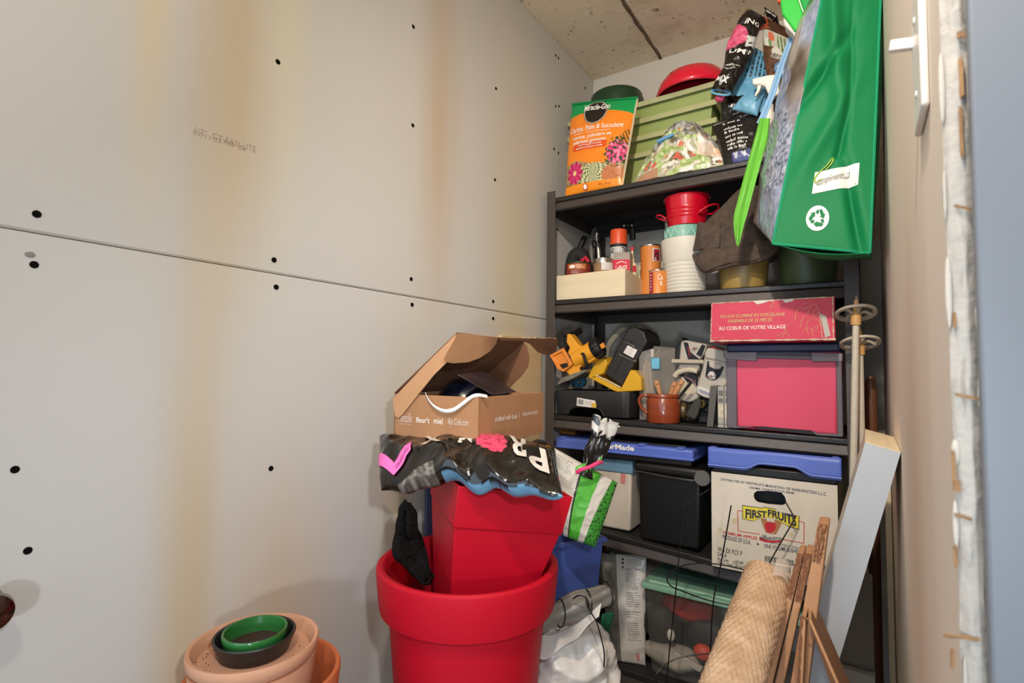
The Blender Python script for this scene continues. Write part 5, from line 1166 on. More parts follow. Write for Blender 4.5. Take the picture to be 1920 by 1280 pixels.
part(t, 'grip', fr([(1420, 666), (1520, 668), (1520, 660), (1420, 658)], .004, 1.6075), mat('grip_grey', '#4a4a55', .6), bevel=.001)
lz0, lz1 = F(1470, 660, 1.60).z, F(1470, 643, 1.60).z
g = G(); g.box(xa-.016, xb-.001, 1.6025, 1.612+dep+.006, lz0, lz1); part(t, 'lid', g, mat('navy_plastic', '#1f2c55', .4), bevel=.006, segs=3)
zb = lz1+.0008
Yb = 1.50; bl, br = F(1331, 637, Yb), F(1567, 643, Yb+.01); tl, tr = F(1337, 566, Yb), F(1575, 556, Yb+.01); bl.z = br.z = zb
t = thing('village_box', 'worn red carton with french lettering on top of the pink tote', 'box', (bl+br)/2)
REDC = mat('red_carton', '#c9304c', .55, var=.08, vs=14); dY = V3((-.01, .18, 0)); htop = min((tl.z+tr.z)/2, 1.2225)
tl.z = tr.z = htop
part(t, 'carton', G().hexa([bl, br, br+dY, bl+dY], [V3((bl.x+.004, bl.y, htop)), V3((br.x, br.y, htop)), br+dY+V3((0, 0, htop-zb)), bl+dY+V3((.004, 0, htop-zb))]), REDC, bevel=.003)
tl, tr = V3((bl.x+.004, bl.y, htop)), V3((br.x, br.y, htop))
n_ = (br-bl).cross(V3((0, 0, 1))).normalized(); P = lambda x, y, e=.001: (bl*(1-x)+br*x)*(1-y)+(tl*(1-x)+tr*x)*y+n_*e
n_ = n_ if n_.dot(CAM-bl) > 0 else -n_
WORN = mat('worn_board', '#c2ab96', .85, var=.25, vs=60); GOLD = mat('gold_ink', '#c9a46a', .5)
rnd = random.Random(4)
def worn(pts, w0, seed):
    rr = random.Random(seed); g = G(); L = []
    for i in range(40):
        x = i/39; p = (pts[0][0]*(1-x)+pts[1][0]*x, pts[0][1]*(1-x)+pts[1][1]*x); w_ = w0*rr.uniform(.3, 1.4); dx, dy = pts[1][0]-pts[0][0], pts[1][1]-pts[0][1]; l = math.hypot(dx, dy)
        L += [P(p[0]-dy/l*w_*.4, p[1]+dx/l*w_), P(p[0]+dy/l*w_*.4, p[1]-dx/l*w_)]
    g.add(L, [(2*i, 2*i+1, 2*i+3, 2*i+2) for i in range(39)]); return part(t, 'worn_edge', g, WORN, smooth=False)
worn([(.008, .02), (.008, .98)], .01, 1); worn([(.0, .03), (1, .02)], .02, 2); worn([(.01, .985), (1, .985)], .012, 3); worn([(.985, .05), (.985, .98)], .012, 4); worn([(.905, .05), (.885, .65)], .008, 5)
part(t, 'bare_board', poly_on(lambda x, y: P(x, y, .0014), [(.89, .62), (.935, .55), (.965, .10), (.925, .06)]), mat('bare_greyboard', '#b9b4ac', .8), smooth=False)
for pts in ([(.365, .985), (.40, .90), (.46, .93), (.50, .97), (.53, .95), (.535, .985)], [(.60, .985), (.63, .90), (.68, .93), (.70, .985)]): part(t, 'torn_patch', poly_on(lambda x, y: P(x, y, .0014), pts), mat('torn_white', '#d9d0c8', .85), smooth=False)
letters(t, 'lettering', 'VILLAGE ILLUMINÉ EN PORCELAINE', sub(P, .085, .625, .60, .70), GOLD, .012, .25); letters(t, 'lettering', 'ENSEMBLE DE 25 PIÈCES', sub(P, .155, .525, .475, .575), GOLD, .012, .25); letters(t, 'lettering', 'AU COEUR DE VOTRE VILLAGE', sub(P, .075, .63, .295, .385), mat('pale_ink', '#e9d7cf', .5), .014)
letters(t, 'lettering', 'FABRIQUÉ EN CHINE', sub(P, .03, .125, .10, .125), GOLD, 0)
def scr_(pts, w_=.0016): return strip_on(lambda x, y: P(x, y, .0012), [(p.x, p.y) for p in curve([V3((x, y, 0)) for x, y in pts], 5)], w_)
for pts in ([(.70, .48), (.71, .66), (.74, .78), (.78, .72), (.80, .80)], [(.74, .30), (.76, .52), (.80, .62), (.82, .80), (.86, .82), (.875, .66), (.85, .55), (.84, .64), (.86, .72)], [(.80, .16), (.79, .38), (.83, .5), (.88, .45), (.9, .30)], [(.76, .2), (.80, .30), (.85, .22), (.88, .34)], [(.84, .1), (.83, .25), (.87, .35)], [(.66, .10), (.62, .30), (.68, .42), (.72, .40)], [(.55, .985), (.51, .82), (.56, .83), (.66, .99)], [(.77, .90), (.80, .86), (.84, .92)], [(.55, .10), (.62, .2), (.60, .08)]):
    part(t, 'gold_line', scr_(pts), GOLD, smooth=False)
for pts in ([(.10, .95), (.2, .80), (.3, .78)], [(.43, .62), (.47, .50), (.45, .38)], [(.3, .28), (.36, .16), (.42, .08)], [(.05, .5), (.09, .3)]): part(t, 'crease', scr_(pts, .0011), mat('crease_pink', '#e0808c', .6), smooth=False)
# --- ski poles right of the rack, wooden handle behind
PW = mat('pole_white', '#c3baa8', .45, var=.08, vs=60); BK_ = mat('basket_grey', '#b3a797', .55); TPO = mat('pole_tan', '#c79a5c', .5)
def pole(label, px, pyt, pyb, Yt, foot, rad, bpx):
    b0 = F(px, pyt, Yt); tip0 = F(px, pyt-50, Yt); axis = (b0-V3(foot)).normalized()
    t = thing('ski_pole', label, 'ski pole', foot, 'pair of old ski poles between rack and wall')
    L = (b0-V3(foot)).length; m = frame(foot, axis); bc = m @ V3((0, 0, L))
    g = G(); g.tube([m @ V3((0, 0, z)) for z in (.012, .3, .6, L-.02)], [rad*.8, rad, rad, rad*.85], 14); part(t, 'shaft', g, PW)
    g = G(); g.tube([m @ V3((0, 0, z)) for z in (.0, .10)], [.014, .012], 12); part(t, 'grip', g, BLACK_P)
    mb = frame(bc, axis); mr = frame(bc, axis+V3((-.12, .36, 0)))
    g = G(); g.lathe([(rad*1.25, -.022), (rad*1.3, .002), (rad*.9, .004), (rad*.75, .012), (rad*.5, .038)], 18, mb); part(t, 'ferrule', g, TPO)
    g = G(); g.lathe([(.0025, .036), (.002, .046), (.0002, .05)], 8, mb); part(t, 'spike', g, SILVER)
    R_ = bpx; pts = [mr @ V3((R_*math.cos(2*PI*i/48), R_*math.sin(2*PI*i/48), .008)) for i in range(48)]
    g = G(); vs = []
    for i in range(48):
        a_ = 2*PI*i/48
        for (rr_, z) in ((R_, .004), (R_, .010), (R_*.82, .012), (R_*.82, .005)): vs.append(mr @ V3((rr_*math.cos(a_), rr_*math.sin(a_), z)))
    g.add(vs, [(4*i+j, 4*i+(j+1) % 4, 4*((i+1) % 48)+(j+1) % 4, 4*((i+1) % 48)+j) for i in range(48) for j in range(4)]); bkr = part(t, 'basket_ring', g, BK_)
    for k in range(4):
        a_ = 2*PI*k/4+.55; g = G(); g.tube(curve([mr @ V3((rad*.8*math.cos(a_), rad*.8*math.sin(a_), .006)), mr @ V3((R_*.5*math.cos(a_), R_*.5*math.sin(a_), .014)), mr @ V3((R_*.86*math.cos(a_), R_*.86*math.sin(a_), .008))], 5), .0038, 6); part(bkr, 'basket_spoke', g, BK_)
    return t
pole('front ski pole with round basket, leaning between rack and right wall', 1605, 592, 0, 1.50, V3((-.055, 1.49, 0)), .0085, .043)
pole('rear ski pole with a lower round basket, behind the front pole', 1613, 648, 0, 1.543, V3((-.015, 1.545, 0)), .0075, .043)
t = thing('broom_stick', 'brown wooden tool handle upright between rack and right wall', 'handle', (F(1632, 750, 1.72).x, 1.72, 0)); ct = F(1632, 705, 1.72); g = G(); g.tube([V3((ct.x, ct.y, z)) for z in (.0005, .3, ct.z-.05, ct.z-.015, ct.z)], [.013, .013, .0145, .0125, .006], 14); part(t, 'handle', g, mat('dark_handle_wood', '#6b4228', .45, vs=14, stretch=(3, 3, .3), var=.12))

# ================================================================== fourth shelf
S4 = lambda px, py, Y: SP(4, px, py, Y)
# --- frosted bin with blue lid
Y = 1.635; a, b = S4(1118, 1000, Y), S4(1175, 1006, Y); c_ = FX(1199, 985, b.x+.004)
t = thing('frosted_bin', 'frosted white plastic bin with a pale blue lid behind the soil bag', 'storage bin', (a+b)/2)
zt = F(1170, 885, Y).z; a.z = b.z = max(a.z, b.z)+.001; x0, x1 = F(1095, 990, Y).x, b.x+.004
part(t, 'tub', frust(x0, x1+.012, Y, Y+.19, a.z, zt, .008), mat('frosted_white', '#cfc2b2', .45, sss=.2), bevel=.008, segs=3)
zl = F(1170, 862, Y).z
part(t, 'lid', G().box(x0-.004, x1+.017, Y-.005, Y+.195, zt-.004, zl), mat('pale_blue_lid', '#6f93ad', .4, alpha=.9), bevel=.006, segs=3)
part(t, 'red_mark', G().ext([F(x, y, Y-.0002) for x, y in [(1163, 905), (1172, 908), (1173, 889), (1164, 887)]], (0, .0004, 0)), mat('faded_red', '#c77b74', .7))
# --- black file box with round latch
Y = 1.612; a, b = S4(1199, 1016, Y), S4(1310, 1042, Y); zt = F(1250, 890, Y).z; bx1 = F(1310, 1000, Y).x
t = thing('file_box', 'black plastic file box with a round grey latch on its lid', 'file box', (a+b)/2)
z0 = max(a.z, b.z)+.001
part(t, 'tub', frust(a.x-.006, bx1+.006, Y, Y+.24, z0, zt, .006), BLACK_P, bevel=.008, segs=3)
zl = F(1195, 866, Y-.008).z
fl_ = part(t, 'lid', G().box(a.x-.016, bx1+.018, Y-.010, Y+.25, zt-.002, zl), BLACK_P, bevel=.012, segs=4)
p = F(1317, 896, Y-.012); g = G(); g.lathe([(.0225, -.004), (.0225, .006), (.0205, .008), (.0001, .008)], 28, frame(p, (.1, -1, 0))); part(fl_, 'latch', g, mat('latch_grey', '#5f5b58', .5))
g = G(); g.tube([F(1190, 882, Y-.011), F(1300, 902, Y-.011)], .0014, 6); part(fl_, 'lid_groove', g, mat('edge_grey', '#4a4644', .4))
# --- apple carton
Ya = 1.535; bl = FZ(1335, 1060, SHF[3](-.36)-.0); Ya = bl.y-.0
zb = SHF[3](-.36)+.0012; bl = FZ(1335, 1060, zb); Ya = bl.y
br = F(1568, 1112, Ya); tl, tr = F(1337, 884, Ya), F(1570, 915, Ya); tr.x = br.x = max(tr.x, br.x); tl.x = bl.x
t = thing('apple_carton', 'white apple carton with printed fruit logo and hand hole on the fourth shelf', 'carton', (bl+br)/2)
htop = tl.z
CW = mat('white_carton', '#d9cebd', .7, var=.07, vs=9)
w_ = br.x-bl.x
# front panel with an oval hand hole, built as strips round the hole
NF = V3((0, -1, 0))
Pf = lambda px, py: PL(px, py, V3((0, Ya, 0)), NF)
hole = [(1413, 930), (1414, 924), (1420, 920), (1440, 920), (1465, 923), (1471, 930), (1474, 938), (1472, 945), (1466, 947), (1440, 945), (1420, 941), (1415, 936)]
hp = [Pf(*q) for q in hole]; hc = sum(hp, V3((0, 0, 0)))/len(hp)
X0, X1, Z0, Z1 = bl.x, br.x, zb, htop
def edgept(p):
    d = p-hc; k = min((((X1 if d.x > 0 else X0)-hc.x)/d.x) if abs(d.x) > 1e-6 else 9e9, (((Z1 if d.z > 0 else Z0)-hc.z)/d.z) if abs(d.z) > 1e-6 else 9e9)
    return hc+d*k
ang = sorted([math.atan2(p.z-hc.z, p.x-hc.x) for p in hp]+[math.atan2(z-hc.z, x-hc.x) for x in (X0, X1) for z in (Z0, Z1)])
def holept(a_):
    d = (math.cos(a_), math.sin(a_)); best = None
    for i in range(len(hp)):
        p, q = hp[i]-hc, hp[(i+1) % len(hp)]-hc; ex_, ez = q.x-p.x, q.z-p.z; den = d[0]*ez-d[1]*ex_
        if abs(den) < 1e-12: continue
        k = (p.x*ez-p.z*ex_)/den; s_ = (p.x*d[1]-p.z*d[0])/den
        if k > 0 and -1e-6 <= s_ <= 1+1e-6: best = k if best is None else max(best, k)
    return hc+V3((d[0], 0, d[1]))*(best or .01)
g = G(); n_ = len(ang); inn = [holept(x) for x in ang]; out = [edgept(hc+V3((math.cos(x), 0, math.sin(x)))) for x in ang]; dY = V3((0, .005, 0))
g.v = inn+out+[p+dY for p in inn]+[p+dY for p in out]
for i in range(n_): j = (i+1) % n_; g.f += [(i, j, n_+j, n_+i), (2*n_+i, 3*n_+i, 3*n_+j, 2*n_+j), (i, 2*n_+i, 2*n_+j, j), (n_+i, n_+j, 3*n_+j, 3*n_+i)]
part(t, 'front_panel', g, CW, smooth=False)
for nm, bx in (('side_panel', (X0, X0+.005, Ya+.005, Ya+.36)), ('side_panel', (X1-.005, X1, Ya+.005, Ya+.36)), ('back_panel', (X0+.005, X1-.005, Ya+.355, Ya+.36))): part(t, nm, G().box(*bx, Z0, Z1), CW)
part(t, 'bottom_panel', G().box(X0+.005, X1-.005, Ya+.005, Ya+.355, Z0, Z0+.005), CW); part(t, 'top_panel', G().box(X0+.005, X1-.005, Ya+.005, Ya+.355, Z1-.006, Z1-.001), CW)
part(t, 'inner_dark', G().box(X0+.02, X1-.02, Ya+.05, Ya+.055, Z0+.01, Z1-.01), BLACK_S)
Q = lambda bl_, br_, tr_, tl_, e=.0008: quadmap(Pf(*bl_), Pf(*br_), Pf(*tr_), Pf(*tl_), eps=e)
letters(t, 'lettering', 'DISTRIBUTED BY FIRSTFRUITS MARKETING OF WASHINGTON L.L.C.', Q((1352, 900), (1550, 929), (1550, 923), (1352, 896)), BLUE_INK, .012)
letters(t, 'lettering', 'YAKIMA, WASHINGTON 98908', Q((1404, 916), (1489, 927), (1489, 922), (1404, 911)), BLUE_INK, .012)
for (q1, q2) in (((1383, 957), (1395, 958)), ((1383, 957), (1384, 995)), ((1384, 995), (1424, 1001)), ((1498, 977), (1508, 979)), ((1508, 979), (1507, 1018)), ((1507, 1018), (1468, 1011))):
    g = G(); g.tube([Pf(*q1)+V3((0, -.0004, 0)), Pf(*q2)+V3((0, -.0004, 0))], .0009, 4); part(t, 'red_rule', g, RED_INK)
YEL = mat('logo_yellow', '#e3cf3c', .6); NAV = mat('logo_navy', '#1f2740', .6)
ban = [(1394, 948), (1432, 951), (1433, 951), (1455, 955), (1456, 960), (1498, 966), (1497, 991), (1480, 984), (1455, 972), (1434, 971), (1411, 976), (1394, 973)]
ban = [(1393, 948), (1431, 953), (1432, 950.5), (1455, 955), (1455, 960), (1498, 967), (1497, 991), (1477, 985), (1452, 971), (1432, 969), (1412, 976), (1393, 972)]
cxb = sum(p[0] for p in ban)/12; cyb = sum(p[1] for p in ban)/12
g = G(); g.add([Pf(cxb+(x-cxb)*1.025, cyb+(y-cyb)*1.09)+V3((0, -.0006, 0)) for x, y in ban], [tuple(range(12))]); part(t, 'logo_border', g, NAV, smooth=False)
g = G(); g.add([Pf(x, y)+V3((0, -.0010, 0)) for x, y in ban], [tuple(range(12))]); lgb = part(t, 'logo_banner', g, YEL, smooth=False)
def bmap(x0, x1, fb, ft): return lambda x, y: Pf(x0+(x1-x0)*x, fb(x0+(x1-x0)*x)*(1-y)+ft(x0+(x1-x0)*x)*y)+V3((0, -.0014, 0))
letters(lgb, 'lettering', 'FIRST', bmap(1398, 1438, lambda x: 971.5-(max(0, 1-abs(x-1432)/22))*3.0+.02*(x-1398), lambda x: 953+.13*(x-1398)), NAV, .035)
letters(lgb, 'lettering', 'FRUITS', bmap(1440, 1493, lambda x: 968+max(0, x-1446)*.42, lambda x: 954+.22*(x-1440)), NAV, .035)
# two cupped hands with an apple
HND = mat('print_tan', '#b0764c', .6)
for pts in ([(1426, 971), (1437, 972), (1440, 985), (1440, 996), (1448, 999), (1446, 1000), (1436, 998), (1431, 986)], [(1463, 976), (1452, 974), (1452, 986), (1452, 997), (1446, 1000), (1455, 1001), (1460, 992), (1466, 980)]):
    g = G(); g.add([Pf(x, y)+V3((0, -.0010, 0)) for x, y in pts], [tuple(range(len(pts)))]); part(t, 'printed_hand', g, HND, smooth=False)
g = G(); ap = [(1445, 979), (1440, 977), (1435, 980), (1434, 987), (1438, 996), (1445, 999), (1451, 996), (1455, 988), (1454, 981), (1449, 978)]; g.add([Pf(x, y)+V3((0, -.0013, 0)) for x, y in ap], [tuple(range(10))]); part(t, 'printed_apple', g, RED_INK, smooth=False)
g = G(); g.tube([Pf(1445, 979)+V3((0, -.0013, 0)), Pf(1444, 976)+V3((0, -.0013, 0))], .0007, 4); part(t, 'printed_stem', g, NAV)
g = G(); rb = [(1424, 1006), (1440, 1012), (1452, 1013), (1468, 1012), (1466, 1016), (1450, 1017), (1436, 1016), (1424, 1012)]; g.add([Pf(x, y)+V3((0, -.0009, 0)) for x, y in rb], [tuple(range(8))]); part(t, 'printed_ribbon', g, RED_INK, smooth=False)
letters(t, 'lettering', 'OF', Q((1429, 1006), (1437, 1007), (1437, 1003), (1429, 1001), .0012), BLUE_INK, .02); letters(t, 'lettering', 'WASHINGTON', Q((1424, 1011), (1468, 1013), (1467, 1007), (1424, 1005), .0013), BLUE_INK, .02)
letters(t, 'lettering', 'PREMIUM APPLES', Q((1356, 1000), (1420, 1012), (1420, 1006), (1356, 995)), RED_INK, .02); letters(t, 'lettering', 'PRODUCE OF U.S.A.', Q((1355, 1009), (1408, 1021), (1408, 1012), (1355, 1002)), BLUE_INK, .012)
part(t, 'printed_dot', disc_on(Q((1419, 1021), (1423, 1022), (1423, 1018), (1419, 1017)), .5, .5, .5, .5), BLUE_INK)
letters(t, 'lettering', 'MEETS OR EXCEEDS U.S. EXTRA FANCY', Q((1445, 1018), (1510, 1031), (1510, 1028), (1445, 1015)), BLUE_INK, .01); letters(t, 'lettering', 'ONE VOLUME BUSHEL', Q((1433, 1026), (1499, 1038), (1499, 1030), (1433, 1019)), BLUE_INK, .012)
letters(t, 'lettering', 'CAT', Q((1515, 1033), (1531, 1036), (1531, 1030), (1515, 1027)), BLUE_INK, .02)
letters(t, 'lettering', 'WA EX FCY P', Q((1346, 1033), (1392, 1042), (1392, 1033), (1346, 1024)), BLACK_INK, .008); letters(t, 'lettering', 'GALA', Q((1345, 1041), (1363, 1045), (1363, 1037), (1345, 1034)), BLACK_INK, .008)
letters(t, 'lettering', 'Red Line', Q((1346, 1050), (1366, 1053), (1366, 1047), (1346, 1044)), BLACK_INK, .008); letters(t, 'lettering', 'LOT 491', Q((1375, 1056), (1394, 1059), (1394, 1052), (1375, 1050)), BLACK_INK, .008); letters(t, 'lettering', 'ROOM 119', Q((1405, 1063), (1431, 1068), (1431, 1063), (1405, 1058)), BLACK_INK, .008)
letters(t, 'lettering', 'Wash. Dept. of Agri C20 05-27', Q((1345, 1058), (1424, 1072), (1424, 1066), (1345, 1051)), BLACK_INK, .005)
rnd = random.Random(12)
for (q, hgt) in ((((1434, 1051), (1489, 1061), (1489, 1050), (1434, 1041)), 1), (((1440, 1068), (1483, 1075), (1483, 1063), (1440, 1057)), 1)):
    P_ = Q(*q); g = G(); x = 0
    while x < .98: wv = rnd.uniform(.008, .03); poly_on(P_, [(x, 0), (x+wv, 0), (x+wv, 1), (x, 1)], g); x += wv+rnd.uniform(.008, .022)
    part(t, 'barcode', g, BLACK_INK, smooth=False)
for (px, py, r_) in ((1377, 976, 5), (1350, 993, 4), (1484, 1002, 4)): part(t, 'stain', disc_on(Q((px-r_, py+r_), (px+r_, py+r_), (px+r_, py-r_), (px-r_, py-r_), .0004), .5, .5, .5, .5), mat('juice_stain', '#cdbf96', .7))
# --- blue topped organiser trays on top of these boxes
BLT = mat('blue_tool_plastic', '#566cc0', .42, var=.04); 
# left tray rests on bin and file box
Y = 1.600; ztl = F(1046, 815, Y).z; zbl = F(1046, 838, Y).z
a, b = F(1041, 840, Y), F(1300, 862, Y); zmid = F(1170, 850, Y).z; zt_ = F(1170, 826, Y).z
zfile = F(1195, 866, 1.604).z
t = thing('tool_tray', 'blue rimmed black tool tray with white lettering, behind the twisted soil bag', 'tool tray', ((a.x+b.x)/2, 1.7, zfile), 'blue tool trays on the fourth shelf')
zA, zB = F(1041, 838, Y).z, F(1298, 865, Y).z; zA2, zB2 = F(1041, 815, Y).z, F(1298, 842, Y).z
zav = max((zA+zB)/2, zfile+.014); zav2 = (zA2+zB2)/2
a.x = max(a.x, xl+.006); D_ = .30
part(t, 'base', G().box(a.x+.10, b.x-.006, Y+.006, Y+D_-.01, zfile+.001, zav+.002), BLACK_P, bevel=.006)
part(t, 'lid', G().box(a.x, b.x, Y, Y+D_, zav, zav2-.005), BLT, bevel=.008, segs=3)
part(t, 'lid_rim', G().box(a.x-.0, b.x+.0015, Y-.003, Y+D_, zav, zav+.008), BLT, bevel=.002)
part(t, 'top_insert', G().box(a.x+.16, b.x-.03, Y+.03, Y+D_-.02, zav2-.006, zav2+.001), BLACK_P, bevel=.002)
for x_ in (1052, 1202, 1275):
    q = F(x_, 840, Y); part(t, 'clip', G().box(q.x-.012, q.x+.012, Y-.002, Y+.03, zav2-.008, zav2-.001), BLT, bevel=.002)
zc_ = (zav+zav2)/2+.002
Pz = quadmap(V3((F(1112, 840, Y).x, Y-.0002, zc_-.008)), V3((F(1189, 845, Y).x, Y-.0002, zc_-.008)), V3((F(1189, 845, Y).x, Y-.0002, zc_+.009)), V3((F(1112, 840, Y).x, Y-.0002, zc_+.009)), eps=.0006)
letters(t, 'lettering', 'PowerMade', Pz, WHITE_INK, .03)
# right tray rests on the apple carton
Y = 1.545; a, b = F(1328, 865, Y), F(1581, 890, Y); zb = htop+.0008
zt_ = F(1340, 838, Y).z
t = thing('tool_tray', 'blue tray with a curved cut-out in its front, on top of the apple carton', 'tool tray', ((a.x+b.x)/2, 1.68, zb), 'blue tool trays on the fourth shelf')
x0, x1 = a.x, min(b.x, xri-.012); n = 24; D_ = .28
part(t, 'base', G().box(x0+.008, x1-.008, Y+.008, Y+D_, zb, zb+.024), BLACK_P, bevel=.004)
def front(u, v):
    x = x0+(x1-x0)*u; dip = .020*max(0, min(1, (1-abs(u-.55)/.30)*2.2))**1.0; dip = .020*(.5-.5*math.cos(PI*max(0, min(1, (1-abs(u-.55)/.26)*1.8))))
    lo = zb+.014+dip; hi = zt_-(.006 if u > .08 else 0)*0
    return V3((x, Y-.002*(1-v), lo+(hi-lo)*v))
g = G(); N = 60; g.grid(front, N, 4); fw_ = part(t, 'front_wall', g, BLT, solid=.004)
for x_ in (x0+.0015, x1-.0055): part(t, 'side_wall', G().box(x_, x_+.004, Y+.002, Y+D_, zb+.012, min(zt_-.001, SZ(3, x1)-.052)), BLT, bevel=.001)
part(t, 'back_wall', G().box(x0+.006, x1-.006, Y+D_-.004, Y+D_, zb+.014, min(zt_-.001, SZ(3, x1)-.052)), BLT)
g = G(); g.tube([front(i/N, .12)+V3((0, -.0022, 0)) for i in range(N+1)], .0012, 6); part(fw_, 'bead', g, mat('bead_blue', '#8fa2df', .4))
for x_ in (x0+.012, x1-.012): part(t, 'corner_block', G().box(x_-.008, x_+.008, Y+.003, Y+.02, zt_-.012, zt_+.001), BLT, bevel=.002)
# amber thing behind the left tray
t = thing('amber_box', 'small amber box on the blue tool tray, in the shade of the third shelf', 'box', (F(1065, 812, 1.72).x, 1.72, zav2)); q0, q1 = F(1050, 814, 1.70), F(1078, 814, 1.70); part(t, 'box', G().box(q0.x, q1.x, 1.70, 1.78, zav2-.0045, zav2+.028), mat('amber', '#a06a1e', .5), bevel=.003)

# ================================================================== bottom shelf
# --- bag of potting soil with printed text
Y = 1.63; zs5 = .1085
bl, br, tr, tl = FZ(1140, 1238, zs5), FZ(1206, 1222, zs5), F(1212, 1040, 1.70), F(1126, 1036, 1.70)
bl = V3((F(1142, 1236, 1.625).x, 1.625, zs5)); br = V3((F(1210, 1220, 1.66).x, 1.66, zs5))
def soilp(u, v):
    if u < .40: return mixc(lin('#77736c'), lin('#8f8b83'), .5+noise.noise(V3((u*9, v*14, 2)))) if u < .36 else lin('#d9d4cd')
    return lin('#d3cdc5')
t = thing('white_soil_bag', 'white and grey soil bag with lines of text on the bottom shelf', 'soil bag', (bl+br)/2)
_, P = bag(t, 'film', (bl, br, tr, tl), .03, PRINT_GLOSS, soilp, 60, 110, wr=.004, ws=13, seed=12)
for k, (y0, y1) in enumerate(((.66, .86), (.50, .64), (.40, .47), (.20, .37))):
    n = max(3, int((y1-y0)/.018)); lines_of_print(t, 'small_print', P, [y1-(y1-y0)*i/n for i in range(n)], BLACK_INK, .56, .90, .45, k)
for y in (.95, .915, .875): part(t, 'pictogram', disc_on(P, .50, y, .02, .012, 12), BLACK_INK); lines_of_print(t, 'small_print', P, [y-.004, y-.02], BLACK_INK, .58, .9, .3, int(y*100))
part(t, 'red_emblem', disc_on(P, .80, .075, .05, .03), RED_INK); part(t, 'red_emblem', disc_on(lambda x, y: P(x, y)+V3((0, -.001, 0)), .80, .075, .036, .021, r0=.6), WHITE_INK)
bag(t, 'dark_film', (F(1122, 1120, 1.69), F(1145, 1120, 1.68), F(1150, 1030, 1.70), F(1120, 1036, 1.72)), .012, mat('smoke_film', '#35332f', .25), None, 16, 24, wr=.006, ws=22, seed=4)
# --- clear bin with green lid
zl0 = F(1205, 1098, 1.62).z; L0 = F(1200, 1090, 1.612); z0 = zs5+.001
x0, x1 = F(1208, 1180, 1.62).x, xri-.02; Y0, Y1 = 1.62, 1.97
t = thing('clear_bin', 'clear plastic bin with green lid and clutter inside on the bottom shelf', 'storage bin', ((x0+x1)/2, 1.78, z0))
CLEAR = mat('clear_plastic', '#a5a29b', .10, alpha=.13, var=.02); GL = mat('sage_green_lid', '#84b096', .4, var=.05)
part(t, 'tub', frust(x0, x1, Y0, Y1, z0, zl0, .014), CLEAR, bevel=.012, segs=3)
g = G(); q = [V3((x0-.008, Y0-.008, 0)), V3((x1+.008, Y0-.008, 0)), V3((x1+.008, Y1+.008, 0)), V3((x0-.008, Y1+.008, 0))]
g.hexa([p+V3((0, 0, zl0-.004)) for p in q], [p+V3((0, 0, zl0+.014)) for p in q]); cl_ = part(t, 'lid', g, GL, bevel=.005, segs=3)
part(cl_, 'lid_panel', G().box(x0+.02, x1-.02, Y0+.02, Y1-.02, zl0+.0145, zl0+.017), GL, bevel=.002)
part(cl_, 'lid_rib', G().box(x0+.012, x1-.012, Y0+.006, Y0+.016, zl0+.014, zl0+.020), mat('sage_light', '#a3c9b0', .4), bevel=.002)
def blob(name, label, cat, px, py, Y, rx, ry, rz, m, grp=None, seed=1, amp=.25, zmin=None):
    c = F(px, py, Y); zb_ = zmin if zmin is not None else z0+.004
    c.z = max(c.z, zb_+rz)
    T = thing(name, label, cat, V3((c.x, c.y, zb_)), grp)
    g = G(); g.ball(c, rx, ry, rz, 28, 18, fn=lambda p: p+(p-c)*(ridge(p, 16, seed)*amp+nz(p, 40, seed)*.06)); part(T, 'body', g, m, ang=70); return T
blob('red_cloth', 'red cloth bundle seen through the clear bin, upper middle', 'cloth', 1290, 1130, 1.74, .075, .05, .04, mat('dull_red', '#b32a22', .7), seed=3, zmin=z0+.115)
blob('dark_bundle', 'dark bundle seen through the clear bin at its left', 'cloth', 1235, 1165, 1.68, .042, .03, .05, mat('dark_cloth', '#2b2724', .7), seed=5, zmin=z0+.062)
blob('gray_cloth', 'pale grey cloth filling the bottom of the clear bin', 'cloth', 1260, 1230, 1.68, .085, .045, .030, mat('grey_cloth', '#a39a8c', .75), seed=6)
t2 = blob('bottle_top', 'orange red cap in the lower right of the clear bin', 'cap', 1318, 1222, 1.67, .026, .02, .022, mat('cap_red', '#cf4028', .5), seed=7, amp=.05)
blob('dark_bundle', 'dark grey bundle seen through the clear bin beneath the red cloth', 'cloth', 1325, 1180, 1.74, .05, .035, .05, mat('dark_cloth', '#2b2724', .7), seed=8, zmin=z0+.05)
q = F(1258, 1190, 1.645); T = thing('white_lamp', 'small white bulb shape in the middle of the clear bin', 'bulb', V3((q.x, q.y, z0+.07))); g = G(); g.ball(q, .012, .010, .018, 16, 10); part(T, 'body', g, mat('pale_shell', '#d9d3c4', .3)); g = G(); g.tube([q+V3((0, 0, .016)), q+V3((.006, 0, .03))], .004, 8); part(T, 'stem', g, CHROME)
q0, q1 = F(1262, 1226, 1.643), F(1312, 1262, 1.643); T = thing('plastic_wedge', 'pale wedge shaped strip in the bottom right of the clear bin', 'strip', V3(((q0.x+q1.x)/2, 1.645, z0))); part(T, 'body', G().ext([F(1258, 1228, 1.642), F(1266, 1222, 1.642), F(1318, 1252, 1.642), F(1312, 1262, 1.642)], (0, .012, 0)), mat('pale_wedge', '#b9ae9f', .4), bevel=.003)
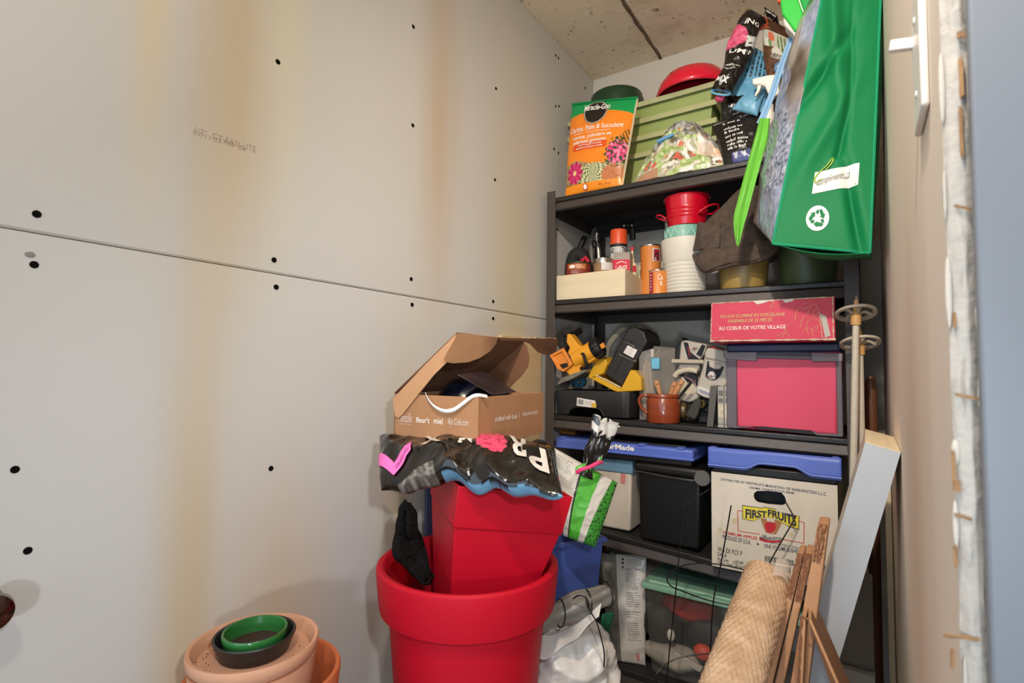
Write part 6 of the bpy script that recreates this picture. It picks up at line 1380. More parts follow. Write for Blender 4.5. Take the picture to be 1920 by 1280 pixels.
# --- tomato cage of black wire
WIRE = mat('black_wire', '#12100e', .45); Yc = 1.50
t = thing('wire_cage', 'black wire plant cage standing in front of the lower shelves', 'plant cage', (F(1320, 1150, Yc).x, Yc, 0))
def wire(pts, nm='wire', r_=.0017): g = G(); g.tube(curve(pts, 8), r_, 6); part(t, nm, g, WIRE)
def down(px, py, Y): p = F(px, py, Y); return V3((p.x, p.y, .001))
wire([F(1330, 917, 1.44), F(1285, 946, 1.43), F(1281, 956, 1.43), F(1276, 1010, 1.43), F(1265, 1130, 1.42), F(1250, 1280, 1.41), down(1244, 1400, 1.40)], 'leg')
wire([F(1371, 947, 1.36), F(1353, 1050, 1.36), F(1338, 1125, 1.36), F(1333, 1200, 1.36), F(1330, 1280, 1.36), down(1322, 1400, 1.36)], 'leg')
wire([F(1472, 939, 1.50), F(1487, 966, 1.50), F(1488, 975, 1.50), F(1437, 1068, 1.49), F(1415, 1150, 1.47), down(1400, 1400, 1.45)], 'leg')
def ring_(pts, closed=True): g = G(); g.tube(curve(pts, 8, True), .0017, 6, True); part(t, 'ring', g, WIRE)
ring_([F(1251, 1084, 1.42), F(1262, 1068, 1.45), F(1290, 1058, 1.48), F(1330, 1056, 1.50), F(1375, 1063, 1.51), F(1410, 1074, 1.50), F(1432, 1095, 1.47), F(1425, 1125, 1.42), F(1390, 1135, 1.38), F(1340, 1128, 1.365), F(1290, 1112, 1.38), F(1258, 1098, 1.40)])
ring_([F(1230, 1275, 1.42), F(1240, 1252, 1.45), F(1265, 1236, 1.48), F(1300, 1228, 1.50), F(1345, 1226, 1.51), F(1390, 1240, 1.50), F(1405, 1270, 1.46), F(1385, 1305, 1.41), F(1330, 1318, 1.36), F(1270, 1308, 1.37)])

# ================================================================== things on the floor in front
HR = V3((math.cos(YAW), math.sin(YAW), 0)); HF = V3((-math.sin(YAW), math.cos(YAW), 0))
def proj(p): q = p-CAM; return 960+FPX*q.dot(RX)/q.dot(FX_), 640-FPX*q.dot(UX)/q.dot(FX_)
def solveL(p0, d, px, hi=1.0):
    a, b = 0.001, hi
    for _ in range(50):
        m_ = (a+b)/2
        if abs(proj(p0+d*m_)[0]-proj(p0)[0]) < abs(px-proj(p0)[0]): a = m_
        else: b = m_
    return a
# --- plywood board against the left wall behind the pile
q0, q1 = FX(940, 700, XL+.012), FX(1019, 700, XL+.012); zt = FX(1000, 634, XL+.012).z
t = thing('plywood_board', 'pale plywood board standing against the left wall beside the rack', 'board', (XL+.008, (q0.y+q1.y)/2, 0))
part(t, 'board', G().box(XL+.001, XL+.012, q0.y, min(q1.y, 1.594), .0005, zt), mat('plywood_face', '#d3b78b', .6, vs=4, stretch=(1, 1.5, 5), var=.10), bevel=.001)
# --- navy bin behind the red planter
p = FD(796, 950, 1.34); t = thing('navy_bin', 'dark blue plastic bin between the left wall and the red planter', 'bin', V3((p.x, p.y, 0)))
NVB = mat('navy_bin_plastic', '#2a3050', .45, var=.04); zt = FD(790, 880, 1.34).z
m = Matrix.Translation((p.x+.05, p.y+.06, 0)) @ Matrix.Rotation(YAW+.1, 4, 'Z')
part(t, 'tub', G().hexa([m @ V3(q) for q in ((-.06, -.06, 0.001), (.06, -.06, 0.001), (.06, .06, 0.001), (-.06, .06, 0.001))], [m @ V3(q) for q in ((-.075, -.075, zt), (.075, -.075, zt), (.075, .07, zt), (-.075, .07, zt))]), NVB, bevel=.006)
part(t, 'rim', G().box(-.08, .08, -.08, .075, zt-.015, zt, m), NVB, bevel=.003)
# --- blue bin with the green striped bag
d0 = 1.27; c0 = FD(1042, 1019, d0); th = math.radians(23); db = HR*math.cos(th)+HF*math.sin(th); dn = HF*math.cos(th)-HR*math.sin(th)
Lr = solveL(c0, db, 1135); e1 = c0+db*Lr; e0 = c0-db*.10
t = thing('blue_bin', 'tall blue plastic bin behind the red pot holding the striped soil bag', 'bin', V3(((e0.x+e1.x)/2, (e0.y+e1.y)/2, 0))); BB = mat('blue_bin_plastic', '#43589b', .42, var=.04, vs=6)
D_ = .17; zr = c0.z; tp = .050
def R4(z, k, i=0): return [V3((q.x, q.y, z)) for q in (e0+db*(k+i)+dn*(k+i), e1-db*(k+i)+dn*(k+i), e1-db*(k+i)+dn*(D_-k-i), e0+db*(k+i)+dn*(D_-k-i))]
g = G(); 
for q in (R4(.001, tp), R4(zr-.012, .004), R4(zr-.001, .004), R4(zr-.001, .007), R4(.006, tp+.003)): g.v += q
g.f = [(4*j+i, 4*j+(i+1) % 4, 4*j+4+(i+1) % 4, 4*j+4+i) for j in range(4) for i in range(4)]+[(3, 2, 1, 0), (16, 17, 18, 19)]
part(t, 'tub', g, BB, bevel=.003)
g = G()
for q in (R4(zr-.012, .004), R4(zr-.012, -.004), R4(zr, -.004), R4(zr, .006)): g.v += q
g.f = [(4*j+i, 4*j+(i+1) % 4, 4*j+4+(i+1) % 4, 4*j+4+i) for j in range(3) for i in range(4)]+[(12+i, 12+(i+1) % 4, (i+1) % 4, i) for i in range(4)]
part(t, 'rim', g, BB, bevel=.002)
# --- white and green soil bag with a twisted neck
GB, BKC, WB = lin('#4fae35'), lin('#1b1a19'), lin('#cfcac0')
def stripe(u, v):
    k = .17+.30*v; n = noise.noise(V3((u*9, v*9, 1)))
    if u < k-.035:
        return WB
    if u < k: return BKC
    if u < k+.27: return GB
    if u < k+.44: return WB
    return BKC if noise.noise(V3((u*22, v*60, 3))) > .22 else lin('#3a8f2e')
dd = 1.215
bl, br, tr, tl = FD(1056, 1004, dd), FD(1116, 1026, dd-.01), FD(1158, 905, dd+.03), FD(1040, 840, dd+.02)
t = thing('striped_soil_bag', 'white and green striped soil bag with a twisted black neck leaning in the blue bin', 'soil bag', (bl+br)/2)
o, P = bag(t, 'film', (bl, br, tr, tl), .030, PRINT_CLOTH, stripe, 80, 110, wr=.0035, ws=22, seed=21, power=.4)
for k, (x0, x1) in enumerate(((.03, .30), (.06, .34))): lines_of_print(t, 'small_print', P, [.95-.022*i-.24*k for i in range(8-3*k)], mat('grey_ink', '#7d7a74', .7), x0, x1, .45, 20+k)
nk = [FD(1094, 888, dd+.005), FD(1106, 868, dd), FD(1117, 846, dd), FD(1126, 825, dd), FD(1132, 805, dd), FD(1138, 788, dd)]
cn = curve(nk, 8); Kc = len(cn)-1
def neck(u, v):
    x = v*Kc; i = min(int(x), Kc-1); p = cn[i].lerp(cn[i+1], x-i); ax = (cn[min(i+1, Kc)]-cn[max(i-1, 0)]).normalized(); s_ = ax.cross(HF).normalized(); b_ = ax.cross(s_)
    r_ = .024-.012*math.exp(-((v-.16)/.1)**2)-.006*v+.010*max(0, v-.6)/.4
    a = 2*PI*u; r_ *= 1+.22*math.sin(a*5+v*9)*(.4+v)+.2*noise.noise(V3((u*6, v*6, 3)))
    return p+s_*math.cos(a)*r_+b_*math.sin(a)*r_*.65+ax*(.012*math.sin(a*3+1)*max(0, v-.6))
def neckc(u, v):
    q = noise.noise(V3((math.cos(2*PI*u)*2.2, math.sin(2*PI*u)*2.2, v*5)))
    if v > .70+.22*q: return lin('#c9c5bd') if q > -.25 else BKC
    if v < .16: return GB if q > .1 else BKC
    return BKC if q < .30 else (lin('#b9b5ad') if q < .42 else GB)
g = G(); g.grid(neck, 70, 90, neckc); part(t, 'twisted_neck', g, PRINT_GLOSS, solid=.0012, ang=70)
g = G(); tie = curve([FD(1081, 886, dd-.04), FD(1090, 880, dd-.045), FD(1106, 875, dd-.04), FD(1120, 868, dd-.028), FD(1128, 866, dd-.01)], 6); g.tube(tie, .0045, 8); part(t, 'pink_tie', g, mat('hot_pink', '#e23f7b', .45), label='hot pink tie')

# --- tall red round pot
YR0 = .845; cx, cy, r = round_at(705, 1047, 1048, YR0); zr = F(876, 1046, YR0).z
M = Matrix.Translation((cx, cy, 0)); RP2 = mat('red_pot_plastic', '#b80a22', .55, spec=.25, var=.08, vs=6, bump=.06, bs=60)
t = thing('red_pot', 'large round red plastic pot with a wide rim, full of cloth and a square planter', 'plant pot', (cx, cy, 0))
hb = .085
g = G(); g.lathe([(r*.55, .001), (r*.57, .006), (r*.86, zr-hb), (r*.87, zr-.01), (r*.86, zr-.012), (r*.80, zr-.13), (r*.5, .03), (.0001, .03)], 72, M); part(t, 'body', g, RP2)
g = G(); g.lathe([(r*.865, zr-hb), (r*.955, zr-hb+.004), (r*.965, zr-hb+.012), (r, zr-.012), (r*.995, zr-.004), (r*.97, zr), (r*.93, zr-.001), (r*.90, zr-.006), (r*.872, zr-.02)], 72, M, cap0=False, cap1=False); part(t, 'rim', g, RP2)
g = G(); g.lathe([(r*.785, zr-.125), (r*.4, zr-.122), (.0001, zr-.122)], 48, M, cap0=False); part(t, 'soil', g, DIRT)
# --- red square planter standing in it
A = FD(860, 911, .93); ta = math.radians(20); dx = HR*math.cos(ta)+HF*math.sin(ta); dy = HF*math.cos(ta)-HR*math.sin(ta)
Wp = solveL(A, dx, 1077)
B = A+dx*Wp; zt = A.z; z0 = zr-.105
B2 = FD(1075, 928, 1); 
t = thing('square_planter', 'square red planter with a deep rim standing tilted in the round red pot', 'planter', V3((A.x, A.y, z0))+dx*Wp/2+dy*Wp/2)
hR = .076
def S4_(z, i): return [V3((q.x, q.y, z)) for q in (A+dx*i+dy*i, A+dx*(Wp-i)+dy*i, A+dx*(Wp-i)+dy*(Wp-i), A+dx*i+dy*(Wp-i))]
tilt = Matrix.Translation(A) @ Matrix.Rotation(math.radians(9.5), 4, HF) @ Matrix.Translation(-A)
def shell(rows, close=True):
    g = G()
    for z, i in rows: g.v += [tilt @ p for p in S4_(z, i)]
    n_ = len(rows); g.f = [(4*j+i, 4*j+(i+1) % 4, 4*j+4+(i+1) % 4, 4*j+4+i) for j in range(n_-1) for i in range(4)]
    if close: g.f += [(3, 2, 1, 0), tuple(range(4*n_-4, 4*n_))]
    else: g.f += [(4*n_-4+i, 4*n_-4+(i+1) % 4, (i+1) % 4, i) for i in range(4)]
    return g
RSQ = mat('red_planter_plastic', '#b80822', .5, spec=.3, var=.04, vs=5)
part(t, 'body', shell([(z0+.002, .044), (zt-hR-.004, .0095), (zt-hR, .0095), (zt-.02, .008), (zt-.02, .012), (z0+.008, .048)]), RSQ, bevel=.004, segs=3)
part(t, 'rim', shell([(zt-hR, .0075), (zt-hR+.002, .006), (zt, .0), (zt, .005), (zt-.03, .008)], False), RSQ, bevel=.0035, segs=3)
# --- black cloth stuffed in the round pot
t = thing('black_cloth', 'crumpled black cloth stuffed in the left side of the round red pot', 'cloth', FD(775, 1060, 1.0))
KC = mat('black_cloth', '#0e0c0b', .95, spec=.15, var=.3, vs=30, bump=.4, bs=200)
cL = curve([FD(806, 1092, .97), FD(772, 1084, .955), FD(744, 1052, .95), FD(737, 1020, .955), FD(744, 985, .965), FD(752, 958, .97), FD(757, 947, .975)], 8)
cR = curve([FD(812, 1090, .975), FD(806, 1070, .97), FD(800, 1045, .975), FD(790, 1022, .985), FD(783, 996, .99), FD(779, 968, .985), FD(768, 950, .98)], 8)
def clo(u, v):
    i = min(len(cL)-1, int(v*(len(cL)-1)+.5)); p = cL[i].lerp(cR[i], u)
    k = math.sin(PI*u)
    return p+HF*(-.020*k+ridge(p, 24, 5)*.012+.010*math.sin(u*9+v*6)*k)+V3((0, 0, ridge(p, 30, 3)*.007+nz(p, 60, 2)*.003))
g = G(); g.grid(clo, 60, 110); part(t, 'cloth', g, KC, ang=70, solid=.005)
g = G(); g.tube(curve([FD(752, 972, .965), FD(754, 952, .965), FD(762, 946, .97), FD(770, 956, .975), FD(766, 976, .97)], 8), .006, 8); part(t, 'looped_hem', g, KC)

# --- black printed bag draped over the planter
BLF = lin('#15110f')
def promix(u, v):
    q = noise.noise(V3((u*8, v*6, 4)))
    if v < .02+.03*q and u > .38: return lin('#5d8aa6')
    d = math.hypot((u-.685)/.078, (v-.70)/.255)
    if d < 1+.05*math.sin(math.atan2(v-.7, (u-.685)*3)*11):
        return mixc(lin('#e2506f'), lin('#b8264e'), max(0, min(1, .35+1.2*noise.noise(V3((u*60, v*22, 7))))))
    if v < .22 and .12 < u < .35 and v < .02+(u-.12)*.95 and q > -.5: return mixc(lin('#4a443e'), lin('#8d877e'), max(0, min(1, .3+1.2*noise.noise(V3((u*40, v*24, 2))))))
    return BLF
bl, br, tr, tl = FD(716, 917, .985), FD(1056, 929, .865), FD(1036, 838, 1.03), FD(713, 823, 1.10)
t = thing('promix_bag' if False else 'black_potting_bag', 'black glossy soil bag with pink flower and upside down white letters over the red planter', 'soil bag', (bl+br+tr+tl)/4)
FILM = mat('black_printed_film', '#ffffff', .15, var=.03, attr=True, bump=.45, bs=34, coat=.4)
def drape(u, v):
    e = lambda c, w_: math.exp(-((u-c)/w_)**2)
    return V3((0, 0, (1-v)*(.022*e(.40, .10)+.006*e(.66, .06)-.006*e(.90, .08)-.006*e(.06, .08)+.004*math.sin(u*31))+v*(.014*e(.72, .10)+.006*e(.05, .05))))
o, P = bag(t, 'film', (bl, br, tr, tl), .038, FILM, promix, 170, 70, warp=drape, wr=.009, ws=12, seed=31, power=.35, wr2=.5)
up = lambda x0, x1, y0, y1: (lambda x, y: P(x1-(x1-x0)*x, y1-(y1-y0)*y)+V3((0, 0, .001)))
LW = mat('print_white', '#cfc8be', .35)
letters(t, 'lettering', 'P', up(.875, .965, .28, .74), LW, .03); letters(t, 'lettering', 'R', up(.775, .865, .42, .93), LW, .03)
letters(t, 'lettering', 'M', up(.505, .60, .60, 1.0), LW, .02); letters(t, 'lettering', 'I', up(.45, .475, .64, 1.0), LW, .02); letters(t, 'lettering', 'X', up(.29, .415, .52, .93), LW, .02)
PT_ = mat('pink_tape', '#ef6fb8', .5); tp_ = [(.005, .45), (.12, .24), (.235, .57)]
g = G(); K = 24
def tape(u, v):
    x = u*2; i = min(1, int(x)); f_ = x-i; a_, b_ = tp_[i], tp_[i+1]; cu_ = a_[0]+(b_[0]-a_[0])*f_; cv = a_[1]+(b_[1]-a_[1])*f_
    return P(cu_, cv+(v-.5)*(.24 if i == 0 else .20))+HF*-.003
g.grid(tape, 40, 6); part(t, 'pink_tape', g, PT_, solid=.0012, label='bright pink tape with handwriting'); ptp = bpy.data.objects['pink_tape'] if 'pink_tape' in bpy.data.objects else t
sc_ = lambda x, y: tape(.55+.42*x, .2+.55*y)+HF*-.0016
g = G(); rnd = random.Random(8); pts = []
for k in range(11):
    pts = [(k/11+rnd.uniform(0, .03), rnd.uniform(.1, .3)), (k/11+.03+rnd.uniform(0, .03), rnd.uniform(.7, .95)), (k/11+.06, rnd.uniform(.1, .4)), (k/11+.08, rnd.uniform(.5, .8))]
    strip_on(sc_, pts, .010, g)
part(ptp, 'handwriting', g, mat('pen_purple', '#7a2f6a', .6), smooth=False)
# bulk of the bag under the carton
C0 = FD(895, 839, .99)
bk = FD(900, 838, 1.10); g = G(); zb_ = zt-.0; ztop_ = C0.z-.004
def bulk(p): return p+V3((nz(p, 9, 3), nz(p, 9, 4), 0))*.012
mB = Matrix.Rotation(YAW, 4, 'Z'); g.ball(V3((bk.x, bk.y, (zt-.03+ztop_)/2)), .155, .10, (ztop_-zt+.03)/2, 36, 18, mB, bulk); part(t, 'bulge', g, BLK, ang=70)
ft = lambda u, v: FD(985+55*u-4*v, 838-14*math.sin(PI*min(1, u*1.1))+14*v, 1.03-.02*v)+HF*(.01*nz((u*9, v*5, 2), 1))
g = G(); g.grid(ft, 30, 10); part(t, 'crumpled_top', g, BLK, solid=.002)

# --- open mailer carton on the bag
al = math.radians(29); dl = -HR*math.cos(al)+HF*math.sin(al); dr = HR*math.sin(al)+HF*math.cos(al)
L1 = solveL(C0, dl, 738); L2 = solveL(C0, dr, 1018); Hh = FD(895, 745, .99).z-C0.z; Zu = V3((0, 0, 1))
t = thing('mailer_carton', 'open brown mailer carton with white brand names on top of the black soil bag', 'carton', C0+dl*L1/2+dr*L2/2)
T_ = .0032
def cb(o, a, b, h, th_): # panel: origin, along a, up h, thickness vector
    return G().hexa([o, o+a, o+a+th_, o+th_], [o+h, o+a+h, o+a+h+th_, o+h+th_])
hv = Zu*Hh
part(t, 'left_panel', cb(C0+dl*.0005, dl*L1, None, hv, dr*T_), CARD, bevel=.0006)
part(t, 'right_panel', cb(C0+dr*(.0008), dr*L2, None, hv, dl*T_), CARD, bevel=.0006)
part(t, 'back_panel', cb(C0+dl*(L1-T_), dr*L2, None, hv, dl*T_), CARD, bevel=.0006); part(t, 'far_panel', cb(C0+dr*(L2-T_)+dl*T_, dl*(L1-2*T_), None, hv, dr*T_), CARD, bevel=.0006)
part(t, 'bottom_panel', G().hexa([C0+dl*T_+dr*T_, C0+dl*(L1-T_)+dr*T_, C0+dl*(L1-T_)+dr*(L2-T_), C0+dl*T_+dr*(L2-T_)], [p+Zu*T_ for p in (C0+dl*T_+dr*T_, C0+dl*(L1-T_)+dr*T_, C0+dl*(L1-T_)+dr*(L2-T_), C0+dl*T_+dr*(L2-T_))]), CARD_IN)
H0 = C0+dl*L1+hv; H1 = H0+dr*L2
E0 = PL(858, 625, H0, dr); le = (E0-H0).normalized(); Ll = (E0-H0).length
E1 = H1+le*Ll; ln = le.cross(dr).normalized(); ln = ln if ln.z < 0 else -ln    # ln: inward, below the lid
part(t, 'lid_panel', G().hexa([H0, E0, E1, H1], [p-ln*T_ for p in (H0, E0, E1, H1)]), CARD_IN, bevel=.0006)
CARD_LIT = mat('cardboard_lit', '#b98a63', .8, var=.05, vs=30, bump=.1, bs=120)  # paler copy of the cardboard: lit look of the flaps put into colour
def flap(pts, p0, n, th_, nm, m_): 
    q = [PL(x, y, p0, n) for x, y in pts]; return part(t, nm, G().ext(q, th_), m_, bevel=.0005)
flap([(738, 747), (798, 684), (857, 626), (850, 650), (838, 680), (815, 703), (785, 740), (757, 776), (749, 783), (743, 781), (740, 768)], H0-dr*.0012, dr, -dr*T_, 'near_flap', CARD_LIT)
tn = dr.cross(-le*.35-Zu).normalized()
flap([(858, 625), (900, 628), (934, 632), (930, 645), (918, 659), (900, 671), (878, 679), (850, 681), (836, 679), (832, 673), (836, 664)], E0, tn, HF*T_*.6, 'tuck_flap', CARD_LIT)
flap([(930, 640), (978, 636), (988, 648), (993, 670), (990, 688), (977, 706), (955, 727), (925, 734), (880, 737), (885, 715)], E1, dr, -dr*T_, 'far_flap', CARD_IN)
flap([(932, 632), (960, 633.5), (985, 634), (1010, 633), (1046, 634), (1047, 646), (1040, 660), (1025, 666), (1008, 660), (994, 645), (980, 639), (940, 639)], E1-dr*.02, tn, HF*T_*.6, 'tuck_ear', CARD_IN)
g = G(); rnd = random.Random(3)
for k in range(22):
    x = 980+3*k; p = PL(x, 633.5+rnd.uniform(-.8, .8), E1-dr*.02, tn); g.ball(p, rnd.uniform(.0008, .0024), rnd.uniform(.0008, .0018), rnd.uniform(.0006, .0016), 6, 4)
part(t, 'torn_edge', g, mat('torn_card', '#d3ad88', .9), kind='stuff')
Pl = quadmap(C0, C0+dl*L1, C0+dl*L1+hv, C0+hv, eps=.0008)
PlL = lambda x0, x1, y0, y1: (lambda x, y: Pl(1-(x0+(x1-x0)*x), y0+(y1-y0)*y))
CI = mat('carton_ink', '#e8dcd0', .6)
letters(t, 'lettering', 'Montelle', PlL(.06, .23, .40, .60), CI, -.015, .35); letters(t, 'lettering', 'INTIMATES', PlL(.08, .22, .345, .365), CI, -.01)
letters(t, 'lettering', "fleur't", PlL(.285, .45, .41, .53), CI, .015); letters(t, 'lettering', 'miel', PlL(.50, .605, .41, .54), CI, .008); letters(t, 'lettering', 'Rya Collection', PlL(.67, .90, .38, .55), CI, -.015, .4)
Pr = quadmap(C0, C0+dr*L2, C0+dr*L2+hv, C0+hv, eps=.0008)
letters(t, 'lettering', 'crafted with love', sub(Pr, .22, .54, .46, .58), CI, .004); letters(t, 'lettering', '|', sub(Pr, .575, .58, .47, .57), CI, -.01); letters(t, 'lettering', 'conçu avec amour', sub(Pr, .63, .90, .47, .57), CI, .004)
Pd = lambda x, y: H0+dr*(L2*x)+le*(Ll*y)+ln*.0008
lines_of_print(t, 'lid_print', sub(Pd, .30, .72, .35, .85), [.92, .78, .42, .28, .14], mat('faint_ink', '#9a7c62', .7), .0, 1, .3, 9)
# things inside
t2 = thing('black_pouch', 'black plastic pouch inside the open mailer carton', 'pouch', C0+dl*L1*.5+dr*L2*.5+Zu*.004)
cen = C0+dl*L1*.55+dr*L2*.58+Zu*(Hh*.72); mB2 = Matrix.Rotation(math.atan2(dr.y, dr.x), 4, 'Z')
g = G(); g.ball(cen, L2*.39, L1*.37, Hh*.68, 32, 18, mB2, lambda p: p+V3((nz(p, 14, 1), nz(p, 14, 2), ridge(p, 14, 3)*.7))*.010); part(t2, 'pouch', g, mat('black_pouch', '#0c1220', .25, coat=.3), ang=70)
cd_ = [FD(858, 703, 1.04), FD(905, 697, 1.12), FD(968, 735, 1.14), FD(925, 741, 1.05)]
t3 = thing('printed_card', 'dark card with faint red pattern leaning out of the mailer carton', 'card', (cd_[2]+cd_[3])/2)
part(t3, 'card', G().hexa(cd_, [p+Zu*.0015 for p in cd_]), mat('dark_red_print', '#241b1d', .3, var=.9, vs=30), bevel=.0004)
t4 = thing('white_ribbon', 'white ribbon looped over the left side of the mailer carton', 'ribbon', C0+dl*L1*.5+hv)
rp = curve([PL(798, 738, C0-dr*.004, dr), PL(804, 750, C0-dr*.006, dr), PL(815, 762, C0-dr*.008, dr), PL(832, 770, C0-dr*.008, dr), PL(850, 768, C0-dr*.008, dr), PL(868, 756, C0-dr*.006, dr), PL(884, 744, C0-dr*.003, dr), PL(897, 740.5, C0+dr*.004, dr), PL(914, 743, C0+dr*.02, dr)], 8)
g = G(); L = []
for i, p in enumerate(rp):
    w_ = .0042*(1-.4*abs(i/(len(rp)-1)-.45)); L += [p+Zu*w_*.9+dl*w_*.3, p-Zu*w_*.9-dl*w_*.3]
g.add(L, [(2*i, 2*i+1, 2*i+3, 2*i+2) for i in range(len(rp)-1)]); part(t4, 'ribbon', g, mat('white_ribbon', '#e4ded6', .5), solid=.0008)

# --- terracotta pots at the left wall
TC = mat('pale_terracotta', '#cf9878', .8, var=.07, vs=9, bump=.1, bs=120); TO = mat('orange_terracotta', '#c2673a', .75, var=.07, vs=7, bump=.1, bs=120)
cx, cy, r = round_at(346, 598, 1195, .485); zr = F(471, 1196, .485).z; M = Matrix.Translation((cx, cy, 0))
cxb, cyb, rb = round_at(334, 639, 1245, .500); zrb = F(640, 1200, .47).z-.02; zrb = zr-.052; Mb = Matrix.Translation((cxb, cyb, 0))
cxb = max(cxb, XL+rb+.004); Mb = Matrix.Translation((cxb, cyb, 0))
t = thing('orange_pot', 'tall orange terracotta pot by the left wall with a paler pot set in it', 'plant pot', (cxb, cyb, 0))
g = G(); g.lathe([(rb*.60, .001), (rb*.62, .006), (rb*.93, zrb-.05), (rb*.96, zrb-.05), (rb*1.0, zrb-.004), (rb*.985, zrb), (rb*.93, zrb), (rb*.90, zrb-.01), (rb*.86, zrb-.05), (rb*.84, zrb-.055), (rb*.62, .20), (.0001, .20)], 64, Mb); part(t, 'pot', g, TO)
t = thing('terracotta_pot', 'pale terracotta pot nested in the tall orange pot at the left wall', 'plant pot', (cx, cy, .2015))
g = G(); g.lathe([(r*.50, .2015), (r*.52, .208), (r*.955, zr-.034), (r*.96, zr-.0255), (r*.90, zr-.0255), (r*.46, .22), (.0001, .22)], 64, M); part(t, 'pot', g, TC)
t = thing('terracotta_saucer', 'pale terracotta saucer speckled with soil on top of the pale pot', 'saucer', (cx, cy, zr-.025))
g = G(); g.lathe([(r*.90, zr-.025), (r*.985, zr-.016), (r*1.0, zr-.004), (r*.985, zr), (r*.93, zr-.001), (r*.89, zr-.008), (r*.84, zr-.018), (.0001, zr-.018)], 64, M); part(t, 'dish', g, TC)
rnd = random.Random(6); g = G()
for k in range(70): a = rnd.uniform(0, 2*PI); q = rnd.uniform(.66, .84)*r; s_ = rnd.uniform(.0004, .0012); g.ball(V3((cx+q*math.cos(a), cy+q*math.sin(a), zr-.0178)), s_, n=5, k=4)
part(t, 'soil_crumbs', g, DIRT, kind='stuff')
# saucers on top
z1 = zr-.0175; kx, ky, kr = round_at(391, 549, 1178, .485); zk = zr+.012; Mk = Matrix.Translation((cx, cy, 0))
t = thing('black_saucer', 'round black plastic saucer on the terracotta saucer', 'saucer', (cx, cy, z1))
g = G(); g.lathe([(kr*.80, z1), (kr*.84, z1+.002), (kr*.97, zk-.006), (kr*1.0, zk-.002), (kr*.985, zk), (kr*.93, zk-.001), (kr*.80, z1+.005), (.0001, z1+.005)], 56, Mk); part(t, 'dish', g, mat('saucer_black', '#26221f', .45))
z2 = z1+.0055; gx, gy, gr = round_at(409, 535, 1174, .485); zg = zk+.006
t = thing('green_saucer', 'green glazed saucer holding dark soil, topmost of the terracotta stack', 'saucer', (cx, cy, z2))
g = G(); g.lathe([(gr*.86, z2), (gr*.90, z2+.002), (gr*.99, zg-.007), (gr*1.0, zg-.003), (gr*.97, zg), (gr*.91, zg-.001), (gr*.82, z2+.006), (.0001, z2+.006)], 56, Mk); part(t, 'dish', g, mat('green_glaze', '#2c6a30', .25, var=.2, vs=14, coat=.3))
g = G(); g.lathe([(gr*.84, z2+.0075), (gr*.5, z2+.0085), (.0001, z2+.0085)], 40, Mk, cap0=False); part(t, 'soil', g, DIRT)

# --- white plastic bag, rolled grey bag with cord, green rag
WP = mat('white_poly', '#cbc5bd', .35, var=.04, bump=.3, bs=30, trans=0, sss=.1)
wc = FD(1056, 1290, 1.15); ztw = FD(1070, 1160, 1.15).z
t = thing('white_plastic_bag', 'crumpled white plastic bag on the floor between red pot and rack', 'bag', V3((wc.x, wc.y, 0)))
def wbag(u, v):
    a = 2*PI*u; z = .001+ztw*1.0*v**.9; r_ = (.108+.012*math.sin(v*5))*(1-.88*max(0, (v-.80)/.20)**2.2)*(.75+.25*min(1, v*6))
    p = V3((wc.x, wc.y, z))+HR*math.cos(a)*r_*.95+HF*math.sin(a)*r_*.8
    n_ = (HR*math.cos(a)+HF*math.sin(a)+Zu*.35).normalized()
    d = (ridge(p, 11, 3)*.018+ridge(p, 25, 5)*.010+ridge(p, 52, 6)*.004)*min(1, v*8+.05)
    q = p+n_*d; q.z = max(q.z, .0008); return q
g = G(); g.grid(wbag, 110, 130); part(t, 'bag', g, WP, ang=80)
def wflap(u, v):
    p = FD(1000+125*u+8*v, 1232-58*u-36*v+14*math.sin(u*5), 1.045+.035*v); return p+HF*(ridge(p, 15, 2)*.016+nz(p, 30, 4)*.006)
g = G(); g.grid(wflap, 60, 30); part(t, 'folded_top', g, WP, solid=.0015, ang=80)
RG_ = mat('grey_film_bag', '#6f6a63', .4, var=.06, bump=.2, bs=60)
ga = curve([FD(1001, 1172, 1.05), FD(1018, 1160, 1.055), FD(1050, 1149, 1.07), FD(1090, 1134, 1.085), FD(1125, 1120, 1.10), FD(1144, 1111, 1.11)], 8); Kg = len(ga)-1
t = thing('rolled_grey_bag', 'grey plastic bag rolled up and tied with black cord, on the white plastic bag', 'bag', FD(1070, 1158, 1.07))
def groll(u, v):
    x = v*Kg; i = min(int(x), Kg-1); p = ga[i].lerp(ga[i+1], x-i); ax = (ga[min(i+1, Kg)]-ga[max(0, i-1)]).normalized(); s_ = ax.cross(HF).normalized(); b_ = ax.cross(s_); a = 2*PI*u
    r_ = (.021+.003*math.sin(v*14))*(1-.35*max(0, v-.85)/.15)*(1+.14*math.sin(a*4+v*5))
    q = p+s_*math.cos(a)*r_+b_*math.sin(a)*r_; return q+s_*ridge(q, 24, 9)*.003
g = G(); g.grid(groll, 40, 80); part(t, 'roll', g, RG_, ang=70, solid=.001)
CORD = mat('black_cord', '#100f0e', .6)
for v in (.40, .66, .90):
    g = G(); ring = []
    x = v*Kg; i = min(int(x), Kg-1); p = ga[i]; ax = (ga[min(i+1, Kg)]-ga[max(0, i-1)]).normalized(); s_ = (ax.cross(HF).normalized()+ax*.3); b_ = ax.cross(s_).normalized()
    ring = [p+s_*math.cos(2*PI*k/24)*.0245+b_*math.sin(2*PI*k/24)*.0245 for k in range(24)]
    g.tube(ring, .0016, 6, True); part(t, 'cord_loop', g, CORD)
g = G(); g.tube(curve([FD(1098, 1118, 1.055), FD(1104, 1140, 1.04), FD(1118, 1165, 1.03), FD(1127, 1195, 1.03), FD(1133, 1225, 1.035), FD(1132, 1250, 1.04)], 8), .0016, 6); part(t, 'cord_tail', g, CORD)
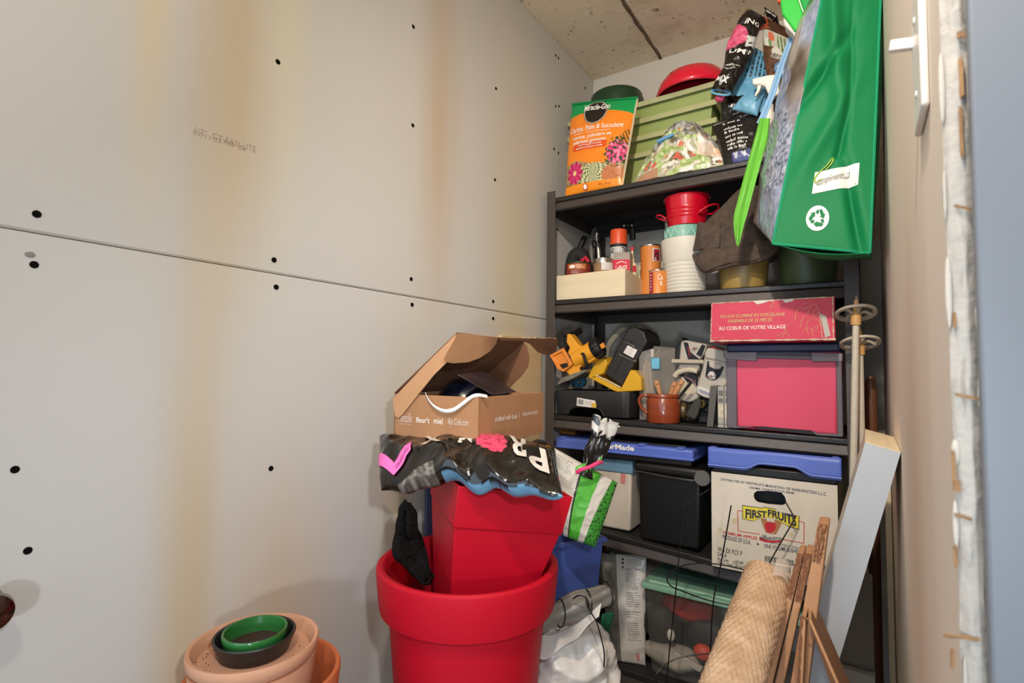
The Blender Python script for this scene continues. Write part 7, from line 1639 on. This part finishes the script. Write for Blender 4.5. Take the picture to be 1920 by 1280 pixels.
g = G(); g.tube(curve([FD(1075, 1122, 1.05), FD(1085, 1116, 1.04), FD(1100, 1122, 1.035), FD(1106, 1145, 1.035)], 8), .0016, 6); part(t, 'cord_tail', g, CORD)
t = thing('green_rag', 'dark green rag between the blue bin and the white soil bag', 'rag', V3((FD(1142, 1230, 1.2).x, FD(1142, 1230, 1.2).y, 0)))
def rag(u, v):
    p = FD(1130+18*u+6*math.sin(v*7), 1152+ (1330-1152)*(1-v), 1.20+.04*u); p.z = max(p.z, .002); return p+HF*(ridge(p, 20, 6)*.012)+HR*(nz(p, 15, 2)*.006)
g = G(); g.grid(rag, 16, 60); part(t, 'rag', g, mat('dark_green_cloth', '#14603f', .7, bump=.2), solid=.004, ang=70)

# --- right hand side: white shelf board, cardboard, bubble wrap
YA, YB2 = 1.105, 1.365
Cc = F(1692, 849, YA); Cc.x = min(Cc.x, XR-.001); D0 = F(1622, 829, YA); pb = F(1566, 1262, YA)
ax = (pb-Cc).normalized(); k = Cc.z/-ax.z; foot = Cc+ax*k*.985
t = thing('white_shelf_board', 'white laminate shelf board leaning against the right wall', 'board', V3((foot.x-.03, (YA+YB2)/2, 0)))
Dp = D0-Cc; Dp = Dp-ax*Dp.dot(ax); wd = Dp.length
dY = V3((0, YB2-YA, 0)); foot2 = foot+Dp
sh = max(0, .002-foot2.z)/-ax.z if foot2.z < .002 else 0
f1, f2 = foot-ax*sh*0, foot2
lo = min(f1.z, f2.z)
up_ = V3((0, 0, 0)) if lo > 0 else -ax*((-lo+.001)/-ax.z)
f1, f2 = f1+up_, f2+up_
LAM = mat('white_laminate', '#b2b8bf', .35, var=.01); LAMS = mat('laminate_face', '#cfc4b2', .5, var=.02)
T1, T2 = Cc, Cc+Dp
part(t, 'front_edge', G().hexa([f1, f2, f2+V3((0, .003, 0)), f1+V3((0, .003, 0))], [T1, T2, T2+V3((0, .003, 0)), T1+V3((0, .003, 0))]), LAM)
part(t, 'core', G().hexa([f1+V3((0, .003, 0)), f2+V3((0, .003, 0)), f2+dY, f1+dY], [T1+V3((0, .003, 0)), T2+V3((0, .003, 0)), T2+dY, T1+dY]), LAMS, bevel=.0008)
n_ = ax*-1; part(t, 'raw_end', G().hexa([T1+V3((0, .0035, 0)), T2+V3((0, .0035, 0)), T2+dY, T1+dY], [p+n_*.0012 for p in (T1+V3((0, .0035, 0)), T2+V3((0, .0035, 0)), T2+dY, T1+dY)]), mat('raw_pine', '#ddcba8', .7, vs=5, stretch=(14, 1, 1), var=.14), label='raw wooden end')
# folded cardboard flats
CFL = mat('flat_card', '#b38560', .8, var=.07, vs=26, bump=.12, bs=140); COR = mat('corrugation', '#84583c', .9, var=.35, vs=120, bump=.6, bs=120)
def flat(label, x0t, x1t, yt, x0b, x1b, Y, dep, tear):
    a1, a2, b1, b2 = F(x0t, yt, Y), F(x1t, yt+3, Y), F(x0b, 1280, Y), F(x1b, 1280, Y)
    def ext_(p, q): d = (q-p).normalized(); return p+d*((p.z-.001)/-d.z)
    g1, g2 = ext_(a1, b1), ext_(a2, b2); dY = V3((0, dep, 0)); dY0 = V3((0, .002, 0))
    t = thing('cardboard_flat', label, 'cardboard', V3(((g1.x+g2.x)/2, Y+dep/2, 0)), 'folded cardboard beside the bubble wrap')
    part(t, 'sheet', G().hexa([g1, g2, g2+dY, g1+dY], [a1, a2, a2+dY, a1+dY]), CFL, bevel=.003, segs=3)
    g = G(); rnd = random.Random(int(x0t)); n = 18; L = []
    d = (b1-a1).normalized(); w_ = (a2-a1)
    for s_ in (0, .5, 1):
        pth = [a1+w_*(.22+.56*s_)+d*(tear*i/n)+V3((rnd.uniform(-.0012, .0012), -.0012, 0)) for i in range(n+1)]; g.tube([pth[0]-d*.004]+pth, [rnd.uniform(.0010, .0024) for _ in range(n+2)], 5)
    part(t, 'torn_corrugation', g, COR, kind='stuff'); return t
flat('left of two narrow folded cardboard flats leaning by the bubble wrap', 1494, 1506, 1040, 1428, 1449, 1.025, .072, .075)
flat('second narrow folded cardboard flat, right of the first', 1508, 1522, 1040, 1453, 1470, 1.025, .072, .08)
flat('taller folded cardboard flat touching the white shelf board', 1532, 1553, 985, 1482, 1516, 1.025, .072, .06)
t = thing('open_cardboard', 'opened cardboard box with gaping flaps in front of the white shelf board', 'cardboard', F(1520, 1300, .95)*1.0)
def toz(p, q): d = (q-p).normalized(); return p+d*((p.z-.001)/-d.z)
Yo = .985
def card4(pts, Ya_, Yb_, nm, m_=CFL): return part(t, nm, G().ext([F(x, y, Ya_) for x, y in pts], (0, Yb_-Ya_, 0)), m_, bevel=.0008)
a1 = F(1503, 1155, Yo); b1 = F(1497, 1280, Yo); gl = toz(a1, b1)
part(t, 'left_wall', G().hexa([gl, gl+V3((.006, 0, 0)), gl+V3((.006, .14, 0)), gl+V3((0, .14, 0))], [a1, a1+V3((.006, 0, 0)), a1+V3((.006, .14, 0)), a1+V3((0, .14, 0))]), CFL, bevel=.001)
a2 = F(1515, 1160, Yo); b2 = F(1568, 1282, Yo-.03); gr_ = toz(a2, b2)
part(t, 'right_flap', G().hexa([gr_, gr_+V3((.004, .003, 0)), gr_+V3((-.10, .15, 0)), gr_+V3((-.104, .147, 0))], [a2, a2+V3((.004, .003, 0)), a2+V3((-.004, .12, 0)), a2+V3((-.008, .117, 0))]), CFL, bevel=.001)
g = G(); rnd = random.Random(3)
for (p, q) in ((a1, b1), (a1, a2)):
    pth = [p.lerp(q, i/16)+V3((rnd.uniform(-.001, .001), -.001, rnd.uniform(-.001, .001))) for i in range(17)]; g.tube(pth, [rnd.uniform(.0012, .0026) for _ in pth], 5)
part(t, 'torn_edge', g, COR, kind='stuff')
t.location.z = 0 if False else t.location.z
# bubble wrap roll
P0, P1 = F(1438, 1085, 1.08), F(1372, 1285, .84); axb = (P1-P0).normalized(); Lb = P0.z/-axb.z*.985; ft_ = P0+axb*Lb
t = thing('bubble_wrap_roll', 'roll of bubble wrap over brown paper leaning in front of the rack', 'roll', V3((ft_.x, ft_.y, 0)))
bw = bpy.data.materials.new('bubble_wrap'); bw.use_nodes = True; nt = bw.node_tree; N = nt.nodes; L = nt.links; b = N['Principled BSDF']
b.inputs['Roughness'].default_value = .22; b.inputs['Coat Weight'].default_value = .8; b.inputs['Coat Roughness'].default_value = .15
tc = N.new('ShaderNodeTexCoord'); vo = N.new('ShaderNodeTexVoronoi'); vo.inputs['Scale'].default_value = 135; nn = N.new('ShaderNodeTexNoise'); nn.inputs['Scale'].default_value = 30
rp_ = N.new('ShaderNodeValToRGB'); rp_.color_ramp.elements[0].color = lin('#b08d6c')+(1,); rp_.color_ramp.elements[1].color = lin('#cdae8e')+(1,); rp_.color_ramp.elements[0].position = .3; rp_.color_ramp.elements[1].position = .7
L.new(tc.outputs['Object'], vo.inputs['Vector']); L.new(tc.outputs['Object'], nn.inputs['Vector']); L.new(nn.outputs['Fac'], rp_.inputs[0]); L.new(rp_.outputs[0], b.inputs['Base Color'])
bp = N.new('ShaderNodeBump'); bp.inputs['Strength'].default_value = .25; bp.inputs['Distance'].default_value = .003; bp.invert = True; L.new(vo.outputs['Distance'], bp.inputs['Height']); L.new(bp.outputs[0], b.inputs['Normal'])
mb = frame(P0, axb); rB = .037
def bubble(u, v):
    a, z = 2*PI*u, Lb*v; row = int(z/.0095); f_ = z/.0095-row
    h = .0022*max(0, math.sin(PI*f_))**.7*max(0, math.cos(a*13+(PI/2 if row % 2 else 0)))**.5*1.0 if True else 0
    h = .0036*math.sin(PI*f_)*abs(math.cos(a*13+(PI/2 if row % 2 else 0)))
    r_ = rB+.006*v+.0022*math.sin(a*3+1)+h+.0010*noise.noise(V3((a*2, z*30, 1)))
    return mb @ V3((r_*math.cos(a), r_*math.sin(a), z))
g = G(); g.grid(bubble, 156, 420)
part(t, 'roll', g, bw, ang=80)
g = G(); g.lathe([(rB*.98, .001), (rB*.75, -.004), (rB*.4, .004), (.0001, .008)], 30, mb, cap0=False); part(t, 'rolled_end', g, bw)
FA = math.atan2(HR.dot(mb.col[1].xyz), HR.dot(mb.col[0].xyz)) if False else math.atan2(RX.dot(V3(mb.col[1][:3])), RX.dot(V3(mb.col[0][:3])))
FLM = mat('clear_film', '#e0d4c6', .15, alpha=.30, bump=.4, bs=60, var=.02)
g = G(); g.grid(lambda u, v: mb @ V3(((rB+.006+.006*math.sin(u*9)+.004*v)*math.cos(-1.0+2.4*u+FA), (rB+.004+.006*math.sin(u*9))*math.sin(-1.0+2.4*u+FA), -.012+.05*v+.006*math.sin(u*13))), 40, 14); part(t, 'loose_film', g, FLM, solid=.001)
# panels low at the right wall
t = thing('grey_carton', 'grey box low by the right wall behind the white shelf board', 'box', (-.02, 1.40, 0)); GP_ = mat('grey_board', '#a5a29c', .4, var=.05)
Yg = 1.385; q0, q1 = F(1560, 1250, Yg), F(1641, 1276, Yg); x1_ = min(q1.x, XR-.015); zz = F(1600, 1258, Yg).z
part(t, 'box', G().box(q0.x-.03, x1_, Yg, Yg+.05, .001, zz), GP_, bevel=.003)
t2 = thing('metal_sheet', 'tall dark grey panel standing on the grey box by the right wall', 'panel', (-.02, 1.42, zz)); zt_ = F(1628, 1076, Yg+.02).z; xr2 = F(1636, 1080, Yg+.02).x
part(t2, 'panel', G().box(q0.x-.02, min(xr2, XR-.012), Yg+.02, Yg+.028, zz+.0015, zt_), mat('satin_grey', '#6d6862', .3, metal=.3, var=.04), bevel=.001)
t = thing('wooden_lath', 'thin pale wooden lath upright against the right wall', 'lath', (.03, 1.60, 0)); q = F(1655, 960, 1.60); part(t, 'lath', G().box(XR-.014, XR-.002, 1.585, 1.615, F(1655, 1200, 1.6).z*0+.001, F(1655, 905, 1.60).z), WOOD, bevel=.001)
